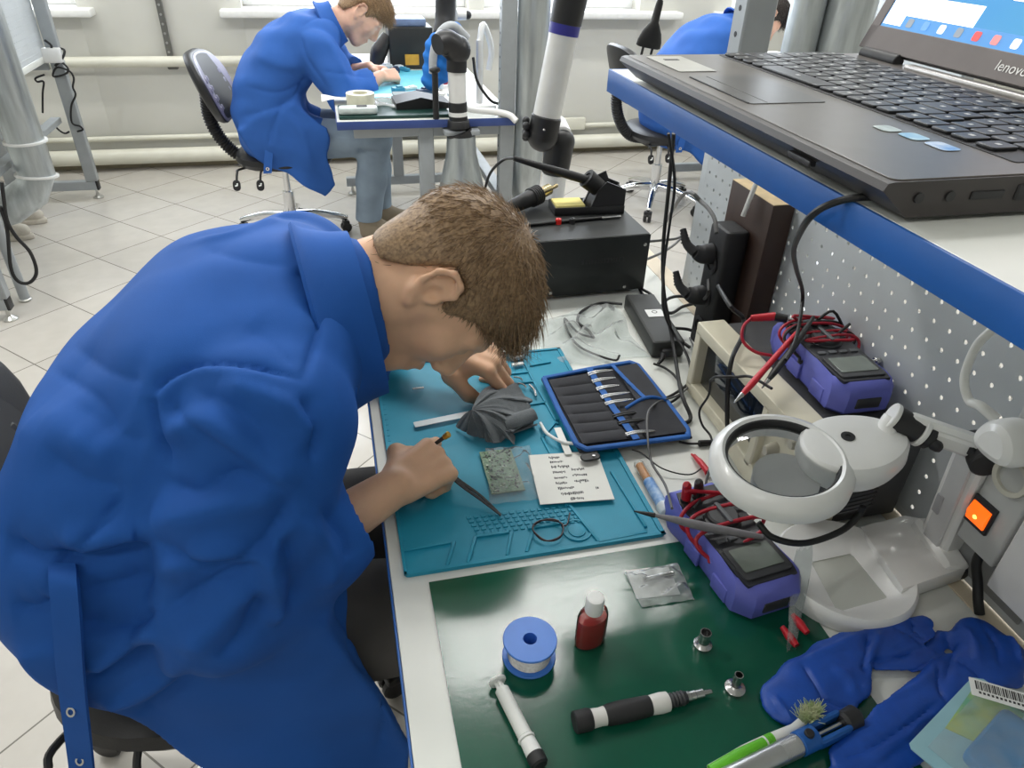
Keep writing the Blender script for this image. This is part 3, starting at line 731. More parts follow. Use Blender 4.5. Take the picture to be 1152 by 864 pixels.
def carve(V, F, folds, bvh=None):
    """press creases (negative) and ridges (positive) along lines into a cloth surface; a line is given by sight lines that meet the cloth"""
    N = vnormals(V, F); bvh = BVHTree.FromPolygons(V.tolist(), F.tolist()); D = np.zeros(len(V))
    for line, amp, wid in folds:
        L = spline([(a, b, 0) for a, b in line], 6)[:, :2]; pts = []
        for a, b in L:
            d = (a - 576) / FPX * CR - (b - 432) / FPX * CU + CF
            hit = bvh.ray_cast(Vector(CP), Vector(nrm(d)))
            if hit[0] is not None: pts.append(np.array(hit[0]))
        if len(pts) < 2: continue
        Q = np.array(pts); keep = np.where(((V > Q.min(0) - 4 * wid) & (V < Q.max(0) + 4 * wid)).all(1))[0]
        if not len(keep): continue
        best = np.full(len(keep), 1e9); par = np.zeros(len(keep))
        for i in range(len(Q) - 1):
            a, e = Q[i], Q[i + 1] - Q[i]
            if e @ e < 1e-10 or e @ e > .01: continue
            w = V[keep] - a; t = np.clip(w @ e / (e @ e), 0, 1); dd = ((w - t[:, None] * e) ** 2).sum(1)
            par = np.where(dd < best, (i + t) / (len(Q) - 1), par); best = np.minimum(best, dd)
        D[keep] += amp * (np.exp(-best / (wid * wid)) if amp > 0 else np.exp(-np.sqrt(best) / wid * 1.1)) * np.clip(np.minimum(par, 1 - par) * 5 + .15, 0, 1)
    return V + N * D[:, None]

def torso(s, S, lat, rad, off, k=.06):
    for o in (-1, 0, 1):
        s.chain([np.array(p) + lat * o * w for p, w in zip(S, off)], [r * (1.0 if o == 0 else .94) for r in rad], k)
def sleeve(dst, sh, el, cf, r, k=.035, ku=.012):
    s = SDF()
    sh, el, cf = (np.array(p, float) for p in (sh, el, cf)); m = sh + (el - sh) * .5
    s.chain([sh, m, el], [r[0], r[1], r[2]], k); m2 = el + (cf - el) * .55
    s.chain([el, m2, cf], [r[2], r[3], r[4]], k)
    dst.ops.append(('u', s.ev, ku))
def collar(Nc, ax, rin, rout, dz, t=.004, n=44, a0=-.62, a1=2 * PI - 2.52):
    """turned-down collar: a band around the neck, folded out and down over the shoulders; ax = (up the neck, to the back, to the right)"""
    u, b, r = (nrm(v) for v in ax); P = []
    for i in range(n):
        a = a0 + (a1 - a0) * i / (n - 1); rad = lambda R: b * math.cos(a) * R[0] + r * math.sin(a) * R[1]
        row = []
        for q in np.linspace(0, 1, 9):
            R = np.array(rin) * (1 - q) + np.array(rout) * q; hgt = .012 * math.sin(q * PI) + dz * q + (-.010 if q == 0 else 0)
            row.append(Nc + rad(R) - u * hgt)
        P.append(row)
    return MB().sheet(P, t)

# ---- the student in front, bent over the teal mat
AX1 = head_axes(math.radians(-10.24), math.radians(17.32), math.radians(16.75))
H1 = np.array((0.122, 0.848, 1.018))
J1 = dict(head=H1, axes=AX1, neck=(-0.035, .848, 1.008), lat=(0.08, 1, .04),
          spine=[(-.29, .81, .57), (-.305, .815, .70), (-.25, .825, .84), (-.155, .84, .94), (-.085, .845, .960)],
          sh_r=(-.085, .665, .965), el_r=(-.185, .612, .752), wr_r=(.030, .712, .800), sh_l=(-.05, 1.02, .985), el_l=(-.03, 1.13, .80), wr_l=(.132, 1.008, .840),
          hip_r=(-.27, .72, .555), kn_r=(.13, .70, .555), an_r=(.10, .70, .10), toe_r=(.22, .69, .03), hip_l=(-.27, .91, .555), kn_l=(.13, .93, .555), an_l=(.10, .93, .10), toe_l=(.22, .94, .03),
          hand_r=dict(d=(.80, .60, -.06), n=(.05, -.42, .90), g=-1, curls=[(.16, 34, 70, 45), (.03, 62, 80, 45), (-.03, 78, 82, 50), (-.08, 84, 84, 50)], thumb=[(.048, .046, -.012), (.078, .040, -.030), (.096, .018, -.036)]),
          hand_l=dict(d=(.88, -.34, -.26), n=(.25, -.38, .88), g=1, sc=1.14, curls=[(.10, 40, 62, 34), (.03, 44, 64, 36), (-.03, 50, 66, 38), (-.09, 58, 68, 40)], thumb=[(.034, .042, -.012), (.066, .050, -.030), (.094, .046, -.042)]))
p1 = person('person', 'student in a royal blue work coat bending low over the teal mat in front', J1, (M_SKIN1, M_COAT, M_GREYT, M_HAIR, M_SHOE))
cs = SDF(); lat1 = nrm((0.08, 1, .04))
S1 = [(-.290, .805, .69), (-.312, .81, .725), (-.315, .815, .74), (-.255, .825, .855), (-.165, .84, .945), (-.085, .845, .975)]
torso(cs, S1, lat1, [.120, .130, .132, .128, .114, .100], [.085, .085, .085, .09, .10, .10])
sleeve(cs, (-.105, .675, .955), (-.185, .612, .755), (.012, .700, .802), [.100, .094, .080, .068, .048], .03, .010)
sleeve(cs, (-.07, 1.015, .975), (-.03, 1.125, .80), (.085, 1.05, .815), [.090, .085, .078, .066, .052])
cs.chain([(-.27, .725, .605), (-.13, .70, .60)], [.100, .090], .05); cs.chain([(-.27, .91, .60), (-.14, .93, .60)], [.100, .090], .05)
skirt = [(-.38, .73), (-.368, .66), (-.315, .54), (-.255, .405), (-.13, .26), (.0, .25), (.020, .375), (-.02, .53), (-.075, .70), (-.2, .76)]
sk = SDF(); sk.box((-.2, .603, .5), (.3, .011, .35), r=.004); sk.poly((0, 0, 0), (1, 0, 0), (0, 0, 1), skirt, .008)
cs.ops.append(('u', lambda P: sk.ev(np.column_stack([P[:, 0], P[:, 1] - .016 * np.sin(P[:, 0] * 26 + P[:, 2] * 6) * np.clip((.62 - P[:, 2]) * 4, 0, 1), P[:, 2]])), .05))
cf1 = nrm(np.array((.012, .700, .802)) - np.array((-.185, .612, .755)))
# open ends: cuffs hollowed, and room for the neck
cs.cap((.012, .700, .802), np.array((.012, .700, .802)) + cf1 * .12, .075, op='s', k=.003); cs.cap(np.array((.012, .700, .802)) - cf1 * .05, np.array((.012, .700, .802)) + cf1 * .08, .040, op='s', k=.006)
cs.cap((.085, 1.05, .815), (.20, .975, .83), .070, op='s', k=.003)
cs.chain([(-.10, .845, .985), (-.015, .848, 1.000)], [.098, .088], .04); cs.cap((.062, .85, 1.008), (.16, .862, 1.02), .070, op='s', k=.01)
def wr1(P):
    x, y, z = P[:, 0], P[:, 1], P[:, 2]
    w = np.sin(x * 31 + z * 17 + 2.0 * np.sin(y * 9)) * np.sin(z * 23 - x * 9 + 1.5 * np.sin(y * 13)); b = np.clip((.98 - z) * 3, .15, 1)
    w = w * .0025 + .004 * np.sin(x * 12 + z * 9) * np.sin(z * 10 - y * 7)
    return w * b
cs.warp(wr1)
CV, CFc = cs.mesh((-.62, .42, .2), (.2, 1.3, 1.2), .0046)
def zz(o, s, pts): return [(o[0] + a / s, o[1] + b / s) for a, b in pts]
la = lambda *p: zz((0, 420), 1.946, p); lb = lambda *p: zz((0, 200), 2.618, p)
folds1 = [
    (lb((450, 650), (480, 600), (560, 558), (640, 545), (760, 558), (890, 592)), -.0075, .006), (lb((450, 700), (500, 610), (570, 572), (640, 560), (750, 575), (870, 612)), .004, .009), (lb((892, 592), (925, 500), (940, 430), (925, 350)), -.0045, .005), (lb((450, 640), (455, 720), (500, 840)), -.007, .006),
    (lb((640, 600), (760, 640), (880, 700), (930, 780)), .006, .014), (lb((880, 640), (930, 740), (920, 850)), -.007, .010), (lb((560, 620), (700, 690), (820, 830)), -.005, .016),
    (la((345, 140), (450, 108), (560, 195), (655, 240)), .009, .016), (la((360, 60), (470, 150), (600, 235)), -.006, .014), (la((350, 230), (430, 260), (520, 220), (620, 250)), -.007, .012),
    (la((335, 330), (480, 290), (620, 260)), .007, .018), (la((335, 370), (470, 425), (580, 370), (640, 270)), -.009, .012), (la((340, 440), (460, 400), (570, 400), (650, 300)), .007, .014),
    (la((350, 520), (450, 470), (560, 420), (620, 330)), -.008, .012), (la((400, 620), (480, 540), (560, 460)), .006, .016), (la((480, 630), (540, 560), (570, 470)), -.007, .012),
    (la((580, 380), (600, 470), (600, 550)), .010, .012), (la((620, 350), (650, 440), (640, 520)), -.007, .012), (la((660, 310), (720, 400), (720, 470)), .006, .013), (la((700, 290), (755, 360), (760, 410)), -.005, .010),
    (la((275, 260), (210, 340), (140, 405)), -.006, .005), (la((100, 405), (145, 418), (240, 402), (335, 368)), -.014, .016), (la((130, 385), (200, 370), (270, 352), (335, 335)), .010, .018), (la((10, 360), (60, 400), (130, 410)), -.010, .014), (la((20, 510), (70, 520), (110, 500)), -.008, .012),
    (la((180, 690), (260, 640), (340, 590)), -.012, .012), (la((190, 660), (270, 610), (345, 560)), .008, .014), (la((200, 730), (300, 700), (400, 640)), .008, .016), (la((280, 760), (360, 710), (420, 650)), -.007, .016), (la((180, 545), (260, 560), (335, 520)), -.008, .016), (la((180, 480), (260, 470), (335, 440)), -.007, .016),
    (la((100, 160), (180, 230), (280, 260)), -.005, .022), (la((150, 60), (240, 130), (330, 150)), -.004, .024), (la((30, 80), (90, 150), (200, 170)), .004, .022),
    (la((835, 660), (840, 750), (830, 830)), -.004, .008), (la((740, 520), (790, 640), (880, 690)), -.003, .010),
    (lb((560, 190), (680, 170), (790, 130), (890, 100)), .003, .012), (lb((600, 200), (700, 230), (880, 260)), -.003, .02), (lb((870, 260), (930, 310), (945, 335)), -.004, .012), (lb((720, 440), (800, 480), (880, 560)), -.003, .02), (lb((200, 480), (300, 560), (420, 600)), -.005, .022), (lb((150, 560), (260, 640), (340, 760)), -.005, .022), (lb((120, 680), (230, 760), (330, 860)), .004, .02)]
CV = carve(CV, CFc, [(l, a * 1.7, w) for l, a, w in folds1])
coat1 = part('coat', raw(CV, CFc), M_COAT, p1)
c_u, c_b = nrm((.97, .10, .10)), nrm((-.12, .0, 1))
part('collar', collar(np.array((.010, .845, .985)), (c_u, c_b, np.cross(c_u, c_b)), (.108, .097), (.132, .130), .055, .005, a0=-2.0, a1=2.5), M_COAT, coat1)
lap = MB().sheet([[at(377 + 25 * v - 2 * u, 436 + 42 * u - 4 * v * u, y=.715 - .012 * u) for v in np.linspace(0, 1, 8)] for u in np.linspace(0, 1, 10)], .005)
part('lapel', lap, M_COAT, coat1)
# loose end of the half belt with metal eyelets, hanging from the waist
bvh1 = BVHTree.FromPolygons(CV.tolist(), CFc.tolist())
def on_cloth(px, py, off=.006):
    h_ = bvh1.ray_cast(Vector(CP), Vector(nrm(at(px, py, y=1.0) - CP))); return None if h_[0] is None else np.array(h_[0]) - nrm(np.array(h_[0]) - CP) * off
raw_ = [(70, 634), (72, 655), (75, 690), (77, 720), (79, 750)]
pts_ = [q for q in (on_cloth(*p) for p in raw_) if q is not None]
yb = min(q[1] for q in pts_) - .004
for i_, q in enumerate(pts_): pts_[i_] = at(*raw_[i_], y=q[1] * (1 - .25 * i_) + yb * .25 * i_) if i_ < 4 else at(*raw_[i_], y=yb)
bl = spline(pts_ + [at(83, 790, y=yb), at(88, 830, y=yb), at(92, 864, y=yb), at(96, 905, y=yb)], 8)
e = nrm(CR * .98 + CF * -.15); mb = MB().sheet([[p + e * w for w in np.linspace(-.0165, .0165, 5)] for p in bl], .004)
for px_, py_ in ((80, 801), (90, 856)):
    o = at(px_, py_, y=yb); o = o - nrm(o - CP) * .005
    mb.ring([(.0034, -.001), (.0058, -.001), (.0058, .001), (.0034, .001)], 20, frame(o, x=e, y=CU), mi=1)
part('belt_strap', mb, [M_COAT, M_CHROME], coat1)

# ---- the student at the second bench
AX2 = head_axes(math.radians(0), math.radians(38), math.radians(8))
J2 = dict(head=(.185, 3.60, 1.040), axes=AX2, neck=(.045, 3.60, .985), lat=(0, 1, 0),
          spine=[(-.27, 3.60, .56), (-.275, 3.60, .68), (-.20, 3.60, .80), (-.10, 3.60, .89), (-.045, 3.60, .93)],
          sh_r=(-.02, 3.42, .93), el_r=(.08, 3.38, .735), wr_r=(.24, 3.50, .795), sh_l=(-.02, 3.78, .93), el_l=(.08, 3.84, .735), wr_l=(.20, 3.70, .80),
          hip_r=(-.22, 3.51, .53), kn_r=(.19, 3.50, .52), an_r=(.13, 3.52, .11), toe_r=(.25, 3.51, .03), hip_l=(-.22, 3.69, .53), kn_l=(.20, 3.70, .52), an_l=(.20, 3.70, .11), toe_l=(.32, 3.71, .03),
          hand_r=dict(d=(.85, .45, -.05), n=(.1, -.6, .8), g=-1, curls=[(.1, 45, 55, 35), (0, 60, 70, 45), (0, 70, 75, 45), (0, 75, 75, 45)], thumb=[(.045, .044, -.014), (.075, .038, -.03), (.094, .02, -.036)]),
          hand_l=dict(d=(.85, -.4, -.1), n=(.1, .3, .95), g=1, curls=[(.1, 35, 45, 30), (0, 45, 50, 35), (0, 55, 55, 40), (0, 60, 60, 40)], thumb=[(.045, .044, -.014), (.075, .04, -.03), (.096, .028, -.036)]), strands=5000)
p2 = person('person', 'student in a blue coat and light jeans working at the second bench', J2, (M_SKIN2, M_COAT2, M_JEANS, M_HAIR2, M_SHOE), h=.0055)
cs = SDF(); lat2 = np.array((0, 1.0, 0))
S2 = [(-.265, 3.60, .54), (-.275, 3.60, .64), (-.25, 3.60, .75), (-.17, 3.60, .86), (-.075, 3.60, .925), (-.01, 3.60, .945)]
torso(cs, S2, lat2, [.150, .140, .132, .122, .108, .088], [.08, .08, .085, .095, .105, .10])
sleeve(cs, (-.03, 3.425, .915), (.075, 3.38, .735), (.215, 3.485, .785), [.088, .084, .072, .064, .050])
sleeve(cs, (-.03, 3.775, .915), (.075, 3.84, .735), (.175, 3.72, .79), [.088, .084, .072, .064, .050])
cs.chain([(-.22, 3.51, .54), (-.09, 3.50, .54)], [.115, .092], .06); cs.chain([(-.22, 3.69, .54), (-.09, 3.70, .54)], [.115, .092], .06)
sk2 = SDF(); sk2.box((-.2, 3.405, .5), (.35, .012, .35), r=.004); sk2.poly((0, 0, 0), (1, 0, 0), (0, 0, 1), [(-.40, .60), (-.35, .48), (-.20, .385), (-.065, .285), (-.012, .335), (-.035, .45), (-.02, .60), (-.15, .70)], .008)
cs.ops.append(('u', lambda P: sk2.ev(np.column_stack([P[:, 0], P[:, 1] - .014 * np.sin(P[:, 0] * 24 + P[:, 2] * 5) * np.clip((.6 - P[:, 2]) * 4, 0, 1), P[:, 2]])), .05))
for cf, el in (((.215, 3.485, .785), (.075, 3.38, .735)), ((.175, 3.72, .79), (.075, 3.84, .735))):
    cf, v = np.array(cf), nrm(np.array(cf) - np.array(el)); cs.cap(cf, cf + v * .12, .072, op='s', k=.003); cs.cap(cf - v * .04, cf + v * .08, .039, op='s', k=.006)
cs.chain([(-.02, 3.60, .955), (.035, 3.60, .985)], [.088, .078], .04); cs.cap((.105, 3.60, 1.015), (.18, 3.60, 1.05), .064, op='s', k=.01)
cs.warp(lambda P: .005 * np.sin(P[:, 0] * 30 + P[:, 2] * 22 + 2 * np.sin(P[:, 1] * 9)) * np.sin(P[:, 2] * 26 - P[:, 0] * 12 + 1.5 * np.sin(P[:, 1] * 13)))
CV, CFc = cs.mesh((-.6, 3.2, .2), (.35, 4.02, 1.1), .0075)
lc = lambda *p: zz((200, 0), 2.88, p)
CV = carve(CV, CFc, [(lc((400, 90), (440, 60), (500, 50), (520, 60)), -.006, .010), (lc((395, 110), (420, 190), (480, 280)), -.010, .014), (lc((250, 180), (330, 210), (400, 215)), .006, .02), (lc((215, 280), (330, 300), (440, 250)), -.008, .018),
                      (lc((345, 330), (310, 410), (290, 480)), -.008, .012), (lc((420, 240), (360, 330), (200, 380)), -.008, .014), (lc((460, 230), (540, 240), (620, 250)), -.007, .012), (lc((480, 120), (520, 200), (560, 280)), .007, .02), (lc((330, 350), (400, 430), (440, 560)), .006, .02)])
coat2 = part('coat', raw(CV, CFc), M_COAT2, p2)
c_u, c_b = nrm((.91, .0, .42)), nrm((-.42, .0, .91))
part('collar', collar(np.array((.070, 3.60, .998)), (c_u, c_b, np.cross(c_u, c_b)), (.090, .090), (.118, .125), .05, .006, a0=-2.0, a1=2.5), M_COAT2, coat2)
mb = MB().sheet([[p + np.array((w, 0, 0)) for w in (-.018, 0, .018)] for p in spline([at(318, 118, y=3.40), at(310, 150, y=3.385), at(303, 168, y=3.375), at(301, 195, y=3.37)], 6)], .005)
mb.ring([(.004, -.001), (.008, -.001), (.008, .002), (.004, .002)], 14, frame(at(301, 190, y=3.366), x=(1, 0, 0), y=(0, 0, 1)), mi=1)
part('belt_strap', mb, [M_COAT2, M_CHROME], coat2)

# ---- the person behind the laptop: same work coat, dark hair
p3 = copy_tree(p2); p3.location = p2.location + Vector((2.10, .18, -.03))
p3['label'] = 'dark haired person in a blue coat seen from behind beyond the laptop'
for o in [x for x in bpy.data.objects if x.parent == p3]:
    if o.name.startswith('hair'): o.data = o.data.copy(); o.data.materials[0] = M_HAIR3
    if o.name.startswith('coat'):
        pass

# ---------------------------------------------------------------- on the near bench
M_TEAL = pm('teal_silicone', (22, 142, 172), 0.55, var=0.05, vs=14, bump=0.1, bs=700)
M_GMAT = pm('dark_green_rubber', (16, 84, 64), 0.15, var=0.06, vs=10, bump=0.04, bs=120, spec=0.6)
M_STEEL = pm('brushed_steel', (190, 190, 190), 0.25, 1.0, var=0.05, vs=80)
M_WPL = pm('white_plastic', (236, 237, 235), 0.35, var=0.015)
M_BLUEPL = pm('violet_blue_rubber', (98, 104, 190), 0.5, var=0.05, vs=25)
M_DARK = pm('dark_grey_plastic', (52, 53, 56), 0.45, var=0.05)
M_RED = pm('red_rubber', (190, 24, 42), 0.45, var=0.06); M_CRED = pm('red_cable', (168, 22, 44), 0.45, var=0.05)
M_CBLK = pm('black_cable', (22, 22, 23), 0.5, var=0.05)
M_FILM = clear_film('clear_bag_film', haze=0.10, gloss=0.05, rough=0.2); M_FILM2 = clear_film('milky_bag_film', haze=0.20, gloss=0.12, rough=0.2)
ZD, ZG, ZT_ = 0.75, 0.7522, 0.7565
def px_frame(p, q, z):
    """frame lying at height z: origin midway between two sight lines, x along them"""
    a, b = at(*p, z=z), at(*q, z=z); return frame((a + b) / 2, x=b - a, z=(0, 0, 1)), np.linalg.norm(b - a)
def cable(pts, r, m, name, label, cat='cable', group=None, n=8, sub=6, parent=None):
    mb = MB().tube(pts, r, n, sub)
    return part(name, mb, m, parent) if parent is not None else solo(name, mb, m, label, cat, group)
def lettering(name, body, size, T, m, parent, depth=.0002):
    c = bpy.data.curves.new(name, 'FONT'); c.body = body; c.size = size; c.extrude = depth; c.align_x = 'CENTER'; c.align_y = 'CENTER'; c.materials.append(m)
    t_ = bpy.data.objects.new(name, c); COL.objects.link(t_); bpy.context.view_layer.update(); me = bpy.data.meshes.new_from_object(t_.evaluated_get(bpy.context.evaluated_depsgraph_get()))
    bpy.data.objects.remove(t_); o = bpy.data.objects.new(name, me); COL.objects.link(o); o.parent = parent
    M = T.copy(); M[:3, 3] -= OFF[parent]; o.matrix_local = Matrix(M.tolist()); return o
def px_lift(p, z): return at(*p, z=z)

gm = MB().sheet([[(x, y, ZD + .0012 + .0004 * math.sin(x * 14 + 1) * math.sin(y * 11)) for y in np.linspace(.14, .588, 24)] for x in np.linspace(.057, .492, 26)], .0016)
solo('rubber_mat', gm, M_GMAT, 'glossy dark green rubber mat with a spool and a red bottle on it', 'mat')

# teal silicone repair mat with raised ridges, trays and pads
tx0, tx1, ty0, ty1 = .029, .372, .601, 1.090
tm = MB().rbox((tx1 - tx0, ty1 - ty0, .0042), ((tx0 + tx1) / 2, (ty0 + ty1) / 2, ZD + .0023), r=.006, ch=.001)
ZR = ZD + .0044
def ridge(a, b, w=.0042, h=.0030, s=4.8, o=(400, 380)):
    p, q = (at(o[0] + v[0] / s, o[1] + v[1] / s, z=ZR) for v in (a, b)); tm.bar(p + (0, 0, h / 2), q + (0, 0, h / 2), w, h, ch=.0005)
for a, b, c, d in ((tx0, ty0, tx1, ty0 + .006), (tx0, ty1 - .006, tx1, ty1), (tx0, ty0, tx0 + .004, ty1), (tx1 - .007, ty0, tx1, ty1)): tm.box((a, b, ZR), (c, d, ZR + .0022), .0006)
for a, b in (((770, 120), (842, 255)), ((890, 90), (962, 240)), ((962, 240), (1092, 470)), ((830, 200), (940, 188)), ((905, 370), (1030, 352)), ((1092, 445), (1005, 545)), ((610, 132), (772, 104)), ((940, 155), (1052, 135)), ((780, 125), (890, 105)), ((860, 250), (960, 240)), ((1005, 540), (1090, 700))): ridge(a, b)
for a, b in (((170, 385), (342, 355)), ((430, 335), (552, 318)), ((620, 305), (760, 282)), ((330, 437), (356, 352)), ((404, 430), (432, 335)), ((545, 402), (562, 318)), ((615, 390), (642, 303)), ((765, 215), (875, 352)), ((875, 352), (1048, 318)), ((920, 100), (1045, 300)), ((690, 130), (765, 225))): ridge(a, b, s=3.2, o=(400, 500))
for k in range(15):
    a, b = (612 + k * 11, 120 - k * 1.9), (616 + k * 11, 130 - k * 1.9); ridge(a, b, .0018)
o1, ox, oy = at(522, 581, z=ZR), at(640, 567, z=ZR), at(536, 603, z=ZR)
for i in range(15):
    for j in range(5): tm.rbox((.0066, .0058, .0016), o1 + (ox - o1) * (i + .5) / 15 + (oy - o1) * (j + .5) / 5 + (0, 0, .0007), r=.0008, n=1)
for k in range(26):
    p = at(424, 440, z=ZR) + (at(447, 610, z=ZR) - at(424, 440, z=ZR)) * k / 25; tm.box(p + (.004, -.0004, .0), p + (.011, .0004, .0006), .0002)
co = at(649, 597, z=ZR); tm.ring([(.017, 0), (.0195, 0), (.0195, .0022), (.017, .0022)], 36, frame(co)); tm.lathe([(.0115, 0), (.0115, .0014), (.010, .0018), (.001, .0018)], 32, frame(co))
solo('silicone_repair_mat', tm, M_TEAL, 'teal silicone work mat with moulded trays under the hands of the student', 'mat')

# solder spool, bottle, syringe, screwdriver, nozzles on the green mat
M_SPOOL = pm('sky_blue_plastic', (70, 128, 218), 0.4, var=0.03); M_SOLDER = pm('solder_wire', (212, 212, 214), 0.32, 0.7, var=0.1, vs=300)
c = at(595, 738, z=ZG); T = frame(c)
sp = thing('solder_spool', 'blue spool of solder wire standing on the green mat', 'spool', c)
fl = lambda z: [(.0075, z), (.0285, z), (.0292, z + .0008), (.0292, z + .0022), (.0285, z + .003), (.0075, z + .003)]
part('flange', MB().ring(fl(0), 48, T), M_SPOOL, sp); part('flange', MB().ring(fl(.027), 48, T), M_SPOOL, sp)
part('core', MB().ring([(.0075, .002), (.0105, .002), (.0105, .028), (.0075, .028)], 32, T), M_SPOOL, sp)
part('wire', MB().ring([(.0108, .0032)] + [(.0232 + (.0007 if k % 2 else 0), .0034 + k * .0235 / 26) for k in range(27)] + [(.0108, .0268)], 48, T), M_SOLDER, sp)
M_RBOT = pm('amber_red_flux', (150, 30, 26), 0.2, var=0.05); M_CLEARB = clear_film('clear_bottle_plastic', (248, 244, 242), 0.03, 0.12, 0.06)
c = at(663, 722, z=ZG); T = frame(c, x=(.98, .2, 0), z=(0, 0, 1)); bt = thing('flux_bottle', 'small clear bottle of dark red liquid with a white cap on the green mat', 'bottle', c)
part('liquid', MB().lathe([(.0155, .0008), (.0172, .002), (.0175, .012), (.0172, .036), (.0168, .042)], 32, T, sq=(1, .62)), M_RBOT, bt)
part('bottle_body', MB().lathe([(.0165, 0), (.0184, .0015), (.0188, .012), (.0184, .045), (.0165, .051), (.010, .0535), (.0085, .056)], 32, T, sq=(1, .66), caps=False), M_CLEARB, bt)
part('cap', MB().lathe([(.0098, .0535), (.0100, .0545)] + [(.0100, .072), (.0092, .0745), (.007, .075)], 32, T), M_WPL, bt)

p, q = at(559, 765, z=ZG + .008), at(607, 860, z=ZG + .008); d = nrm(q - p); sy = thing('syringe', 'white plastic syringe with a black tip cap lying on the green mat', 'syringe', at(582, 812, z=ZG))
L_ = np.linalg.norm(q - p); U_ = lambda t: p + d * L_ * t
part('barrel', MB().cyl(U_(.12), U_(.70), .0075, .0075, 24, ch=.001), pm('frosted_plastic', (228, 230, 226), 0.4, var=0.02), sy)
m = MB().cyl(U_(.0), U_(.03), .0095, n=20, ch=.0008); m.bar(U_(.03), U_(.14), .009, .003); m.bar(U_(.03), U_(.14), .003, .009)
part('plunger', m, M_WPL, sy)
part('finger_flange', MB().cyl(U_(.70), U_(.73), .0088, n=24, ch=.0006), M_WPL, sy); part('nose', MB().cyl(U_(.73), U_(.90), .0078, .0084, 24, ch=.001), M_WPL, sy); part('tip_cap', MB().cyl(U_(.88), U_(1.02), .0092, .0088, 24, ch=.002), M_CAP, sy)

p, q = at(646, 813, z=ZG + .010), at(800, 778, z=ZG + .007); d = q - p; T = frame(p, z=d); L_ = np.linalg.norm(d)
sc = thing('precision_screwdriver', 'black and white precision screwdriver lying on the green mat', 'screwdriver', (p + q) / 2 - (0, 0, .009))
M_SDW = pm('ivory_plastic', (226, 224, 220), 0.4, var=0.02); M_SDB = pm('black_rubber_grip', (36, 36, 38), 0.6, var=0.06)
part('end_cap', MB().lathe([(.0098, 0), (.0108, .001), (.0110, L_ * .10), (.0098, L_ * .12)], 28, T), M_SDB, sc)
part('handle', MB().lathe([(.0095, L_ * .12), (.0088, L_ * .18), (.0098, L_ * .24), (.0092, L_ * .50), (.0098, L_ * .56), (.0104, L_ * .62), (.0098, L_ * .67), (.0072, L_ * .68)], 28, T), M_SDW, sc)
part('grip', MB().lathe([(.0090, L_ * .205), (.0104, L_ * .24), (.0112, L_ * .34), (.0106, L_ * .46), (.0102, L_ * .53), (.0094, L_ * .545)], 28, T), M_SDB, sc)
part('collar', MB().lathe([(.0072, L_ * .675)] + [(.0078 if k % 2 else .0066, L_ * (.69 + .013 * k)) for k in range(9)] + [(.0062, L_ * .81)], 24, T), M_DARK, sc)
part('shaft', MB().lathe([(.0056, L_ * .80), (.0056, L_ * .835), (.0048, L_ * .84), (.0052, L_ * .875), (.0046, L_ * .88), (.0050, L_ * .935), (.0030, L_ * .94), (.0026, L_ * 1.0)], 20, T), M_STEEL, sc)

for i, (b, t, h) in enumerate((((790, 727), (792, 707), .024), ((826, 776), (829, 755), .026))):
    c = at(*b, z=ZG); r1 = .0098 if i == 0 else .0104; r2 = .0062 if i == 0 else .0046
    nz = MB().lathe([(r1, 0), (r1 + .0002, .002), (r1 + .0004, .0045), (r1 - .0008, .0055), (r2 + .002, .0062), (r2, .0085), (r2, h), (r2 - .0009, h), (r2 - .0009, .004), (.0004, .004)], 32, frame(c))
    solo('hot_air_nozzle', nz, M_STEEL, ('steel hot air nozzle with the wider pipe, nearer the blue multimeter', 'steel hot air nozzle with the thinner pipe, beside the screwdriver tip')[i], 'nozzle', 'nozzles on the green mat')
# zip bag with a metal pin
def bag(corners, z, hgt, m=None, seed=0, n=22, z1=None):
    A = [at(*c, z=z) for c in corners]; rng = np.random.default_rng(seed); ph = rng.uniform(0, 6, 6); g = []
    for s in np.linspace(0, 1, n):
        row = []
        for t in np.linspace(0, 1, n):
            pnt = (A[0] * (1 - s) + A[1] * s) * (1 - t) + (A[3] * (1 - s) + A[2] * s) * t
            e = min(1, 6 * min(s, 1 - s, t, 1 - t)); b = e * (.75 + .25 * math.sin(9 * s + ph[0] + 3 * math.sin(7 * t + ph[1])) + .18 * math.sin(23 * t + 15 * s + ph[2]))
            row.append(pnt + np.array((0, 0, .0012 + hgt * max(b, 0) + .0008 * math.sin(19 * (s - t) + ph[3]))))
        g.append(row)
    return MB().sheet(g, .0003)
solo('metal_pin', MB().cyl(at(724, 652, z=ZG + .006), at(758, 645, z=ZG + .006), .0036, n=20, ch=.0006), M_STEEL, 'small steel pin inside the clear zip bag on the green mat', 'pin')
solo('paper_insert', MB().box((0, 0, 0), (.055, .045, .0004), .0001, T=frame(at(716, 674, z=ZG + .0004), x=at(772, 668, z=ZG) - at(716, 674, z=ZG), z=(0, 0, 1))), pm('white_paper', (228, 226, 224), 0.7, var=0.02), 'white paper insert inside the clear zip bag on the green mat', 'paper')
solo('zip_bag', bag([(702, 645), (762, 634), (781, 675), (722, 684)], ZG + .0006, .009, M_FILM2, 3), M_FILM2, 'small clear zip bag holding a steel pin on the green mat', 'bag')

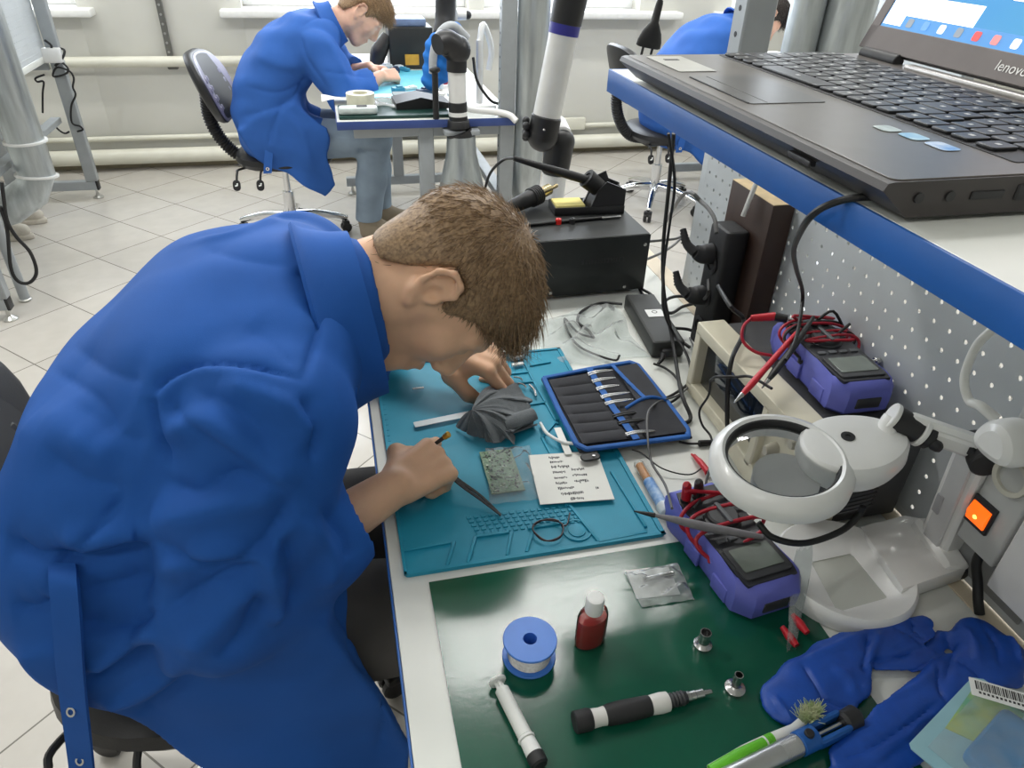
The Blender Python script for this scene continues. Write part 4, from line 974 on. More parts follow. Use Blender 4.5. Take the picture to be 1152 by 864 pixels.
# circuit board in its bag, card with marks, wire loop
M_PCB = pm('circuit_board_green', (62, 96, 72), 0.45, var=0.25, vs=260, col2=(120, 150, 118)); M_CHIP = pm('grey_component', (150, 158, 146), 0.4, 0.3, var=0.2, vs=300)
A = [at(*c, z=ZT_ + .003) for c in ((549, 508), (588, 505), (591, 551), (553, 556))]; T = frame(A[3], x=A[2] - A[3], y=A[0] - A[3]); w_, l_ = np.linalg.norm(A[2] - A[3]), np.linalg.norm(A[0] - A[3])
pcb = thing('circuit_board', 'small green circuit board sealed in a clear bag on the teal mat', 'circuit board', (A[0] + A[2]) / 2 - (0, 0, .002))
part('board', MB().box((0, 0, -.001), (w_, l_, .0006), .0003, T=T), M_PCB, pcb)
rng = np.random.default_rng(11); m = MB()
for k in range(170):
    x, y = rng.uniform(.002, w_ - .004), rng.uniform(.002, l_ - .004); a, b = rng.uniform(.001, .0034, 2); m.box((x, y, .0006), (x + a, y + b, .0006 + rng.uniform(.0006, .002)), .0002, mi=int(rng.integers(0, 3)), T=T)
part('components', m, [M_CHIP, M_DARK, M_PCB], pcb, kind='stuff')
solo('static_bag', bag([(546, 505), (596, 502), (607, 562), (551, 568)], ZT_, .010, None, 5, 30), M_FILM, 'clear crinkled bag around the circuit board on the teal mat', 'bag')
M_PAPER = pm('card_white', (232, 232, 226), 0.6, var=0.015); M_INK = pm('ink', (52, 52, 54), 0.6, var=0.1)
A = [at(*c, z=ZT_ + .004) for c in ((600.7, 512), (680, 511), (691.5, 561.6), (607.6, 567.6))]; T = frame(A[3], x=A[2] - A[3], y=A[0] - A[3]); w_, l_ = np.linalg.norm(A[2] - A[3]), np.linalg.norm(A[0] - A[3])
cd = thing('printed_card', 'white card with rows of small dark marks lying on the teal mat', 'card', (A[0] + A[2]) / 2 - (0, 0, .001))
part('card_sheet', MB().box((0, 0, -.0008), (w_, l_, .0004), .0002, T=T), M_PAPER, cd)
m = MB(); rows = ((.28, .42, .90), (.28, .46, .80), (.28, .52, .70), (.28, .45, .59), (.55, .72, .62), (.28, .46, .47), (.54, .72, .50), (.28, .44, .36), (.54, .74, .38), (.29, .50, .26), (.80, .83, .22), (.31, .62, .15), (.42, .58, .05))
for a, b, y in rows:
    x = a
    while x < b:
        dx = rng.uniform(.008, .022); m.box((x * w_, (y - .006 + rng.normal(0, .008)) * l_, .0004), ((x + dx) * w_, (y + rng.uniform(.02, .045)) * l_, .0006), .0001, T=T); x += dx + .006
part('printed_marks', m, M_INK, cd)
cc = at(617, 597, z=ZT_ + .002); pts = [cc + np.array((.020 * math.cos(a) * (1 + .06 * math.sin(3 * a)), .019 * math.sin(a), .002 + .0016 * math.sin(2.3 * a))) for a in np.linspace(.6, .6 + 2 * PI * 1.95, 30)]
pts += [at(638, 590, z=ZT_ + .004), at(641, 577, z=ZT_ + .004)]
solo('wire_loop', MB().tube(pts, .0011, 6, 4), pm('brown_wire', (58, 44, 46), 0.5), 'thin dark wire coiled in a loop on the teal mat', 'wire')
# metal scraper strip, tiny chips, displays
T, L_ = px_frame((466, 478), (540, 463), ZT_ + .004)
solo('metal_strip', MB().rbox((L_, .014, .0008), r=.001, T=T), pm('frosted_steel_strip', (196, 204, 206), 0.35, 0.5), 'flat pale metal strip on the teal mat beside the grey cloth', 'strip')
def smd(p, q, w, h, name, label, cat, mats, fn=None):
    T, L_ = px_frame(p, q, ZT_ + .0012); m = MB().rbox((L_, w, h), (0, 0, h / 2), r=.0008, T=T)
    if fn: fn(m, L_, w, h, T)
    return solo(name, m, mats, label, cat)
def digits(m, L_, w, h, T):
    for k in (-1, 0, 1):
        for zz_, (a, b) in enumerate(((.0003, .003), (-.0026, -.0003))):
            x = k * L_ * .27
            for q0, q1 in (((x - .0016, b - .0003), (x + .0016, b + .0003)), ((x - .0019, a), (x - .0014, b)), ((x + .0014, a), (x + .0019, b))): m.box((q0[0], q0[1], h), (q1[0], q1[1], h + .0003), .0001, mi=1, T=T)
smd((574, 404), (588, 401), .017, .006, 'digit_display', 'small white three digit display module standing in a tray of the teal mat', 'display', [pm('display_white', (214, 220, 222), 0.4), M_INK], lambda m, L_, w, h, T: (digits(m, L_, w, h, T)))
smd((576, 412), (589, 410), .008, .004, 'chip', 'pale plastic chip below the three digit display on the teal mat', 'chip', M_WPL)
smd((464, 438), (477, 436.5), .004, .002, 'chip', 'tiny white ribbed chip on the teal mat under the chin of the student', 'chip', M_WPL, lambda m, L_, w, h, T: [m.box((-L_ / 2 + k * L_ / 6 + .0006, -w / 2, h), (-L_ / 2 + k * L_ / 6 + .0012, w / 2, h + .0002), .0001, T=T) for k in range(6)])
for i, (p, q, lb_) in enumerate((((596, 433), (603, 446), 'small steel part nearest the ridge beside the tool pouch'), ((583, 431), (592, 436), 'small silver lead bent on the teal mat'), ((578, 424), (588, 428), 'thin silver lead below the white chip on the teal mat'))):
    cable([at(*p, z=ZT_ + .003), at((p[0] + q[0]) / 2 + 1.5, (p[1] + q[1]) / 2 - 1, z=ZT_ + .005), at(*q, z=ZT_ + .003)], .0014 if i else .0022, M_STEEL, 'component_lead', lb_, 'component')
cable([at(608, 476, z=ZT_ + .004), at(616, 488, z=ZT_ + .009), at(632, 497, z=ZT_ + .010), at(645, 499, z=ZT_ + .010)], .0026, M_WPL, 'plastic_strip', 'curved white plastic strip beside the tool pouch', 'strip')
T, L_ = px_frame((627, 481), (640, 511), ZT_ + .0075); solo('paper_strip', MB().rbox((L_, .011, .0005), r=.0005, T=T), M_PAPER, 'narrow white paper strip running under the tool pouch to the card', 'paper')

# grey cloth bunched in the left hand
pin = at(531, 461, z=ZT_ + .040)
M_CLOTH = pm('grey_cotton', (92, 98, 102), 0.9, var=0.10, vs=60, bump=0.5, bs=600, sheen=0.3)
cl = MB()
def swath(e0, e1, lift, fold, ph, curl=0.0, nt=26, ns=40):
    '''a tongue of cloth from the fingers out to the mat, e0..e1 its far edge'''
    g = []; A0, A1 = (at(*e, z=ZT_ + .003) for e in (e0, e1))
    for s in np.linspace(0, 1, ns):
        row = []; E = A0 * (1 - s) + A1 * s
        for t in np.linspace(0, 1, nt):
            p = pin * (1 - t) + E * t; side = nrm(np.cross(E - pin, (0, 0, 1)))
            w = fold * t * math.sin(PI * 2 * s * 1.5 + ph + 2.4 * t) + fold * .4 * math.sin(PI * 9 * s + ph * 2 + 3 * t) * t
            up = lift * math.sin(PI * min(1, t * 1.05)) * (.55 + .45 * math.sin(PI * s)) + abs(w) * .5 + curl * max(0, t - .72) * 3.2
            row.append(p + side * w + np.array((0, 0, up)) - (E - pin) * (curl * 2.2 * max(0, t - .80) ** 1 * 8))
        g.append(row)
    cl.sheet(g, .0020)
swath((513, 480), (545, 497), .004, .006, .3); swath((538, 496), (582, 499), .010, .010, 1.4); swath((572, 498), (606, 474), .012, .009, 2.2, .012); swath((604, 478), (588, 440), .016, .011, .2, .010); swath((584, 446), (556, 432), .014, .008, 3.0)
for k, (r_, L0) in enumerate(((.0125, 1.0), (.0088, .9), (.0050, .8))):
    g = []
    for s in np.linspace(0, 1, 16):
        c0 = at(566 + 34 * s * L0, 480 - 11 * s * L0, z=ZT_ + .016 + .002 * math.sin(5 * s)); ax_ = nrm(at(600, 469, z=ZT_) - at(566, 480, z=ZT_)); sd_ = np.cross(ax_, (0, 0, 1))
        g.append([c0 + sd_ * r_ * 1.15 * math.cos(a) * (1 + .08 * math.sin(4 * s + k)) + np.array((0, 0, 1)) * r_ * (1 + .1 * s) * math.sin(a) for a in np.linspace(.3 + k, .3 + k + 5.6, 30)])
    cl.sheet(g, .0018)
solo('grey_cloth', cl, M_CLOTH, 'crumpled dark grey cloth pinched in the left hand of the student', 'cloth')
# probe in the right hand and black tweezers under it
M_BRASS = pm('brass', (214, 168, 74), 0.3, 0.8)
hp = at(505, 488, z=.822); m = MB(); e = at(512, 486, z=.826)
pen = thing('brass_probe', 'thin dark tool with a brass end held in the right fist of the student', 'tool', hp - (0, 0, .02))
ax_ = nrm(at(508, 485, z=.835) - at(490, 498, z=.812)); p0 = at(504, 489, z=.824)
part('shaft', MB().cyl(p0 - ax_ * .055, p0 - ax_ * .004, .0022, .0030, 14), M_DARK, pen); part('brass_end', MB().cyl(p0 - ax_ * .008, p0 + ax_ * .002, .0042, .0046, 18, ch=.0008), M_BRASS, pen)
tw = thing('tweezers', 'black tweezers held under the right fist, tips resting on the teal mat', 'tweezers', at(540, 560, z=ZT_))
for s_ in (-1, 1):
    pts = [at(492, 520, z=.782) + (0, .0, .0), at(515, 541, z=.775) + np.array((0, .004 * s_, 0)), at(541, 560, z=.766) + np.array((0, .005 * s_, 0)), at(563, 579, z=.759) + np.array((0, .0012 * s_, 0))]
    m = MB(); P_ = spline(pts, 6)
    for a, b, k in zip(P_[:-1], P_[1:], range(len(P_))): m.bar(a, b + (b - a) * .1, .0065 * (1 - .75 * k / len(P_)) + .0004, .0016, ch=.0003)
    part('arm', m, M_CBLK, tw)

# tool roll
A = [at(*c, z=z) for c, z in (((609, 425), .766), ((716, 407), .764), ((779, 491), .766), ((652, 507), .770))]
def tr(s, t, z=0.0):
    b = (A[0] * (1 - s) + A[1] * s) * (1 - t) + (A[3] * (1 - s) + A[2] * s) * t
    return b + np.array((0, 0, z - .006 * math.sin(PI * s) * math.sin(PI * t)))
M_FAB = pm('charcoal_fabric', (48, 49, 54), 0.85, var=0.08, vs=40, bump=0.3, bs=900); M_TRIM = pm('blue_tape_trim', (28, 92, 168), 0.7, var=0.06, vs=60, bump=0.25, bs=700)
roll_ = thing('tool_pouch', 'open charcoal tool pouch with blue edging lying over the teal mat', 'pouch', tr(.5, .5) - (0, 0, .008))
part('backing', MB().sheet([[tr(s, t, -.003) for t in np.linspace(0, 1, 20)] for s in np.linspace(0, 1, 20)], .003), M_FAB, roll_)
def pad(t): return .0035 * abs(math.sin(PI * 7 * t)) ** .6
part('pocket_panel', MB().sheet([[tr(s, t, .0015 + pad((t - .06) / .88) * min(1, (s - .04) * 14, (.46 - s) * 14 + .3)) for t in np.linspace(.06, .94, 71)] for s in np.linspace(.05, .46, 14)], .0015), M_FAB, roll_)
rim_ = [(.02, .02), (.5, 0.0), (.93, .0), (.985, .06), (1.0, .5), (1.0, .92), (.96, 1.0), (.5, 1.0), (.06, 1.0), (.0, .93), (0, .5), (.02, .02)]
rp_ = []
for (a, b), (c, d) in zip(rim_[:-1], rim_[1:]): rp_ += [tr(a + (c - a) * k / 6, b + (d - b) * k / 6, .001) for k in range(6)]
rp_.append(rp_[0]); part('edge_trim', MB().tube(rp_, .0048, 8, 1, flat=.75), M_TRIM, roll_)
def tape(s0, t0, s1, t1, z0, w=.009): return MB().sheet([[tr(s0 + (s1 - s0) * k, t0 + (t1 - t0) * k, z0 + .001 * abs(math.sin(k * 22))) + nrm(A[1] - A[0]) * o for o in (-w / 2, 0, w / 2)] for k in np.linspace(0, 1, 24)], .0012)
part('pocket_tape', tape(.48, .02, .50, .98, .0055, .011), M_TRIM, roll_)
part('elastic_tape', tape(.72, .03, .84, .62, .006, .007), M_TRIM, roll_)
part('flap', MB().sheet([[tr(s, t, .004 + .010 * math.sin(PI * (t - .05) / .62) * (s - .7)) for t in np.linspace(.05, .62, 14)] for s in np.linspace(.74, .97, 10)], .0016), M_FAB, roll_)
part('flap_pocket', MB().sheet([[tr(s, t, .003 + .014 * (1 - (t - .58) / .38) * math.sin(PI * min(1, (s - .60) / .38))) for t in np.linspace(.58, .96, 12)] for s in np.linspace(.60, .98, 14)], .0016), M_FAB, roll_)
part('flap_binding', MB().tube([tr(s, .58 + .0 * s, .0045 + .014 * math.sin(PI * min(1, (s - .60) / .38))) for s in np.linspace(.60, .98, 14)], .0032, 8, 2), M_TRIM, roll_)
for i, (t0, L0, blk) in enumerate(((.09, .17, 0), (.19, .16, 0), (.29, .15, 0), (.40, .20, 0), (.49, .19, 0), (.66, .20, 1), (.76, .26, 1), (.91, .18, 0))):
    sg = .50; lab = ('topmost steel tool tip in the tool pouch, nearest the fold', 'second steel tool tip from the top in the tool pouch', 'third steel tool tip from the top in the tool pouch', 'fourth steel tool tip from the top in the tool pouch', 'fifth steel tool tip from the top in the tool pouch', 'upper black tweezers in the tool pouch', 'lower black tweezers with angled tips in the tool pouch', 'lowest steel tool tip in the tool pouch')[i]
    m = MB()
    for s_ in (-1, 1): m.tube([tr(.44, t0 + .012 * s_, .0050), tr(.52, t0 + .010 * s_, .0075), tr(.52 + L0 * .6, t0 + .008 * s_ + .004, .0075), tr(.52 + L0, t0 + .002 * s_ + (.03 if blk else .006), .0068)], [.0019, .0020, .0015, .0006], 6, 4)
    solo('tweezers', m, M_CBLK if blk else M_STEEL, lab, 'tweezers', 'tweezers in the tool pouch')
# push button foot of the pouch flap on the card
solo('snap_tab', MB().rbox((.030, .016, .003), r=.007, T=frame(at(664, 514, z=.768), x=(1, .05, 0), z=(0, 0, 1))).lathe([(.002, 0), (.0022, .0012), (.0004, .0014)], 14, frame(at(668, 513, z=.7698)), mi=1), [M_CBLK, M_STEEL], 'black fabric tab with a press stud poking out below the tool pouch', 'tab')
# glue syringe beyond the mat, red clip, jack plug
p, q = at(716, 518, z=ZD + .009), at(752, 580, z=ZD + .009); d = q - p; U_ = lambda t: p + d * t
gs = thing('glue_syringe', 'clear syringe of amber glue with a blue label beside the teal mat', 'syringe', (p + q) / 2 - (0, 0, .009))
part('amber_fill', MB().cyl(U_(.10), U_(.42), .0062, n=18), pm('amber_glue', (190, 120, 40), 0.3, var=.05), gs); part('label_wrap', MB().cyl(U_(.40), U_(.82), .0082, n=20), pm('label_blue', (86, 140, 206), 0.5, col2=(190, 214, 236), vs=90), gs)
part('tube', MB().lathe([(.003, 0), (.0078, np.linalg.norm(d) * .09), (.0080, np.linalg.norm(d) * .86)], 20, frame(p, z=d), caps=False), M_FILM, gs); part('stopper', MB().cyl(U_(.82), U_(.98), .0105, .0098, 24, ch=.002), pm('clear_white_plastic', (214, 222, 226), 0.3), gs)
rc = thing('crocodile_clip', 'red crocodile clip on a thin black lead beside the magnifier lens', 'clip', at(789, 525, z=ZD))
a, b = at(778, 511, z=ZD + .004), at(796, 533, z=ZD + .010)
part('upper_jaw', MB().tube([a, (a + b) / 2 + (0, 0, .004), b + (0, 0, .003)], [.0015, .0045, .0048], 8), M_RED, rc); part('lower_jaw', MB().tube([a + (.004, -.002, 0), (a + b) / 2 + (.004, -.003, 0), b], [.0015, .004, .004], 8), M_RED, rc)
part('metal_jaw', MB().bar(b, b + nrm(b - a) * .012 - (0, 0, .004), .006, .004), M_STEEL, rc)
cable([at(792, 525, z=ZD + .010), at(775, 534, z=ZD + .006), at(745, 527, z=ZD + .010), at(722, 510, z=ZD + .014), at(711, 506, z=ZD + .016)], .0011, M_CBLK, 'clip_lead', 'thin black lead running from the red crocodile clip to the tool pouch')
jp = thing('jack_plug', 'black barrel plug lying on the bench between the tool pouch and the magnifier', 'plug', at(795, 499, z=ZD))
a, b = at(786, 499, z=ZD + .006), at(802, 498, z=ZD + .006); part('grip', MB().cyl(a, b, .0052, .0046, 16, ch=.001), M_CBLK, jp); part('tip', MB().cyl(b, b + nrm(b - a) * .009, .0028, n=12), M_STEEL, jp)
part('lead', MB().tube([a, at(775, 499, z=ZD + .005), at(764, 497, z=ZD + .006)], .0018, 8), M_CBLK, jp)

# ---------------------------------------------------------------- instruments
M_LCD = pm('lcd_grey', (108, 116, 108), 0.2, var=0.05, vs=40, coat=0.5); M_FACE = pm('meter_face', (44, 45, 50), 0.4, var=0.05); M_KEY = pm('grey_keys', (92, 94, 98), 0.5)
def multimeter(label, T, base):
    """x across, y towards the jacks, z up; origin under the middle"""
    W, L, H = .094, .194, .046; o = thing('multimeter', label, 'multimeter', base, 'violet blue multimeters')
    def oct_(sx, sy, y0=0, wst=0.0):
        P = [(-sx + .016, -sy), (sx - .016, -sy), (sx, -sy + .018), (sx - wst, -sy + .07), (sx - wst, sy * .3), (sx, sy - .03), (sx - .012, sy), (-sx + .012, sy), (-sx, sy - .03), (-sx + wst, sy * .3), (-sx + wst, -sy + .07), (-sx, -sy + .018)]
        return P
    lp = lambda k, z, w=.004: np.array([(x, y, z) for x, y in oct_(W / 2 * k, L / 2 * k, wst=w)])
    part('case', MB(T).loft([lp(.93, 0), lp(.99, .006), lp(1.0, .018), lp(1.0, .030), lp(.95, .040), lp(.86, H), lp(.84, H), lp(.83, H - .002)], smooth=False), M_BLUEPL, o)
    for s in (-1, 1):
        for y in (-.03, .03): part('side_bumper', MB(T).rbox((.004, .030, .022), (s * (W / 2 - .002), y - .02, .014), r=.0015), M_BLUEPL, o)
    part('infrared_port', MB(T).rbox((.036, .004, .016), (0, -L / 2 + .0005, .020), r=.002), M_DARK, o)
    part('face', MB(T).prism([(-.034, -.082), (.034, -.082), (.037, -.070), (.037, .062), (.030, .082), (-.030, .082), (-.037, .062), (-.037, -.070)], H - .003, H + .0012, ch=.0006), M_FACE, o)
    sc = part('display', MB(T).rbox((.066, .052, .004), (0, -.050, H + .0018), r=.005, ch=.001), M_DARK, o)
    part('screen', MB(T).rbox((.055, .036, .001), (0, -.048, H + .0042), r=.002, ch=.0003), M_LCD, sc)
    kb = MB(T)
    for k in range(4): kb.rbox((.012, .007, .003), (-.0245 + k * .0163, -.012, H + .002), r=.002, ch=.001, n=2)
    part('key_row', kb, M_KEY, o)
    d = part('dial', MB(T).lathe([(.024, H), (.024, H + .003), (.021, H + .004), (.0205, H + .008), (.018, H + .010), (.001, H + .010)], 40, frame((0, .022, 0))), M_DARK, o)
    part('pointer', MB(T).rbox((.006, .036, .004), (0, .022, H + .0115), r=.002, ch=.001), M_KEY, d)
    for k in range(4): part('jack', MB(T).ring([(.003, 0), (.0062, 0), (.0062, .003), (.003, .003)], 20, frame((-.027 + k * .018, .066, H + .001)), mi=0), M_CAP, o)
    return o
TA = frame((.432, .552, ZD + .001), x=(.993, .118, 0), z=(0, 0, 1)); ma = multimeter('violet blue multimeter on the bench wrapped in red leads beside the magnifier', TA, TA[:3, 3])
ZSC = .886
TB = frame((.652, .730, ZSC + .001), x=(.998, -.04, 0), z=(0, 0, 1)); mb2 = multimeter('violet blue multimeter lying on the beige oscilloscope below the shelf', TB, TB[:3, 3])
def loc(T, *p): return T[:3, :3] @ np.array(p) + T[:3, 3]
def coil(T, turns, y0, y1, r, W=.052, zt=.056, zb=.026, ph=0.0, sides=True):
    P = []
    for t in np.linspace(0, 1, int(22 * turns)):
        a = 2 * PI * turns * t + ph; y = y0 + (y1 - y0) * t + .004 * math.sin(a * 1.7)
        P.append(loc(T, (W + .002 * math.sin(3 * a)) * np.sign(math.cos(a)) * abs(math.cos(a)) ** .6, y + .012 * math.sin(a), zb + (zt - zb) * (.5 + .5 * math.sin(a))))
    return P
def leads(T, mcol, label, turns, y0, y1, ph, head, tail, r=.0022):
    return solo('test_lead', MB().tube(head + coil(T, turns, y0, y1, r, ph=ph) + tail, r, 8, 4), mcol, label, 'test lead')
leads(TA, M_CRED, 'red test lead wound round the multimeter beside the magnifier', 2.6, .045, -.012, .4, [loc(TA, -.012, .066, .055), loc(TA, -.03, .06, .070)], [loc(TA, .03, -.02, .058)], .0026)
leads(TB, M_CRED, 'red test lead wound round the multimeter on the oscilloscope', 3.2, .060, .005, .8, [loc(TB, -.012, .066, .054), loc(TB, -.03, .062, .068)], [loc(TB, .03, .0, .058)])
leads(TB, M_CBLK, 'black test lead wound round the multimeter on the oscilloscope', 1.6, .050, .012, .2, [loc(TB, .012, .066, .054), loc(TB, .03, .06, .072)], [loc(TB, .04, .03, .066)])
for nm, T, dx, m, lb in (('banana_plug', TA, -.026, M_RED, 'red plug in the multimeter beside the magnifier'), ('banana_plug', TA, -.008, M_DARK, 'grey plug beside the red one in the multimeter near the magnifier')):
    pl = MB().tube([loc(T, dx, .066, .046), loc(T, dx, .067, .058), loc(T, dx - .003, .066, .073), loc(T, dx - .010, .060, .082)], [.0062, .0066, .0058, .003], 14, 5); solo(nm, pl, m, lb, 'plug')
# grey probe resting across the first meter; probes by the second
def probe(pts, mcol, label, tipm=None, rr=(.0022, .0042, .0056, .0058, .0048, .0030)):
    o = thing('test_probe', label, 'probe', np.array(pts[len(pts) // 2]) - (0, 0, .004)); P = spline(pts, 8)
    n = len(P); k = max(2, n // 5)
    part('handle', MB().tube(P[k:], list(rr), 14, 1), mcol, o); part('tip', MB().tube(P[:k + 1], [.0008, .0022, .0034], 12, 1), tipm or M_STEEL, o)
    return o
probe([at(713, 575, z=.822), at(752, 583, z=.818), at(800, 594, z=.813), at(858, 604, z=.808)], pm('grey_probe', (120, 118, 122), 0.5), 'grey test probe with a black tip lying across the multimeter near the magnifier', M_CBLK)
probe([at(826, 453, z=.915), at(842, 436, z=.924), at(872, 402, z=.938), at(900, 370, z=.950)], M_RED, 'red test probe pointing down over the front of the oscilloscope', None, (.003, .0048, .0042, .0040, .0038, .0026))
probe([at(857, 437, z=.918), at(870, 420, z=.930), at(893, 390, z=.942), at(915, 357, z=.955)], M_CBLK, 'black test probe beside the red probe over the oscilloscope', None, (.003, .0050, .0048, .0046, .0040, .0028))
cl = thing('crocodile_clip', 'red crocodile clip with a black boot on top of the oscilloscope by the meter', 'clip', at(865, 360, z=ZSC + .04))
a, b, c = at(845, 358, z=.935), at(872, 356, z=.940), at(886, 359, z=.940); part('boot', MB().tube([a, b], [.005, .0065], 12), M_RED, cl); part('sleeve', MB().tube([b, c], [.0068, .006], 12), M_CBLK, cl); part('tip', MB().cyl(c, c + nrm(c - b) * .016, .0022, n=10), M_STEEL, cl)
cable([at(845, 358, z=.935), at(836, 368, z=.930), at(836, 384, z=.915), at(850, 396, z=.905), at(868, 400, z=.900)], .0024, M_CRED, 'clip_lead', 'red lead curling from the red clip down the side of the upper multimeter')

# oscilloscope
M_BEIGE = pm('beige_case', (208, 202, 180), 0.45, var=0.04, vs=15); M_CRT = pm('crt_glass', (22, 30, 40), 0.08, var=0.1, spec=0.8)
os_ = thing('oscilloscope', 'beige oscilloscope with a dark screen standing against the perforated panel', 'oscilloscope', (.62, .75, ZD))
y0, y1 = .565, .918
part('case', MB().rbox((.115, y1 - y0 - .014, ZSC - ZD - .012), (.640, (y0 + y1) / 2, (ZD + ZSC) / 2 + .002), r=.006, ch=.003), pm('scope_dark_case', (66, 66, 68), 0.55, var=.05), os_)
m = MB()
for p, q in (((.545, y0, ZSC - .020), (.592, y1, ZSC)), ((.545, y0, ZD + .006), (.592, y1, ZD + .026)), ((.545, y1 - .018, ZD + .02), (.592, y1, ZSC - .015)), ((.545, .690, ZD + .02), (.592, .704, ZSC - .015)), ((.545, y0, ZD + .02), (.592, y0 + .012, ZSC - .015)), ((.556, y0, ZD + .02), (.585, .695, ZSC - .015))): m.box(p, q, .002)
part('bezel', m, M_BEIGE, os_); part('screen', MB().rbox((.006, .198, .096), (.565, .802, (ZD + ZSC) / 2), r=.002, ch=.002), M_CRT, os_)
for ky, kz, kr in ((.665, .855, .010), (.625, .855, .008), (.665, .815, .008), (.625, .815, .008), (.665, .785, .006), (.625, .785, .006)):
    part('knob', MB().lathe([(kr, 0), (kr, .006), (kr * .8, .012), (kr * .7, .016), (.001, .016)], 24, frame((.556, ky, kz), z=(-1, 0, 0))), pm('knob_beige', (182, 176, 160), 0.45), os_)
for fy in (y0 + .03, y1 - .03):
    for fx in (.575, .675): part('foot', MB().cyl((fx, fy, ZD), (fx, fy, ZD + .010), .009, n=14), M_CAP, os_)

# illuminated magnifier on a folding stand
M_MW = pm('magnifier_white', (238, 238, 236), 0.28, var=0.012, coat=0.2); M_MG = pm('magnifier_grey', (206, 206, 206), 0.35, var=0.015)
mg = thing('magnifier_lamp', 'white stand magnifier with a big round lens beside the multimeter', 'magnifier', (.56, .487, ZD))
hc = np.array((.452, .528, .925)); nz = nrm((-.10, -.06, 1)); Th = frame(hc, x=(1, 0, .1), z=nz)
part('lens_ring', MB().ring([(.0605, .008), (.0655, .0115), (.073, .008), (.0785, -.002), (.0775, -.016), (.071, -.023), (.0615, -.020), (.0605, -.006)], 64, Th), M_MW, mg)
part('lens_gasket', MB().ring([(.0575, .001), (.0600, .0085), (.0625, .0092), (.0620, -.004), (.0575, -.004)], 64, Th), M_CAP, mg)
m = bpy.data.materials.new('lens_glass'); m.use_nodes = True; b_ = m.node_tree.nodes['Principled BSDF']
for k_, v_ in (('Transmission Weight', 1.0), ('Roughness', 0.02), ('IOR', 1.38), ('Base Color', (.93, .95, .95, 1))): b_.inputs[k_].default_value = v_
part('lens', MB().lathe([(.001, .0004), (.025, .0006), (.045, .0010), (.0585, .0016), (.0585, .0030), (.045, .0036), (.025, .0040), (.001, .0042)], 64, Th), m, mg)
lx, ly = nrm(np.array((.545, .522, .935)) - hc), None
a = np.linspace(0, 2 * PI, 48, endpoint=False); L = []
for z_, k_ in ((-.028, .80), (-.026, .95), (-.014, 1.03), (.002, 1.0), (.008, .93), (.010, .80), (.010, .2)): L.append(np.stack([.092 + .064 * k_ * np.cos(a), .047 * k_ * np.sin(a) * (1 - .12 * np.cos(a)), np.full(48, z_)], 1))
part('battery_cover', MB(Th).loft(L), M_MW, mg)
part('screw_hole', MB(Th).ring([(.003, .0095), (.0075, .0095), (.0078, .0112), (.003, .0112)], 20, frame((.085, .006, 0))).lathe([(.0001, .0098), (.0035, .0098), (.0035, .0102), (.0001, .0102)], 16, frame((.085, .006, 0))), M_CAP, mg)
m = MB(Th).rbox((.060, .070, .050), (.085, .0, -.050), r=.012, ch=.006)
for k_ in range(6): m.rbox((.046, .072, .0022), (.088, 0, -.068 + k_ * .0068), r=.001, mi=1)
part('lamp_housing', m, [M_DARK, M_CAP], mg)
part('diffuser_tube', MB(Th).lathe([(.030, -.055), (.034, -.052), (.036, -.022)], 32, frame((.008, -.004, 0))), M_MG, mg)
cb = [at(853, 588, z=.890), at(870, 605, z=.878), at(905, 611, z=.868), at(945, 598, z=.866), at(966, 580, z=.872), at(971, 570, z=.884)]
part('lamp_cable', MB().tube(cb, .0036, 10), M_CBLK, mg)
# joint, arms, base
w0 = at(1001, 467, x=.590); jd = nrm(CR * .86 - CU * .50 - CF * .10)
part('joint_ring', MB().cyl(w0, w0 + jd * .006, .0165, n=28, ch=.001), M_MW, mg); part('joint_barrel', MB().cyl(w0 + jd * .006, w0 + jd * .036, .0150, n=28, ch=.001), M_CAP, mg); part('joint_ring', MB().cyl(w0 + jd * .036, w0 + jd * .042, .0175, n=28, ch=.001), M_MW, mg)
kb = w0 + jd * .044; m = MB().cyl(w0 + jd * .042, kb + jd * .008, .0150, n=24, ch=.002); m.rbox((.036, .012, .016), r=.005, T=frame(kb + jd * .012, x=np.cross(jd, (0, 0, 1)), z=jd)); part('joint_knob', m, M_CAP, mg)
el = at(1103, 506, x=.678); hb = np.array((.700, .497, .782)); ne = w0 + jd * .02
part('head_neck', MB().tube([loc(Th, .135, 0, -.006), w0 * .6 + loc(Th, .135, 0, -.006) * .4, w0 + jd * .004], [.012, .011, .010], 14), M_MW, mg)
m = MB(); m.bar(ne, el + nrm(el - ne) * .012, .024, .022, ch=.005); m.bar(ne + (0, 0, .009), el + (0, 0, .009), .018, .014, ch=.005); part('upper_arm', m, M_MW, mg)
part('elbow_cap', MB().cyl(el + (-.012, -.022, -.004), el + (.012, .022, -.004), .0155, n=24, ch=.002), M_CAP, mg); part('elbow_screw', MB().cyl(el + (-.020, -.004, .004), el + (-.014, -.002, .004), .005, n=14), M_CAP, mg)
side = nrm(np.cross(el - hb, (0, 1, .2))); m = MB(); m.bar(hb, el, .030, .044, up=(0, 1, 0), ch=.004)
m.bar(hb + (-.0165, 0, .0), el + (-.0165, 0, 0), .004, .026, up=(0, 1, 0), ch=.0015, mi=1); m.rbox((.003, .010, .030), r=.001, mi=2, T=frame(hb + (el - hb) * .40 + (-.019, .008, 0), z=el - hb, y=(0, 1, 0))); part('lower_arm', m, [M_MW, M_MG, pm('label_grey', (170, 170, 172), .5)], mg)
bc = np.array((.556, .487, ZD)); ap = [at(*p, z=ZD + .020) for p in ((914, 628), (960, 618), (1001, 668), (944, 684))]
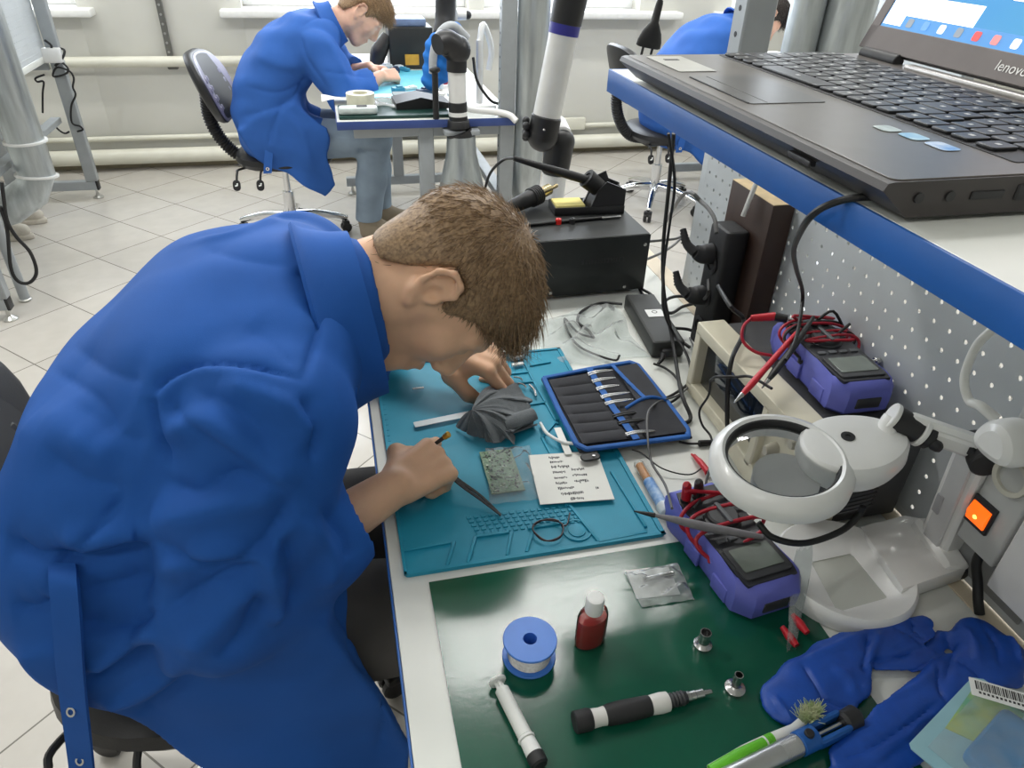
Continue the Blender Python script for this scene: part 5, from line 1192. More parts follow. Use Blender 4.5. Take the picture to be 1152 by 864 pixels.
out = [(bc[0] + .083 * math.cos(t), bc[1] + .083 * math.sin(t)) for t in np.linspace(0, 2 * PI, 64, endpoint=False)]
ac = np.mean(ap, axis=0); ang = sorted(range(4), key=lambda i: math.atan2(ap[i][1] - ac[1], ap[i][0] - ac[0])); q4 = [ap[i] for i in ang]
inn = []
for t in np.linspace(0, 2 * PI, 64, endpoint=False):
    d = np.array((math.cos(t), math.sin(t))); best = 1e9
    for i in range(4):
        a_, b2 = q4[i][:2] - ac[:2], q4[(i + 1) % 4][:2] - ac[:2]; e_ = b2 - a_; den = d[0] * e_[1] - d[1] * e_[0]
        if abs(den) > 1e-9:
            r_ = (a_[0] * e_[1] - a_[1] * e_[0]) / den; s_ = (a_[0] * d[1] - a_[1] * d[0]) / den
            if r_ > 0 and -1e-6 <= s_ <= 1 + 1e-6: best = min(best, r_)
    inn.append(ac[:2] + d * best)
inn = np.array(inn); out = np.array(out); mid = out * .78 + bc[:2] * .22
def rg(P, z): return np.column_stack([P, np.full(len(P), z)])
sh_ = lambda P, k: bc[:2] + (P - bc[:2]) * k
part('base_ring', MB().loft([rg(inn, ZD + .002), rg(out * 1.0, ZD + .002), rg(sh_(out, 1.01), ZD + .010), rg(sh_(out, 1.0), ZD + .022), rg(sh_(out, .96), ZD + .026), rg(sh_(out, .86), ZD + .024), rg(inn + (ac[:2] - inn) * -.12, ZD + .014), rg(inn, ZD + .013)], caps=False, closed=True), M_MW, mg)
part('stage_plate', MB().prism([tuple(p) for p in (inn + (ac[:2] - inn) * -.02)[::1]], ZD + .006, ZD + .012), pm('frosted_glass', (196, 198, 190), 0.25, var=.02, vs=12), mg)
m = MB(); m.prism([(.615, .545), (.60, .44), (.700, .452), (.722, .470), (.722, .535), (.690, .552)], ZD + .003, ZD + .026, ch=.003); m.bar((.69, .455, ZD + .020), (.70, .530, ZD + .030), .034, .026, ch=.006); part('base_neck', m, M_MW, mg)
fo = at(1074, 638, z=ZD + .014); part('hinge_knob', MB().cyl(fo - np.array((-.006, -.012, 0)), fo + np.array((-.004, -.012, 0)), .0125, n=24, ch=.003), M_CAP, mg)

# small bag with red clips hanging beside the meter
g = []
ax0, ax1 = at(905, 616, z=.800), at(890, 730, z=ZD + .004)
for i, s in enumerate(np.linspace(0, 1, 18)):
    c_ = ax0 + (ax1 - ax0) * s; wd = .012 + .004 * math.sin(s * 5); row = []
    for t in np.linspace(0, 2 * PI, 17): row.append(c_ + nrm(np.array((1, .15, 0))) * wd * math.cos(t) * (1 - .25 * s) + np.array((0, .6, .8)) * .007 * math.sin(t) * (.3 + s) + .0012 * math.sin(7 * t + 12 * s))
    g.append(row)
solo('small_bag', MB().sheet(g, .0003), M_FILM, 'narrow clear bag with red clips between the multimeter and the magnifier base', 'bag')
for i, p in enumerate(((888, 716), (900, 702))):
    c_ = at(*p, z=ZD + .007 + .008 * i); solo('mini_clip', MB().tube([c_ - (.003, -.012, -.003), c_, c_ + (.002, -.012, -.001)], [.0028, .0052, .0035], 10), M_RED, ('red mini clip at the very bottom of the narrow clear bag', 'red mini clip higher up inside the narrow clear bag')[i], 'clip')

# laptop adapter, soldering station and what stands on it
T, L_ = px_frame((719, 350), (748, 399), ZD); ad = thing('power_adapter', 'black laptop power adapter with a white sticker behind the tool pouch', 'power adapter', T[:3, 3])
part('brick', MB(T).rbox((.200, .062, .034), (0, 0, .0175), r=.006, ch=.005), pm('adapter_black', (46, 48, 47), .5, var=.05), ad)
st = MB(T).rbox((.030, .034, .0006), (-.012, .006, .0351), r=.001); st.ring([(.004, .0355), (.0055, .0355), (.0055, .0358), (.004, .0358)], 24, frame((-.016, .006, 0)), mi=1); part('sticker', st, [M_WPL, M_INK], ad)
part('socket_end', MB(T).rbox((.016, .030, .016), (.103, 0, .014), r=.004), M_CAP, ad); part('strain_relief', MB(T).tube([(.10, -.01, .014), (.118, -.016, .012), (.132, -.028, .009)], [.0058, .0045, .003], 10), M_CAP, ad)
M_BOX = pm('matt_black_steel', (40, 42, 42), 0.5, 0.2, var=0.05, vs=60)
bx0, bx1, by0, by1, bz = .285, .618, 1.292, 1.530, .884
T = frame(((bx0 + bx1) / 2, (by0 + by1) / 2, ZD), x=(1, .02, 0), z=(0, 0, 1)); W_, D_ = bx1 - bx0, by1 - by0
ss = thing('soldering_station', 'black steel box of the soldering station behind the head of the student', 'soldering station', T[:3, 3])
part('housing', MB(T).rbox((W_, D_, bz - ZD - .008), (0, 0, (bz - ZD) / 2 + .004), r=.003, ch=.0015), M_BOX, ss)
m = MB(T); m.rbox((W_ + .002, .002, bz - ZD - .010), (0, -D_ / 2 - .001, (bz - ZD) / 2 + .004), r=.001)
for k in range(14): m.rbox((.0035, .0008, .010), (.022 + k * .0068, -D_ / 2 - .0022, .082), r=.0005, mi=1)
part('front_plate', m, [pm('front_black', (34, 38, 38), .45, .1), M_CAP], ss)
for x_, z_ in ((W_ / 2 - .010, .112), (W_ / 2 - .045, .018), (-W_ / 2 + .03, .112), (-.045 + .0, .018)): part('screw', MB(T).lathe([(.0042, 0), (.0038, .0016), (.001, .002)], 14, frame((x_, -D_ / 2 - .002, z_), z=(0, -1, 0))), M_STEEL, ss)
for sx in (-1, 1):
    for sy in (-1, 1): part('foot', MB(T).cyl((sx * W_ * .42, sy * D_ * .38, 0), (sx * W_ * .42, sy * D_ * .38, .01), .010, n=14), M_CAP, ss)
m = MB(T); m.cyl((-.10, -.082, .1365), (.022, -.078, .1365), .003, n=10)
hd = thing('iron_holder', 'black soldering iron stand with a yellow sponge on the black box', 'iron stand', at(665, 240, z=bz))
bp, bq = at(624, 243, z=bz), at(702, 240, z=bz); T = frame((bp + bq) / 2, x=bq - bp, z=(0, 0, 1)); W_ = np.linalg.norm(bq - bp)
m = MB(T)
for p_, q_ in (((-W_ / 2, 0, 0), (W_ / 2, .062, .003)), ((-W_ / 2, 0, 0), (W_ / 2, .003, .017)), ((-W_ / 2, .059, 0), (0, .062, .017)), ((-W_ / 2, 0, 0), (-W_ / 2 + .003, .062, .017)), ((W_ / 2 - .003, 0, 0), (W_ / 2, .062, .017))): m.box(p_, q_, .0006)
part('tray', m, M_CAP, hd)
part('sponge', MB(T).rbox((W_ * .42, .052, .016), (-W_ * .27, .031, .0125), r=.003, ch=.002), pm('yellow_sponge', (232, 218, 140), .9, var=.05, bump=.5, bs=400), hd)
pr = [(-W_ * .02, 0), (W_ / 2, 0), (W_ / 2, .052), (W_ * .22, .070), (W_ * .10, .050)]
m = MB(T)
for y_ in (.004, .052): m.prism(pr, y_, y_ + .005, T=frame((0, 0, 0), x=(1, 0, 0), y=(0, 0, 1)) @ np.diag([1, 1, -1, 1.0]))
m.bar((W_ * .10, .03, .050), (W_ * .30, .03, .064), .05, .003, up=(0, 1, 0)); m.bar((W_ * .48, .03, .004), (W_ * .48, .03, .05), .004, .05, up=(0, 1, 0)); m.bar((W_ * .02, .03, .008), (W_ * .12, .03, .048), .003, .05, up=(0, 1, 0)); part('holder_cheeks', m, M_CAP, hd)
ha, hb_ = loc(T, W_ * .18, .03, .046), loc(T, -.0, .03, .068); u_ = nrm(hb_ - ha)
part('sleeve', MB().cyl(ha, ha + u_ * .040, .019, .021, 26, ch=.001).ring([(.0125, 0), (.021, 0), (.021, .003), (.0125, .003)], 26, frame(ha + u_ * .040, z=u_)), M_BLKS, hd)
i0 = ha + u_ * .030; i1 = at(578, 178, y=i0[1] + .02)
ir = thing('soldering_iron', 'black soldering iron resting in its stand, cable arching to the left', 'soldering iron', ha + (0, 0, -.01))
part('handle', MB().tube([i0, i0 + (i1 - i0) * .25, i0 + (i1 - i0) * .55, i1], [.0095, .0100, .0082, .0052], 16, 5), M_BLKS, ir)
part('cord', MB().tube([i1, at(566, 180, y=1.42), at(552, 194, y=1.44), at(545, 214, y=1.46), at(540, 232, y=1.48), at(535, 262, y=1.44)], .0030, 8), M_CBLK, ir)
# hot air handle, tweezers, caps
h0, h1 = at(588, 227, z=bz + .022), at(628, 208, z=bz + .036); d_ = nrm(h1 - h0)
hg = thing('hot_air_gun', 'hot air gun handle with a steel nozzle lying on the black box', 'hot air gun', h0 - (0, 0, .018))
m = MB().tube([h0 - d_ * .07, h0, h0 + d_ * .028], [.013, .017, .019], 20)
part('handle', m, M_BLKS, hg); m = MB()
for k in range(5): m.ring([(.0165, 0), (.0215, 0), (.0215, .0022), (.0165, .0022)], 26, frame(h0 + d_ * (.026 + .0055 * k), z=d_))
part('cooling_rings', m, M_DARK, hg); part('nozzle', MB().cyl(h0 + d_ * .026, h0 + d_ * .085, .0125, n=24, ch=.001).cyl(h0 + d_ * .085, h0 + d_ * .11, .0045, n=16), pm('warm_steel', (206, 190, 150), .25, 1.0), hg)
a, b = at(585, 254, z=bz + .004), at(698, 243, z=bz + .004); d_ = nrm(b - a); pn = thing('desoldering_tool', 'thin black tool with silver ends lying along the front of the black box', 'tool', (a + b) / 2 - (0, 0, .004))
l_ = np.linalg.norm(b - a); part('shaft', MB().cyl(a + d_ * .02, a + d_ * l_ * .82, .0036, n=12), M_CBLK, pn); part('silver_end', MB().bar(a + d_ * l_ * .80, a + d_ * l_, .010, .006, ch=.002), M_STEEL, pn); part('ring_end', MB().ring([(.004, -.001), (.009, -.001), (.009, .002), (.004, .002)], 20, frame(a, z=(0, 0, 1), x=d_), sq=(2.0, 1)), M_STEEL, pn)
for p_, m_, lb in (((628, 252), M_RED, 'red terminal cap on the front edge of the black box'), ((643.5, 251.5), M_CAP, 'black terminal cap beside the red one on the black box')):
    c_ = at(*p_, z=bz); solo('terminal_cap', MB().lathe([(.0062, 0), (.0066, .001)] + [(.0066 if k % 2 else .0062, .002 + k * .0012) for k in range(7)] + [(.0058, .0118), (.0028, .0118), (.0026, .008)], 24, frame(c_ + (0, 0, -.0002))), pm('bright_red', (222, 36, 30), .4) if m_ is M_RED else m_, lb, 'cap')

# plastic wrap behind the pouch
g = []
A_ = [at(*p, z=ZD + .002) for p in ((592, 366), (688, 338), (728, 402), (628, 412))]; rng = np.random.default_rng(9); ph = rng.uniform(0, 6, 8)
for s in np.linspace(0, 1, 44):
    row = []
    for t in np.linspace(0, 1, 44):
        b_ = (A_[0] * (1 - s) + A_[1] * s) * (1 - t) + (A_[3] * (1 - s) + A_[2] * s) * t; e = min(1, 5 * min(s, 1 - s, t, 1 - t))
        row.append(b_ + np.array((.006 * math.sin(9 * t + ph[0]), .006 * math.sin(8 * s + ph[1]), .001 + e * (.010 + .008 * math.sin(14 * s + 4 * math.sin(6 * t + ph[2])) + .006 * math.sin(19 * t + 3 * math.sin(9 * s + ph[3]) + ph[4])))))
    g.append(row)
solo('plastic_wrap', MB().sheet(g, .0003), clear_film('crumpled_film', haze=.16, gloss=.03, rough=.3), 'crumpled clear plastic wrap on the white bench between the black box and the pouch', 'plastic bag')

# ---------------------------------------------------------------- laptop on the shelf
M_LAP = pm('laptop_grey', (100, 95, 90), 0.38, 0.25, var=0.03, vs=40); M_LAPD = pm('laptop_dark', (54, 49, 48), 0.4, var=0.04); M_KEYC = pm('key_black', (34, 34, 36), 0.4, var=0.04)
lz, lx0, lx1, ly0, ly1 = 1.306, .309, .612, .345, .783
lt = thing('laptop', 'open dark grey laptop standing on the shelf above the bench', 'laptop', ((lx0 + lx1) / 2, (ly0 + ly1) / 2, SZ))
def sect(y, k=0.0): return np.array([(lx0 + .022, y, SZ + .0035), (lx0 + .006, y, lz - .010), (lx0, y, lz - .005), (lx0 + .002, y, lz - .0008), (lx0 + .006, y, lz), (lx1 - .006, y, lz), (lx1, y, lz - .003), (lx1, y, SZ + .004), (lx1 - .02, y, SZ + .002)])[::-1]
m = MB(); m.loft([sect(ly0 + .001) * 1.0, sect(ly0 + .004), sect(ly1 - .004), sect(ly1 - .001)], smooth=False); part('base', m, M_LAPD, lt)
part('palm_rest', MB().rbox((lx1 - lx0 - .010, ly1 - ly0 - .006, .0012), ((lx0 + lx1) / 2 + .002, (ly0 + ly1) / 2, lz + .0002), r=.006, ch=.0005), M_LAP, lt)
m = MB()
for k, (w_, d_, h_) in enumerate(((.010, .005, .0055), (.010, .005, .0055), (.024, .006, .006))):
    x_ = (.335, .357, .384)[k]; part('audio_jack' if k < 2 else 'usb_port', MB().cyl((x_, ly0 - .0003, lz - .010), (x_, ly0 + .002, lz - .010), .0032, n=14) if k < 2 else MB().box((x_ - w_ / 2, ly0 - .0003, lz - .013), (x_ + w_ / 2, ly0 + .003, lz - .008), .0005), M_CAP, lt)
part('card_slot', MB().box((lx0 + .0005, .42, lz - .013), (lx0 + .006, .448, lz - .009), .0005), M_CAP, lt)
m = MB().box((.405, ly0 - .0005, lz - .015), (.53, ly0 + .003, lz - .005), .001)
part('drive_tray', m, M_CAP, lt)
for fx in (lx0 + .04, lx1 - .03):
    for fy in (ly0 + .05, ly1 - .05): part('foot', MB().rbox((.018, .03, .004), (fx, fy, SZ + .002), r=.004), M_CAP, lt)
kx0, kx1, ky0, ky1 = .424, .566, .371, .772
part('keyboard_well', MB().rbox((kx1 - kx0 + .006, ky1 - ky0 + .006, .0010), ((kx0 + kx1) / 2, (ky0 + ky1) / 2, lz + .0009), r=.003, ch=.0003), M_CAP, lt)
kb = MB(); pit = (kx1 - kx0) / 6; rng = np.random.default_rng(2)
for r_ in range(6):
    y = ky1 - .001; i = 0
    while y - .020 > ky0:
        w_ = .0195
        if r_ == 0 and 4 <= i <= 4: w_ = .100
        elif (i == 0 and r_ in (1, 2, 3)): w_ = (.038, .032, .028)[r_ - 1]
        elif r_ in (1, 2, 4) and i == 12: w_ = .034
        if y - w_ < ky0: break
        if i == 14 or (r_ == 0 and i == 10): y -= .004
        x = kx0 + pit * (r_ + .5); kb.rbox((pit - .0028, w_ - .0026, .0024), (x, y - w_ / 2, lz + .0026), r=.0022, ch=.0007, n=2)
        kb.box((x - .0012, y - w_ / 2 - .0022, lz + .0037), (x + .0022, y - w_ / 2 + rng.uniform(.001, .003), lz + .0040), .0001, mi=1)
        y -= w_; i += 1
part('keyboard', kb, [M_KEYC, pm('key_legend', (200, 200, 198), .5)], lt)
m = MB().rbox((.070, .115, .0008), (.366, .600, lz + .0010), r=.003, ch=.0003); m.box((.330, .545, lz + .0008), (.3315, .655, lz + .0017), .0002, mi=1); m.box((.347, .545, lz + .0008), (.348, .655, lz + .0016), .0002, mi=1)
part('touchpad', m, [pm('touchpad_grey', (82, 80, 78), .35, .2), M_CAP], lt)
for i, (p_, w_, mm_) in enumerate((((998, 145), .022, ((206, 212, 205), (150, 160, 150))), ((1028, 154), .024, ((120, 176, 210), (190, 215, 226))), ((1060, 165), .027, ((228, 232, 238), (90, 150, 210))))):
    c_ = at(*p_, z=lz + .001); part('sticker', MB().rbox((.015, w_ * .80, .0004), c_ + (0, 0, .0003), r=.004, ch=.0001), pm('sticker_%s' % ('green', 'blue', 'white')[i], mm_[0], .3, vs=70, col2=mm_[1]), lt, ('silver green sticker', 'light blue sticker', 'white and blue sticker')[i])
c_ = at(748, 70, z=lz + .001); part('warranty_label', MB().rbox((.040, .085, .0004), c_ + np.array((.012, -.01, .0003)), r=.002, ch=.0001).box(c_ + np.array((.004, .008, .0004)), c_ + np.array((.02, .014, .0008)), .0001, mi=1), [pm('pale_label', (178, 176, 168), .4), M_INK], lt, 'pale rectangular label')
# lid: tilted back, bezel, screen with the desktop on it
tl = math.radians(22); ex = np.array((0, -1.0, 0)); ez = np.array((math.sin(tl), 0, math.cos(tl))); en = np.cross(ex, ez)   # ex right, ez up the lid, en towards the user
O_ = np.array((lx1 - .012, (ly0 + ly1) / 2, lz + .003)); TL = np.eye(4); TL[:3, 0], TL[:3, 1], TL[:3, 2], TL[:3, 3] = ex, ez, en, O_
lw, lh = ly1 - ly0, .285
lid = part('lid', MB(TL).rbox((lw, lh, .007), (0, lh / 2 + .004, -.004), r=.010, ch=.002), M_LAPD, lt)
m = MB(TL); bz_ = .030
for p_, q_ in (((-lw / 2 + .002, .005, -.001), (lw / 2 - .002, bz_, .0022)), ((-lw / 2 + .002, lh - .014, -.001), (lw / 2 - .002, lh + .002, .0022)), ((-lw / 2 + .002, .005, -.001), (-lw / 2 + .016, lh, .0022)), ((lw / 2 - .016, .005, -.001), (lw / 2 - .002, lh, .0022))): m.box(p_, q_, .0008)
part('bezel', m, pm('bezel_grey', (104, 96, 94), .4, .1, var=.03), lt)
for s_ in (-1, 1): part('hinge', MB().cyl(O_ + ex * (s_ * lw * .40 - .03), O_ + ex * (s_ * lw * .40 + .03), .007, n=16, ch=.001), M_CAP, lt)
part('hinge_bar', MB().rbox((.012, lw * .55, .006), (lx1 - .020, (ly0 + ly1) / 2, lz + .002), r=.002), pm('silver_strip', (176, 172, 168), .3, .5), lt)
sm = bpy.data.materials.new('desktop_picture'); sm.use_nodes = True; nt = sm.node_tree; N, Lk = nt.nodes, nt.links; b_ = N['Principled BSDF']
tc = N.new('ShaderNodeTexCoord'); sp_ = N.new('ShaderNodeSeparateXYZ'); Lk.new(tc.outputs['Generated'], sp_.inputs[0]); rp = N.new('ShaderNodeValToRGB')
nz_ = N.new('ShaderNodeTexNoise'); nz_.inputs['Scale'].default_value = 3.0; Lk.new(tc.outputs['Generated'], nz_.inputs['Vector']); ad_ = N.new('ShaderNodeMath'); ad_.operation = 'MULTIPLY_ADD'; Lk.new(nz_.outputs['Fac'], ad_.inputs[0]); ad_.inputs[1].default_value = .35; Lk.new(sp_.outputs['Y'], ad_.inputs[2]); Lk.new(ad_.outputs[0], rp.inputs['Fac'])
for i, (p_, c_) in enumerate(((.05, (120, 185, 190)), (.45, (70, 172, 196)), (.8, (52, 152, 214)))):
    e_ = rp.color_ramp.elements[i] if i < 2 else rp.color_ramp.elements.new(p_); e_.position = p_; e_.color = rgb(c_)
b_.inputs['Base Color'].default_value = (0.01, 0.01, 0.012, 1); b_.inputs['Roughness'].default_value = .3; Lk.new(rp.outputs['Color'], b_.inputs['Emission Color']); b_.inputs['Emission Strength'].default_value = .85
sw, s0, s1 = lw / 2 - .016, bz_, lh - .014
scr = part('screen', MB(TL).box((-sw, s0, .0003), (sw, s1, .0010), .0001), sm, lt)
def glow(name, c, e=.9): return pm(name, c, .4, var=.02, emit=e)
m = MB(TL); m.box((-sw, s0, .001), (sw, s0 + .015, .0013), .0001); part('taskbar', m, glow('taskbar_blue', (66, 128, 186), .75), scr)
m = MB(TL); m.box((-sw + .002, s0 + .014, .0013), (-sw + .125, s0 + .034, .0016), .0001); m.box((-sw + .002, s0 + .003, .0013), (-sw + .030, s0 + .03, .0016), .0001); part('start_window', m, glow('window_white', (244, 246, 248), 1.1), scr)
for k, c_ in enumerate(((120, 130, 140), (90, 140, 200), (210, 216, 220), (120, 130, 140), (206, 70, 70), (205, 120, 120), (222, 222, 226), (150, 190, 220), (236, 236, 238))):
    part('taskbar_icon', MB(TL).rbox((.009, .009, .0004), (-sw + .042 + k * .0235, s0 + .0075, .0016), r=.002, n=2), glow('icon_tone_%s' % 'abcdefghi'[k], c_, .8), scr)
m = MB(TL); m.box((-sw + .150, s0 + .042, .0013), (sw - .01, s1 - .01, .0016), .0001); part('message_window', m, glow('window_pale', (226, 214, 214), .9), scr)
m = MB(TL); m.rbox((.012, .035, .0004), (-sw + .168, s0 + .072, .0018), r=.004); part('figure_icon', m, glow('icon_gold', (206, 160, 96), .8), scr)
for k in range(3): part('desktop_icon', MB(TL).rbox((.016, .018, .0004), (-sw + .022 + k * .03, s0 + .060, .0016), r=.003), glow('icon_pale', (214, 224, 226), .8), scr)
Tt = TL.copy(); Tt[:3, 3] = loc(TL, -.006, .0172, .0026); lettering('maker_lettering', 'lenovo', .0130, Tt, pm('logo_silver', (190, 188, 186), .3, .6), lt)

# ---------------------------------------------------------------- sockets, leads and blocks along the perforated panel
M_BROWN = pm('dark_brown_laminate', (58, 40, 32), 0.5, var=0.12, vs=18, stretch=(1, 1, .2)); M_WOOD = pm('raw_wood_end', (214, 190, 150), 0.6, var=0.06, vs=60)
PX = .70
wb = thing('wooden_block', 'dark brown wooden board leaning on the perforated panel behind the power strip', 'board', (.692, 1.03, ZD))
m = MB().rbox((.040, .135, .305), (.688, 1.035, ZD + .1525), r=.001, ch=.0008); part('board', m, M_BROWN, wb); part('raw_end', MB().box((.6685, .968, ZD + .3052), (.7075, 1.102, ZD + .3064), .0003), M_WOOD, wb)
ps = thing('power_strip', 'black power strip standing upright against the brown wooden board with plugs in it', 'power strip', (.64, 1.045, ZD))
part('body', MB().rbox((.044, .062, .235), (.645, 1.040, ZD + .128), r=.008, ch=.006), M_BLKS, ps)
for k in range(3): part('socket', MB().ring([(.012, 0), (.0195, 0), (.0195, .002), (.012, .002)], 28, frame((.622, 1.04, ZD + .055 + k * .062), z=(-1, 0, 0))), M_CAP, ps)
for k, zc in enumerate((ZD + .195, ZD + .115)):
    pg = thing('mains_plug', ('upper black plug with a ribbed neck in the power strip', 'lower black plug with a ribbed neck in the power strip')[k], 'plug', (.605, 1.05, zc - .02))
    b0 = np.array((.622, 1.045, zc)); d_ = nrm((-.75, .35, .45 if k == 0 else -.30))
    part('body', MB().tube([b0 + (.0, 0, 0), b0 + (-.018, .002, .0), b0 + (-.030, .004, .004)], [.018, .017, .012], 16), M_BLKS, pg)
    q0 = b0 + (-.030, .006, .002); m = MB().tube([q0, q0 + np.array((-.012, .012, .012)), q0 + np.array((-.016, .026, .034))], [.009, .0075, .005], 12)
    for j in range(5): m.ring([(.004, 0), (.0082 - .0006 * j, 0), (.0082 - .0006 * j, .0025), (.004, .0025)], 16, frame(q0 + np.array((-.013 - .0008 * j, .014 + .0025 * j, .013 + .0045 * j)), z=(-.15, .45, .8)))
    part('strain_relief', m, M_CAP, pg)
M_CGRY = pm('grey_cable', (92, 92, 92), 0.5); M_CWHT = pm('white_cable', (226, 226, 222), 0.4)
cable([at(852, 203, x=.66), at(845, 220, x=.655), at(836, 243, x=.65)], .0042, M_CWHT, 'white_cable', 'short white cable rising from the top of the black power strip')
cable([at(748, 252, z=.80), at(770, 218, x=.60), at(790, 228, x=.60), at(803, 244, x=.595), at(806, 262, x=.59)], .0036, M_CGRY, 'mains_cable', 'thick dark cable curving from the upper plug of the power strip')
cable([at(797, 315, x=.585), at(796, 332, x=.58), at(785, 340, z=.785), at(768, 345, z=.762), at(752, 352, z=.757), at(727, 336, z=.755), at(718, 322, z=.755)], .0034, M_CBLK, 'mains_cable', 'black cable running from the power strip behind the adapter towards the black box')
cable([at(808, 322, x=.582), at(822, 345, x=.56), at(836, 358, z=.905), at(835, 378, z=.900), at(824, 402, z=.897), at(819, 432, z=.86), at(818, 470, z=.80), at(819, 486, z=.77)], .0036, M_CBLK, 'mains_cable', 'thick black cable dropping over the front of the oscilloscope from the lower plug')
# hanging cables and loops around the adapter
cable([at(758, 150, y=1.05), at(752, 215, y=1.08), at(746, 280, y=1.10), at(747, 330, y=1.08), at(757, 385, y=1.02), at(766, 440, z=.775), at(777, 470, z=.757), at(766, 476, z=.755), at(760, 470, z=.755)], .0034, M_CBLK, 'hanging_cable', 'black cable hanging from behind the shelf, the thicker of the pair')
cable([at(752, 150, y=1.00), at(759, 205, y=1.02), at(753, 255, y=1.05), at(747, 300, y=1.06), at(746, 345, y=1.02), at(756, 372, z=.800), at(768, 390, z=.785), at(776, 410, z=.775), at(775, 430, z=.765), at(755, 445, z=.757), at(735, 452, z=.775)], .0024, M_CBLK, 'hanging_cable', 'thinner black cable hanging beside the thick one behind the shelf')
cable([at(700, 342, z=.757), at(676, 341, z=.757), at(655, 350, z=.758), at(650, 362, z=.757), at(662, 372, z=.757), at(668, 380, z=.757)], .0030, M_CBLK, 'adapter_cable', 'black cable curling from the power adapter over the plastic wrap')
cable([at(668, 380, z=.758), at(650, 374, z=.757), at(635, 358, z=.757), at(640, 375, z=.757), at(655, 392, z=.757), at(690, 405, z=.757), at(697, 400, z=.760)], .0022, M_CBLK, 'adapter_cable', 'thin black cable looping on the bench left of the power adapter')
cable([at(722, 325, z=.756), at(733, 333, z=.758), at(716, 342, z=.770), at(714, 355, z=.768), at(725, 364, z=.780), at(745, 368, z=.775), at(770, 370, z=.770), at(779, 372, z=.768)], .0030, M_CBLK, 'looped_cable', 'black cable looping behind the power adapter to the oscilloscope')
cable([at(785, 345, z=.764), at(770, 334, z=.770), at(752, 336, z=.772), at(742, 350, z=.775), at(745, 366, z=.775), at(762, 380, z=.765), at(776, 391, z=.760)], .0032, M_CBLK, 'looped_cable', 'black cable making a ring between the power adapter and the brown board')
cable([at(727, 272, z=.84), at(748, 270, z=.82), at(762, 268, z=.80), at(772, 262, z=.79)], .0030, M_CBLK, 'rear_lead', 'upper black lead leaving the right side of the black box')
cable([at(727, 292, z=.80), at(745, 284, z=.79), at(760, 274, z=.78), at(771, 262, z=.78)], .0030, M_CGRY, 'rear_lead', 'lower grey lead leaving the right side of the black box')
cable([at(735, 409, z=.760), at(748, 414, z=.757), at(760, 424, z=.757), at(768, 440, z=.757), at(756, 452, z=.757), at(742, 456, z=.757)], .0022, M_CBLK, 'adapter_cable', 'thin black cable leaving the near end of the power adapter')
cable([at(800, 428, z=.86), at(797, 445, z=.82), at(787, 462, z=.79), at(790, 478, z=.770), at(800, 492, z=.762), at(801, 512, z=.765), at(795, 540, z=.785), at(789, 560, z=.806), at(780, 572, z=.812)], .0018, M_CBLK, 'meter_lead', 'thin black lead running from the oscilloscope down to the meter by the magnifier')
cable([at(868, 437, z=.930), at(845, 424, z=.912), at(828, 424, z=.905), at(806, 424, z=.895), at(799, 428, z=.865)], .0020, M_CBLK, 'meter_lead', 'thin black lead from the black probe across the front of the oscilloscope')
cable([at(756, 572, z=.820), at(748, 545, z=.775), at(733, 520, z=.770), at(729, 495, z=.782), at(729, 465, z=.790), at(741, 452, z=.775), at(764, 444, z=.765), at(778, 430, z=.763), at(785, 405, z=.763), at(776, 380, z=.764)], .0018, M_CGRY, 'meter_lead', 'thin grey lead from the meter over the tool pouch to the oscilloscope corner')
# laptop charger lead over the shelf edge
cable([at(1152, 204, z=SZ + .003), at(1080, 212, z=SZ + .003), at(1010, 220, z=SZ + .004), at(968, 222, z=SZ + .004), at(945, 226, x=SX - .004), at(920, 237, x=SX - .012), at(903, 256, x=SX + .005), at(893, 282, x=.42), at(896, 303, x=.50), at(903, 330, x=.62), at(900, 360, z=.965), at(894, 385, z=.948), at(884, 405, z=.940)], .0026, M_CBLK, 'charger_lead', 'black lead from the laptop over the blue shelf edge down to the upper multimeter')
solo('panel_screw', MB().cyl((.7085, .70, .925), (.700, .70, .925), .0055, n=16, ch=.001).cyl((.700, .70, .925), (.694, .70, .925), .0032, n=12), M_STEEL, 'small steel screw stub in the perforated panel above the upper multimeter', 'screw')
# grey socket block with a lit switch, white plug and white cable
sb = thing('socket_block', 'grey socket block with an orange lit switch on the perforated panel', 'socket', (.694, .44, .83))
M_SB = pm('light_grey_plastic', (186, 188, 186), .45, var=.015)
part('housing', MB().rbox((.032, .054, .200), (.692, .440, .926), r=.003, ch=.002), M_SB, sb)
part('rocker_frame', MB().rbox((.005, .032, .038), (.6745, .4505, .874), r=.002, ch=.001), M_CAP, sb)
part('rocker', MB().prism([(-.0125, 0), (.0125, 0), (.0125, .002), (0, .006), (-.0125, .003)], -.0125, .0125, T=frame((.6725, .4505, .874), x=(0, 0, 1), y=(-1, 0, 0))), pm('orange_lit_rocker', (244, 96, 20), .25, var=.04, emit=1.0), sb)
part('neon', MB().lathe([(.0028, 0), (.0022, .0014), (.0004, .002)], 16, frame((.6672, .4505, .872), z=(-1, 0, 0))), pm('neon_glow', (255, 206, 90), .3, emit=2.2), sb)
so = part('socket', MB().ring([(.0165, 0), (.0215, 0), (.022, -.003), (.0215, -.005), (.0165, -.004)], 36, frame((.676, .440, .938), z=(1, 0, 0))).lathe([(.0001, .004), (.0166, .004), (.0168, -.003)], 36, frame((.676, .440, .938), z=(1, 0, 0)), caps=False), pm('socket_cream', (200, 198, 186), .4), sb)
for dy in (-.0085, .0085): part('contact_hole', MB().cyl((.6805, .440 + dy, .938), (.6785, .440 + dy, .938), .0032, n=14), M_CAP, so)
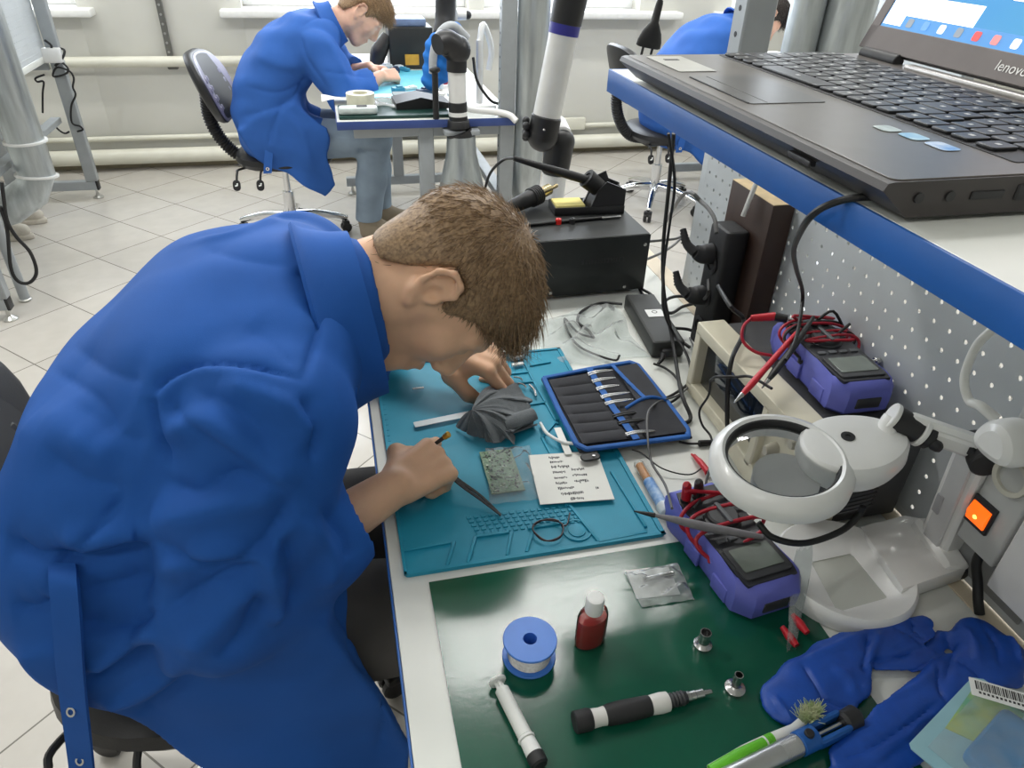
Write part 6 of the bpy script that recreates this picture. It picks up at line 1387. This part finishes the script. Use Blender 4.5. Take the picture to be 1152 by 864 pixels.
part('mount_plate', MB().rbox((.003, .10, .30), (.7075, .425, .915), r=.002), pm('steel_plate_grey', (150, 152, 152), .4, .2), sb)
part('outlet_cable', MB().tube([(.690, .440, .826), (.688, .437, .805), (.690, .427, .785), (.688, .414, .766), (.688, .405, .753)], .0056, 10), M_CBLK, sb)
wp = thing('white_plug', 'big white mains plug in the grey socket block below the shelf', 'plug', (.655, .455, .965))
a = np.linspace(0, 2 * PI, 36, endpoint=False); L = []
for d_, k_ in ((0, .98), (.004, 1.0), (.022, .98), (.030, .85), (.034, .55)): L.append(np.stack([np.full(36, -d_), .0285 * k_ * np.cos(a), .024 * k_ * np.sin(a) - .006 * np.cos(a) ** 2], 1))
part('body', MB(frame((.672, .452, .982), x=(1, 0, 0), z=(0, 0, 1))).loft(L[::-1]), M_MW, wp)
part('cord', MB().tube([(.662, .476, .992), (.655, .494, .998), at(1090, 450, x=.655), at(1085, 425, x=.655), at(1097, 392, x=.66), at(1113, 374, x=.665), at(1128, 364, x=.67), at(1150, 352, x=.68)], [.0062, .0052, .0048, .0048, .0048, .0048], 12), M_CWHT, wp)
wx = thing('white_junction_box', 'white box at the right edge mounted below the grey socket block', 'junction box', (.69, .36, .80))
part('box', MB().rbox((.040, .110, .120), (.688, .352, .868), r=.008, ch=.006), M_MW, wx); part('lid_seam', MB().rbox((.002, .100, .110), (.6672, .352, .868), r=.006, ch=.0008), M_MG, wx)

# ---------------------------------------------------------------- gloves, toothbrush, desoldering pump, blister pack
M_NIT = pm('blue_nitrile', (22, 76, 172), 0.45, var=0.06, vs=50, bump=0.12, bs=420)
def flat_glove(label, chains, folds, seed, h=.0026, fl=3.4):
    s = SDF(); zb = ZD
    for pts, rs, k in chains:
        P = [np.array((*at(*p[:2], z=zb + p[2])[:2], p[2] * fl)) for p in pts]; s.chain(P, rs, k)
    def fn(P):
        Q = P.copy(); Q[:, 2] = (Q[:, 2] - zb) * fl
        w = .0010 * np.sin(P[:, 0] * 90 + seed + 2 * np.sin(P[:, 1] * 50)) * np.sin(P[:, 1] * 70 + seed * 2)
        return (s.ev(Q) + w) / 2.2
    o = SDF(); o._p('u', fn, .001); o.half((0, 0, zb + .0012), (0, 0, -1), .001)
    lo = np.min([at(*p[:2], z=zb) for c in chains for p in c[0]], axis=0) - .05; hi = np.max([at(*p[:2], z=zb) for c in chains for p in c[0]], axis=0) + .05; lo[2], hi[2] = zb - .01, zb + .06
    V, F = o.mesh(lo, hi, h, 1); V = carve(V, F, folds); V[:, 2] = np.maximum(V[:, 2], zb + .0006)
    return solo('nitrile_glove', raw(V, F), M_NIT, label, 'glove', 'blue gloves on the bench')
lz_ = lambda *p: zz((840, 680), 3.692, p)
flat_glove('blue nitrile glove with its open cuff beside the toothbrush', [([(884, 790, .006), (912, 768, .010), (938, 745, .012), (960, 730, .013), (985, 722, .012)], [.027, .029, .025, .021, .016], .008), ([(908, 796, .006), (940, 786, .008), (958, 768, .009), (966, 745, .011)], [.017, .019, .018, .016], .008),
    ([(978, 728, .012), (1008, 708, .014), (1040, 700, .012)], [.015, .013, .010], .006), ([(985, 740, .009), (1018, 728, .012), (1046, 712, .013)], [.012, .010, .007], .004), ([(985, 748, .007), (1022, 744, .009), (1048, 736, .010)], [.009, .010, .009], .004)],
    [(lz_((110, 380), (160, 440), (190, 500)), .003, .004), (lz_((230, 240), (290, 330), (330, 400)), -.004, .003), (lz_((240, 220), (380, 170), (520, 100)), .003, .005), (lz_((300, 380), (390, 420), (460, 440)), -.004, .003), (lz_((510, 90), (500, 200), (485, 280)), -.006, .004), (lz_((560, 110), (520, 190), (500, 260)), .004, .005), (lz_((600, 90), (680, 120), (740, 170)), -.004, .003), (lz_((500, 250), (620, 220), (720, 180)), -.005, .003), (lz_((350, 260), (420, 300), (450, 380)), .003, .006), (lz_((690, 50), (700, 110), (760, 150)), -.004, .003)], 1.0)
flat_glove('blue nitrile glove stretched toward the blister pack with its rounded cuff by the panel', [([(1080, 726, .006), (1104, 716, .012), (1128, 732, .013), (1134, 760, .009)], [.017, .024, .022, .016], .010), ([(1085, 755, .008), (1110, 745, .013), (1072, 768, .012)], [.022, .028, .024], .010), ([(1070, 765, .012), (1040, 785, .013), (1005, 812, .013), (975, 838, .011), (948, 852, .009)], [.024, .019, .018, .017, .013], .008),
    ([(1000, 822, .006), (970, 862, .006), (925, 890, .006)], [.017, .016, .012], .005), ([(1050, 795, .006), (1020, 840, .006), (985, 875, .006)], [.018, .017, .013], .005), ([(1062, 718, .006), (1042, 738, .008), (1025, 750, .008)], [.011, .010, .008], .005)],
    [(lz_((800, 130), (860, 60), (1000, 60), (1110, 160), (1140, 240)), .004, .0025), (lz_((830, 120), (850, 200), (820, 330)), -.005, .004), (lz_((900, 90), (950, 160), (960, 260)), .003, .005), (lz_((990, 90), (1040, 170), (1050, 260)), -.004, .004), (lz_((800, 240), (800, 330), (830, 400)), -.005, .003), (lz_((580, 400), (720, 320), (800, 250)), .003, .005), (lz_((370, 640), (520, 590), (700, 480), (800, 400)), -.004, .0035), (lz_((860, 220), (930, 260), (1000, 330)), -.003, .004)], 3.3)
tb = thing('toothbrush', 'green and white toothbrush with worn bristles at the bottom edge', 'toothbrush', at(870, 835, z=ZG))
p_ = [at(800, 868, z=ZG + .008), at(838, 847, z=ZG + .010), at(862, 834, z=ZG + .010), at(893, 819, z=ZG + .010), at(915, 803, z=ZG + .008)]
part('handle', MB().tube(p_[:4], [.0065, .0072, .0060, .0042], 14, 6, flat=.8), M_WPL, tb)
part('grip', MB().tube([at(800, 868, z=ZG + .0095), at(830, 851, z=ZG + .0125), at(860, 835, z=ZG + .0125)], [.0062, .0066, .0050], 14, 6, flat=.8), pm('lime_green_rubber', (104, 196, 44), .5, var=.04), tb)
m = MB()
for k in (.0, .5, 1.0): m.ring([(.0035, -.0012), (.0058, -.0012), (.0058, .0012), (.0035, .0012)], 16, frame(p_[2] + (p_[3] - p_[2]) * (.02 + .16 * k), z=p_[3] - p_[2]))
part('ring_marks', m, MATS['lime_green_rubber'], tb); part('head', MB().tube(p_[3:], [.0042, .0062, .0056], 14, 6, flat=.7), M_WPL, tb)
m = MB(); rng = np.random.default_rng(8); d_ = nrm(p_[4] - p_[3]); s_ = nrm(np.cross(d_, (0, 0, 1)))
for k in range(420):
    b0 = p_[3] + (p_[4] - p_[3]) * rng.uniform(.35, 1.05) + s_ * rng.uniform(-.0045, .0045) + (0, 0, .003); e_ = b0 + np.array((0, 0, .0115)) + np.array((*rng.normal(0, .0042, 2), rng.normal(0, .001)))
    m.tube([b0, (b0 + e_) / 2 + rng.normal(0, .0006, 3), e_], [.0004, .00038, .0003], 4, 1)
part('bristles', m, pm('worn_bristles', (222, 222, 188), .7, col2=(168, 190, 128), vs=120), tb, kind='stuff')
dp = thing('desoldering_pump', 'blue and silver desoldering pump lying beside the toothbrush', 'desoldering pump', at(890, 838, z=ZG))
a, b = at(828, 872, z=ZG + .012), at(962, 806, z=ZG + .012); d_ = nrm(b - a); l_ = np.linalg.norm(b - a); U_ = lambda t: a + d_ * l_ * t
m = MB().cyl(U_(-.2), U_(.50), .0105, n=28, ch=.0006)
for k in range(10): m.ring([(.0095, 0), (.0109, 0), (.0109, .0012), (.0095, .0012)], 28, frame(U_(.36 + .012 * k), z=d_))
part('aluminium_tube', m, pm('satin_aluminium', (206, 206, 206), .3, .9, var=.04), dp); part('blue_sleeve', MB().cyl(U_(.50), U_(.64), .0118, n=28, ch=.001), M_EDGE, dp); part('release_button', MB().cyl(U_(.57) + (0, 0, .009), U_(.57) + (0, 0, .0145), .0048, n=20, ch=.001), M_CAP, dp)
m = MB()
for s1 in (-1, 1): m.bar(U_(.63) + np.cross(d_, (0, 0, 1)) * .0085 * s1, U_(.90) + np.cross(d_, (0, 0, 1)) * .0085 * s1, .006, .014, ch=.002)
part('guard', m, M_EDGE, dp); part('plunger_rod', MB().cyl(U_(.62), U_(.94), .0026, n=12), M_STEEL, dp); part('plunger_knob', MB().cyl(U_(.88), U_(1.02), .0105, .0115, 24, ch=.003), M_CAP, dp)
bp_ = thing('blister_pack', 'pale blue blister pack with a barcode sticker in the lower right corner', 'blister pack', at(1090, 830, z=ZD + .02))
zq = ZD + .036; c1, c2, c3 = at(1021, 838, z=zq), at(1098, 757, z=zq), at(1175, 812, z=zq); T = frame(c1 + (0, 0, -.002), x=c2 - c1, z=(0, 0, 1)); W_ = np.linalg.norm(c2 - c1); H_ = .150
m = MB(T); m.prism([(.004, 0), (W_ - .008, 0), (W_, -.008), (W_, -H_), (0, -H_), (0, -.004)], 0, .0012); part('backing_card', m, pm('pale_blue_card', (150, 196, 212), .5, vs=9, col2=(168, 208, 214)), bp_)
m = MB(T); m.prism([(W_ * .35, -.012), (W_ * .92, -.006), (W_ * .96, -.05), (W_ * .50, -.06)], .0012, .0016); part('yellow_print', m, pm('yellow_green_print', (196, 206, 90), .5, vs=30, col2=(120, 180, 150)), bp_)
g = [[loc(T, .014 + (W_ - .022) * s, -.012 - (H_ - .02) * t, .002 + .020 * min(1, 7 * min(s, 1 - s, t, 1 - t)) + .002 * math.sin(17 * s) * math.sin(13 * t)) for t in np.linspace(0, 1, 26)] for s in np.linspace(0, 1, 24)]
m = MB(T).rbox((W_ * .62, .040, .012), (W_ * .50, -.055, .008), r=.008, ch=.003); m.rbox((W_ * .34, .028, .011), (W_ * .34, -.100, .007), r=.006, ch=.003, mi=1); part('contents', m, [pm('blue_contents', (40, 130, 190), .4, var=.08), pm('pale_contents', (196, 206, 190), .4, var=.06)], bp_)
part('blister', MB().sheet(g, .0004), M_FILM, bp_)
Ts = frame(loc(T, W_ * .80, -.030, .0245), x=loc(T, .6, -.9, 0) - loc(T, 0, 0, 0), z=(0, 0, 1)); m = MB(Ts).rbox((.058, .021, .0005), r=.001); x_ = -.024; rng = np.random.default_rng(3)
while x_ < .022:
    w_ = float(rng.choice((.0005, .0009, .0014))); m.box((x_, -.002, .0002), (x_ + w_, .008, .0005), .00005, mi=1); x_ += w_ + float(rng.choice((.0006, .0010)))
for k in range(12): m.box((-.022 + k * .0037, -.0065, .0002), (-.0198 + k * .0037, -.0040, .0005), .0001, mi=1)
part('barcode_sticker', m, [M_WPL, M_INK], bp_)

# hanging mains plug at the top, in the air before the windows
hp_ = thing('hanging_plug', 'black two pin plug hanging on its cord above the end of the laptop', 'plug', at(735, 52, y=1.35))
tp, md, bt_ = at(742, 4, y=1.35), at(739, 18, y=1.35), at(733, 38, y=1.35)
ra = lambda k: k * 1.9 / 800
part('cord', MB().tube([at(749, -190, y=1.35), at(747, -80, y=1.35), at(744, -12, y=1.35), tp], .0036, 8), M_CBLK, hp_)
L = []; ax_ = nrm(bt_ - tp); sx_ = nrm(np.cross(ax_, (0, 1, 0)))
for t_, w_ in ((-.006, .005), (.0, .0065), (.03, .0075), (.034, .010), (.048, .019), (.062, .024), (.072, .0245), (.074, .020)):
    c_ = tp + ax_ * t_; L.append(np.array([c_ + sx_ * w_ * math.cos(q) + np.array((0, 1, 0)) * min(w_, .011) * math.sin(q) for q in np.linspace(0, 2 * PI, 28, endpoint=False)]))
part('body', MB().loft(L), M_BLKS, hp_)
for s_ in (-1, 1): part('pin', MB().cyl(tp + ax_ * .073 + sx_ * .0095 * s_, tp + ax_ * .100 + sx_ * .0092 * s_, .0024, n=12), M_CAP, hp_)

# ---------------------------------------------------------------- fume extraction arms and ducts
M_ALU = pm('white_aluminium_tube', (226, 226, 224), .3, .1, var=.015); M_GALV = pm('galvanised_steel', (178, 184, 186), .34, .75, var=.12, vs=6, stretch=(6, 6, .8)); M_RBLUE = pm('deep_blue_ring', (44, 44, 140), .4)
FY = 1.75
fa = thing('fume_arm', 'white fume extraction arm with black joints beyond the soldering station', 'extraction arm', at(628, 260, y=FY))
e0, e1 = at(612, 145, y=FY), at(640, 8, y=FY); r_ = .034
part('tube', MB().cyl(e0 + (e1 - e0) * .10, e0 + (e1 - e0) * .80, r_, n=36), M_ALU, fa); part('blue_ring', MB().cyl(e0 + (e1 - e0) * .79, e0 + (e1 - e0) * .88, r_ + .0015, n=36), M_RBLUE, fa)
part('upper_joint', MB().cyl(e0 + (e1 - e0) * .87, e0 + (e1 - e0) * 1.25, r_ + .003, r_ + .005, 36, ch=.002), M_BLK, fa); part('lower_joint', MB().cyl(e0 - (e1 - e0) * .10, e0 + (e1 - e0) * .13, r_ + .004, r_ + .003, 36, ch=.006).sphere(e0 - (e1 - e0) * .06, r_ + .005), M_BLK, fa)
g1 = at(630, 160, y=FY + .03); m = MB().sphere(g1, r_ + .004, 28).cyl(g1, at(624, 195, y=FY + .03), r_ + .003, r_ + .002, 32, ch=.003); part('elbow', m, M_BLK, fa); part('elbow_cap', MB().cyl(g1 + (0, -.01, .012), g1 + (0, .05, .03), .030, n=28, ch=.004), M_MG, fa)
part('base_tube', MB().cyl(at(624, 195, y=FY + .03), np.array((.545, FY + .03, .60)), .031, n=32), M_ALU, fa)
k0 = e0 + CR * -.045; m = MB().cyl(e0 + CR * -.030, k0, .012, n=18); 
for k in range(6): m.sphere(k0 + CU * .020 * math.sin(k * PI / 3) + CF * .020 * math.cos(k * PI / 3), .010, 10)
part('clamp_knob', m, M_CAP, fa); part('screw', MB().sphere(at(612, 146, y=FY - .043), .003, 10), M_STEEL, fa)
m = MB().box((.50, 1.615, .715), (.59, FY + .07, .722), .001).cyl((.545, FY + .03, .722), (.545, FY + .03, .735), .045, n=30, ch=.002); part('bench_bracket', m, M_FRAME, fa)

A2 = 2.86
f2 = thing('fume_arm', 'black and white extraction arm clamped to the near corner of the second bench', 'extraction arm', at(518, 160, y=A2))
a_, b_ = at(516, 142, y=A2), at(513, 62, y=A2)
V_ = lambda t: a_ + (b_ - a_) * t
part('clamp', MB().cyl(V_(-.02), V_(.10), .045, .042, 28, ch=.003).box(a_ + (-.06, -.03, -.030), a_ + (.08, .06, -.012), .002, mi=1), [M_BLK, M_FRAME], f2)
part('lower_collar', MB().cyl(V_(.08), V_(.36), .036, n=28, ch=.002), M_BLK, f2); part('white_ring', MB().cyl(V_(.16), V_(.22), .0372, n=28), M_ALU, f2); part('tube', MB().cyl(V_(.35), V_(.80), .034, n=28), M_ALU, f2)
j_ = at(514, 56, y=A2); part('joint', MB().sphere(j_, .052, 24).tube([j_, at(502, 48, y=A2 - .02), at(492, 50, y=A2 - .04)], [.050, .046, .036], 20).cyl(V_(.78), j_, .038, n=28), M_BLK, f2)
part('upper_tube', MB().tube([at(498, 40, y=A2 + .25), at(501, 14, y=A2 + .3), at(501, -60, y=A2 + .3)], .040, 20), M_BLKS, f2); part('side_clamp', MB().cyl(at(514, 17, y=A2 + .2), at(524, 17, y=A2 + .2), .018, n=18).sphere(at(526, 17, y=A2 + .2), .016, 12, mi=1), [M_ALU, M_BLK], f2)
sp_ = at(490, 110, y=A2 + .02); part('post', MB().cyl(sp_ - (0, 0, .10), sp_ + (0, 0, .09), .012, n=14).sphere(sp_ + (0, 0, .10), (.022, .022, .012), 14), M_BLK, f2)
c_ = at(519, 165, y=A2); part('funnel', MB().lathe([(.105, -.34), (.104, -.22), (.098, -.19), (.060, -.02), (.058, .02), (.056, .045)], 36, frame(c_)), M_GALV, f2)
part('funnel_ring', MB().ring([(.100, -.215), (.110, -.215), (.110, -.208), (.100, -.208)], 36, frame(c_)), M_ALU, f2); part('funnel_neck', MB().cyl(c_ + (0, 0, .03), a_ + (0, 0, -.02), .052, n=28), M_BLK, f2)
def duct(name, label, pts, r, rings=(), n=32):
    o = thing(name, label, 'duct', (pts[0][0], pts[0][1], 0 if pts[0][2] > .02 else 0)); part('pipe', MB().tube(pts, r, n, 1), M_GALV, o)
    for (p, d) in rings: part('flange', MB().ring([(r - .002, -.006), (r + .012, -.004), (r + .012, .004), (r - .002, .006)], n, frame(p, z=d)), M_ALU, o)
    return o
dl = np.array((-1.318, 3.60, 0))
duct('air_duct', 'galvanised air duct with bright flanges at the left edge', [dl + (-.60, -.16, .20), dl + (-.32, -.09, .215), dl + (-.14, -.04, .25), dl + (-.04, -.01, .31), dl + (0, 0, .38), dl + (0, 0, 1.5), dl + (0, 0, 2.98)], .075, [(dl + (0, 0, .38), (.1, .1, 1)), (dl + (0, 0, .53), (0, 0, 1))])
duct('air_duct', 'tall galvanised duct rising beside the right end of the second bench', [np.array((.99, 3.75, .10)), np.array((.85, 3.2, .26)), np.array((.786, 2.93, .44)), np.array((.784, 2.90, .56)), np.array((.784, 2.90, 2.98))], .061, [])
duct('air_duct', 'narrow galvanised duct directly behind the laptop, next to the wide one', [np.array((1.86, 2.78, .02)), np.array((1.86, 2.78, 2.98))], .066, [])
duct('air_duct', 'wide galvanised duct behind the laptop screen corner', [np.array((2.02, 2.74, .02)), np.array((2.02, 2.74, 2.98))], .098, [])

# ---------------------------------------------------------------- what lies on the second bench
ZB = .7505
def on2(name, label, cat, mb, mats, group=None): return solo(name, mb, mats, label, cat, group)
M_CYAN = pm('bright_teal_mat', (88, 178, 200), .5, var=.06); M_DGRN = pm('dark_green_case', (22, 58, 52), .4, var=.08)
on2('rubber_mat', 'dark green mat along the near edge of the second bench', 'mat', MB().rbox((.43, .20, .012), (.245, 2.995, ZB + .006), r=.006, ch=.002), M_DGRN)
on2('repair_mat', 'bright teal mat under the hands of the student at the second bench', 'mat', MB().rbox((.36, .62, .006), (.30, 3.55, ZB + .003), r=.01, ch=.002), M_CYAN)
c_ = at(403, 118, z=ZB + .013); on2('tape_roll', 'cream roll of tape on the second bench near its corner', 'tape', MB().ring([(.030, 0), (.056, 0), (.056, .052), (.030, .052)], 36, frame((c_[0] + .01, 3.06, ZB + .012))), pm('cream_tape', (226, 222, 200), .5))
on2('grey_meter', 'pale grey flat gadget beside the cream tape on the second bench', 'gadget', MB().rbox((.15, .06, .026), (.105, 2.94, ZB + .026), r=.02, ch=.008).rbox((.04, .03, .002), (.12, 2.94, ZB + .040), r=.004, mi=1), [pm('pale_grey', (196, 206, 204), .4), M_DARK])
on2('white_sheet', 'white paper sticking out over the left edge of the second bench', 'paper', MB().sheet([[(.0 + .12 * s - .03, 3.14 + .10 * t, ZB + .016 + .01 * math.sin(3 * s + 2 * t)) for t in np.linspace(0, 1, 8)] for s in np.linspace(0, 1, 8)], .001), M_PAPER)
g = [[(.16 + .20 * s + .02 * math.sin(5 * t), 3.0 + .16 * t, ZB + .016 + .012 * abs(math.sin(7 * s + 3 * t)) + .006 * math.sin(11 * t)) for t in np.linspace(0, 1, 16)] for s in np.linspace(0, 1, 18)]
on2('plastic_wrap', 'crumpled white plastic sheet in the middle of the second bench', 'plastic bag', MB().sheet(g, .0006), M_FILM2)
on2('dark_folder', 'dark folder lying slanted at the near edge of the second bench', 'folder', MB().prism([(0, 0), (.22, 0), (.22, .018), (.10, .044), (0, .024)], 0, .14, T=frame((.25, 3.12, ZB + .013), x=(1, .05, 0), y=(0, 0, 1))), M_CBLK)
on2('green_case', 'small dark green case behind the dark folder on the second bench', 'case', MB().rbox((.12, .08, .035), (.32, 3.18, ZB + .018), r=.01, ch=.004), M_DGRN)
on2('blue_case', 'light blue oblong case beside the cream tape on the second bench', 'case', MB().rbox((.14, .07, .03), (.20, 3.17, ZB + .016), r=.012, ch=.006), pm('ice_blue', (160, 204, 214), .4))
bs = thing('soldering_station', 'black soldering station with a yellow window at the back of the second bench', 'soldering station', (.42, 4.02, ZB))
part('housing', MB().rbox((.22, .20, .19), (.43, 4.02, ZB + .097), r=.01, ch=.004), M_BOX, bs); part('yellow_window', MB().rbox((.07, .004, .05), (.43, 3.918, ZB + .045), r=.004), pm('amber_window', (206, 160, 60), .4), bs); part('top_tray', MB().rbox((.18, .15, .035), (.42, 4.02, ZB + .21), r=.006), pm('blue_grey_box', (120, 140, 176), .4), bs)
on2('black_lamp_head', 'black wedge shaped lamp head before the face of the student at the second bench', 'lamp', MB().tube([(.25, 3.95, ZB + .02), (.27, 3.95, ZB + .08), (.32, 3.96, ZB + .15)], [.035, .042, .03], 14), M_BLK)
s = SDF(); s.chain([(.44, 3.02, .90), (.455, 3.02, .975), (.50, 3.03, 1.02)], [.050, .062, .050], .03).chain([(.40, 3.0, .87), (.43, 3.02, .93)], [.04, .05], .03); s.warp(lambda P: .006 * np.sin(P[:, 0] * 70 + P[:, 2] * 50) * np.sin(P[:, 2] * 80))
V, F = s.mesh((.3, 2.9, .8), (.6, 3.12, 1.1), .007)
bgq = thing('blue_bag', 'bright blue cloth bundle with a grey rim beside the second extraction arm', 'bag', (.45, 3.02, .83)); part('bundle', raw(V, F), cloth_mat('bright_blue_cloth', (40, 116, 200)), bgq)
part('grey_rim', MB().tube([(.405, 2.97, .90), (.41, 2.965, .975), (.44, 2.97, 1.045), (.49, 2.98, 1.065), (.545, 2.99, 1.02)], .016, 10), pm('grey_band', (176, 180, 184), .6), bgq)
rng = np.random.default_rng(21); cols = ((70, 110, 170), (40, 60, 90), (206, 214, 220), (120, 150, 170), (60, 140, 170), (160, 50, 70), (230, 230, 224))
spots = [(.49, 3.42), (.53, 3.50), (.57, 3.44), (.50, 3.60), (.56, 3.62), (.61, 3.55), (.54, 3.72), (.60, 3.70), (.36, 3.40), (.41, 3.30), (.47, 3.26), (.53, 3.22), (.37, 3.28), (.30, 3.34), (.33, 3.80), (.38, 3.84), (.29, 3.86), (.35, 3.90)]
wh = ['near the blue bundle', 'under the blue bundle', 'right of the bundle', 'behind the bundle', 'by the rear rail', 'at the rear rail', 'farther back by the rail', 'deepest by the rail', 'before the hands', 'in the middle of the bench', 'right of the dark folder', 'nearest the extraction arm', 'left of the middle', 'close to the cuff', 'behind the hands', 'by the black station', 'beside the black lamp head', 'in front of the black station']
cn = ('blue', 'navy', 'pale grey', 'grey blue', 'teal', 'dark red', 'white')
for i, (x, y) in enumerate(spots):
    k = int(rng.integers(0, 7)); a = rng.uniform(0, 3.1); w_, d_, h_ = rng.uniform(.04, .08), rng.uniform(.02, .04), rng.uniform(.012, .03)
    m = MB(rotz(a, (x, y, ZB + .0062))).rbox((w_, d_, h_), (0, 0, h_ / 2), r=.006, ch=.003).rbox((w_ * .5, d_ * .6, h_ * .3), (w_ * .1, 0, h_ * 1.12), r=.003)
    on2('parts_box', '%s small part %s on the second bench' % (cn[k], wh[i]), 'part box', m, pm('clutter_%s' % cn[k].replace(' ', '_'), cols[k], .45), 'small parts on the second bench')
wk = thing('desk_lamp_stand', 'white jointed lamp stand at the rear of the second bench beside the grey post', 'lamp stand', (.62, 3.0, ZB))
part('post', MB().cyl((.60, 3.02, ZB), (.60, 3.02, ZB + .26), .014, n=16), M_ALU, wk); part('arm', MB().tube([(.60, 3.02, ZB + .25), (.62, 3.05, ZB + .31), (.66, 3.08, ZB + .22), (.65, 3.08, ZB + .14)], .012, 12), M_ALU, wk); part('base', MB().rbox((.13, .11, .025), (.60, 3.02, ZB + .0125), r=.02, ch=.008), M_MW, wk); part('cable', MB().tube([(.57, 3.0, ZB + .20), (.58, 2.97, ZB + .12), (.63, 2.96, ZB + .05), (.67, 2.97, ZB + .03)], .006, 8), M_CBLK, wk)
on2('white_tube', 'white soft tube hanging over the right corner of the second bench', 'tube', MB().tube([(.50, 2.92, ZB + .03), (.57, 2.90, ZB + .022), (.64, 2.885, ZB + .018), (.69, 2.865, ZB + .010), (.715, 2.845, ZB - .01)], .013, 12), M_MW)

# ---------------------------------------------------------------- left edge: cables and trainers under the left bench
cable([at(50, 45, y=4.38), at(58, 52, y=4.38), at(55, 62, y=4.38), at(60, 55, y=4.40), at(72, 56, y=4.40), at(70, 66, y=4.38), at(62, 74, y=4.38)], .006, M_CBLK, 'tangled_cable', 'upper loops of the black cable tangle on the end frame of the left bench')
cable([at(62, 64, y=4.38), at(76, 76, y=4.38), at(74, 83, y=4.38), at(60, 86, y=4.38), at(64, 76, y=4.38), at(78, 80, y=4.38), at(83, 88, y=4.38), at(82, 98, y=4.38), at(85, 107, y=4.38), at(80, 120, y=4.38), at(81, 138, y=4.38), at(90, 142, y=4.38), at(93, 146, y=4.38), at(87, 148, y=4.38)], .005, M_CBLK, 'tangled_cable', 'black cable trailing down from the tangle along the left bench frame')
cable([at(50, 84, y=4.40), at(40, 88, y=4.40), at(42, 92, y=4.40), at(49, 92, y=4.40), at(48, 105, y=4.40), at(48, 127, y=4.40)], .005, M_CBLK, 'tangled_cable', 'short black cable drooping left of the grey upright')
cable([at(57, 136, y=4.40), at(66, 146, y=4.40), at(73, 150, y=4.40), at(78, 148, y=4.40)], .005, M_CBLK, 'tangled_cable', 'loose black cable end below the white strut of the left bench')
solo('socket_adapter', MB().rbox((.10, .05, .07), r=.014, ch=.008, T=frame(at(58, 62, y=4.39), x=(1, 0, .3), z=(0, 0, 1))), M_ALU, 'white adapter in the cable tangle on the left bench frame', 'adapter')
cable([at(0, 232, y=3.0), at(8, 258, y=3.0), at(12, 300, y=3.0), at(20, 316, y=3.0), at(33, 318, y=3.0), at(41, 306, y=3.0), at(34, 284, y=3.0), at(18, 266, y=3.0), at(8, 248, y=3.0), at(4, 222, y=3.0), at(2, 205, y=3.0)], .007, M_CBLK, 'hanging_cable', 'black cable hanging in a long loop at the left edge above the floor')
for i, p in enumerate(((10, 268), (26, 250))):
    c_ = at(*p, z=0) + (-.06, 0, 0); ss = SDF(); v = nrm((1.0, -.12, 0))
    ss.cap(c_ - v * .08 + (0, 0, .06), c_ + v * .06 + (0, 0, .05), .046, .040, .02); ss.cap(c_ + v * .06 + (0, 0, .05), c_ + v * .14 + (0, 0, .042), .042, .034, .02); ss.cap(c_ - v * .08 + (0, 0, .06), c_ - v * .09 + (0, 0, .13), .044, .046, .02); ss.half(c_ + (0, 0, .022), (0, 0, -1), .002); ss.half(c_ + (0, 0, .14), (0, 0, 1), .002)
    V, F = ss.mesh(c_ - .24, c_ + (.24, .24, .26), .006); t_ = thing('trainer', ('pale grey trainer nearer the table leg at the left edge', 'pale grey trainer farther back at the left edge, beside the duct')[i], 'shoe', c_, 'trainers under the left bench')
    part('upper', raw(V, F), pm('pale_trainer', (196, 190, 178), .7, var=.06), t_); w_ = np.cross((0, 0, 1), v); part('sole', MB().prism([tuple((c_ + v * (.03 + .155 * math.cos(q)) + w_ * .048 * math.sin(q))[:2]) for q in np.linspace(0, 2 * PI, 26, endpoint=False)], .001, .026, ch=.004), M_SOLE, t_)
tp_ = thing('table_post', 'thin grey metal post standing on the floor at the left edge', 'post', at(29, 338, z=0)); c_ = at(29, 338, z=0)
part('tube', MB().cyl(c_ + (0, 0, .004), c_ + (0, 0, .70), .020, n=20), M_FRAME, tp_); part('foot', MB().cyl(c_, c_ + (0, 0, .012), .024, n=20, ch=.003), M_FOOT, tp_)
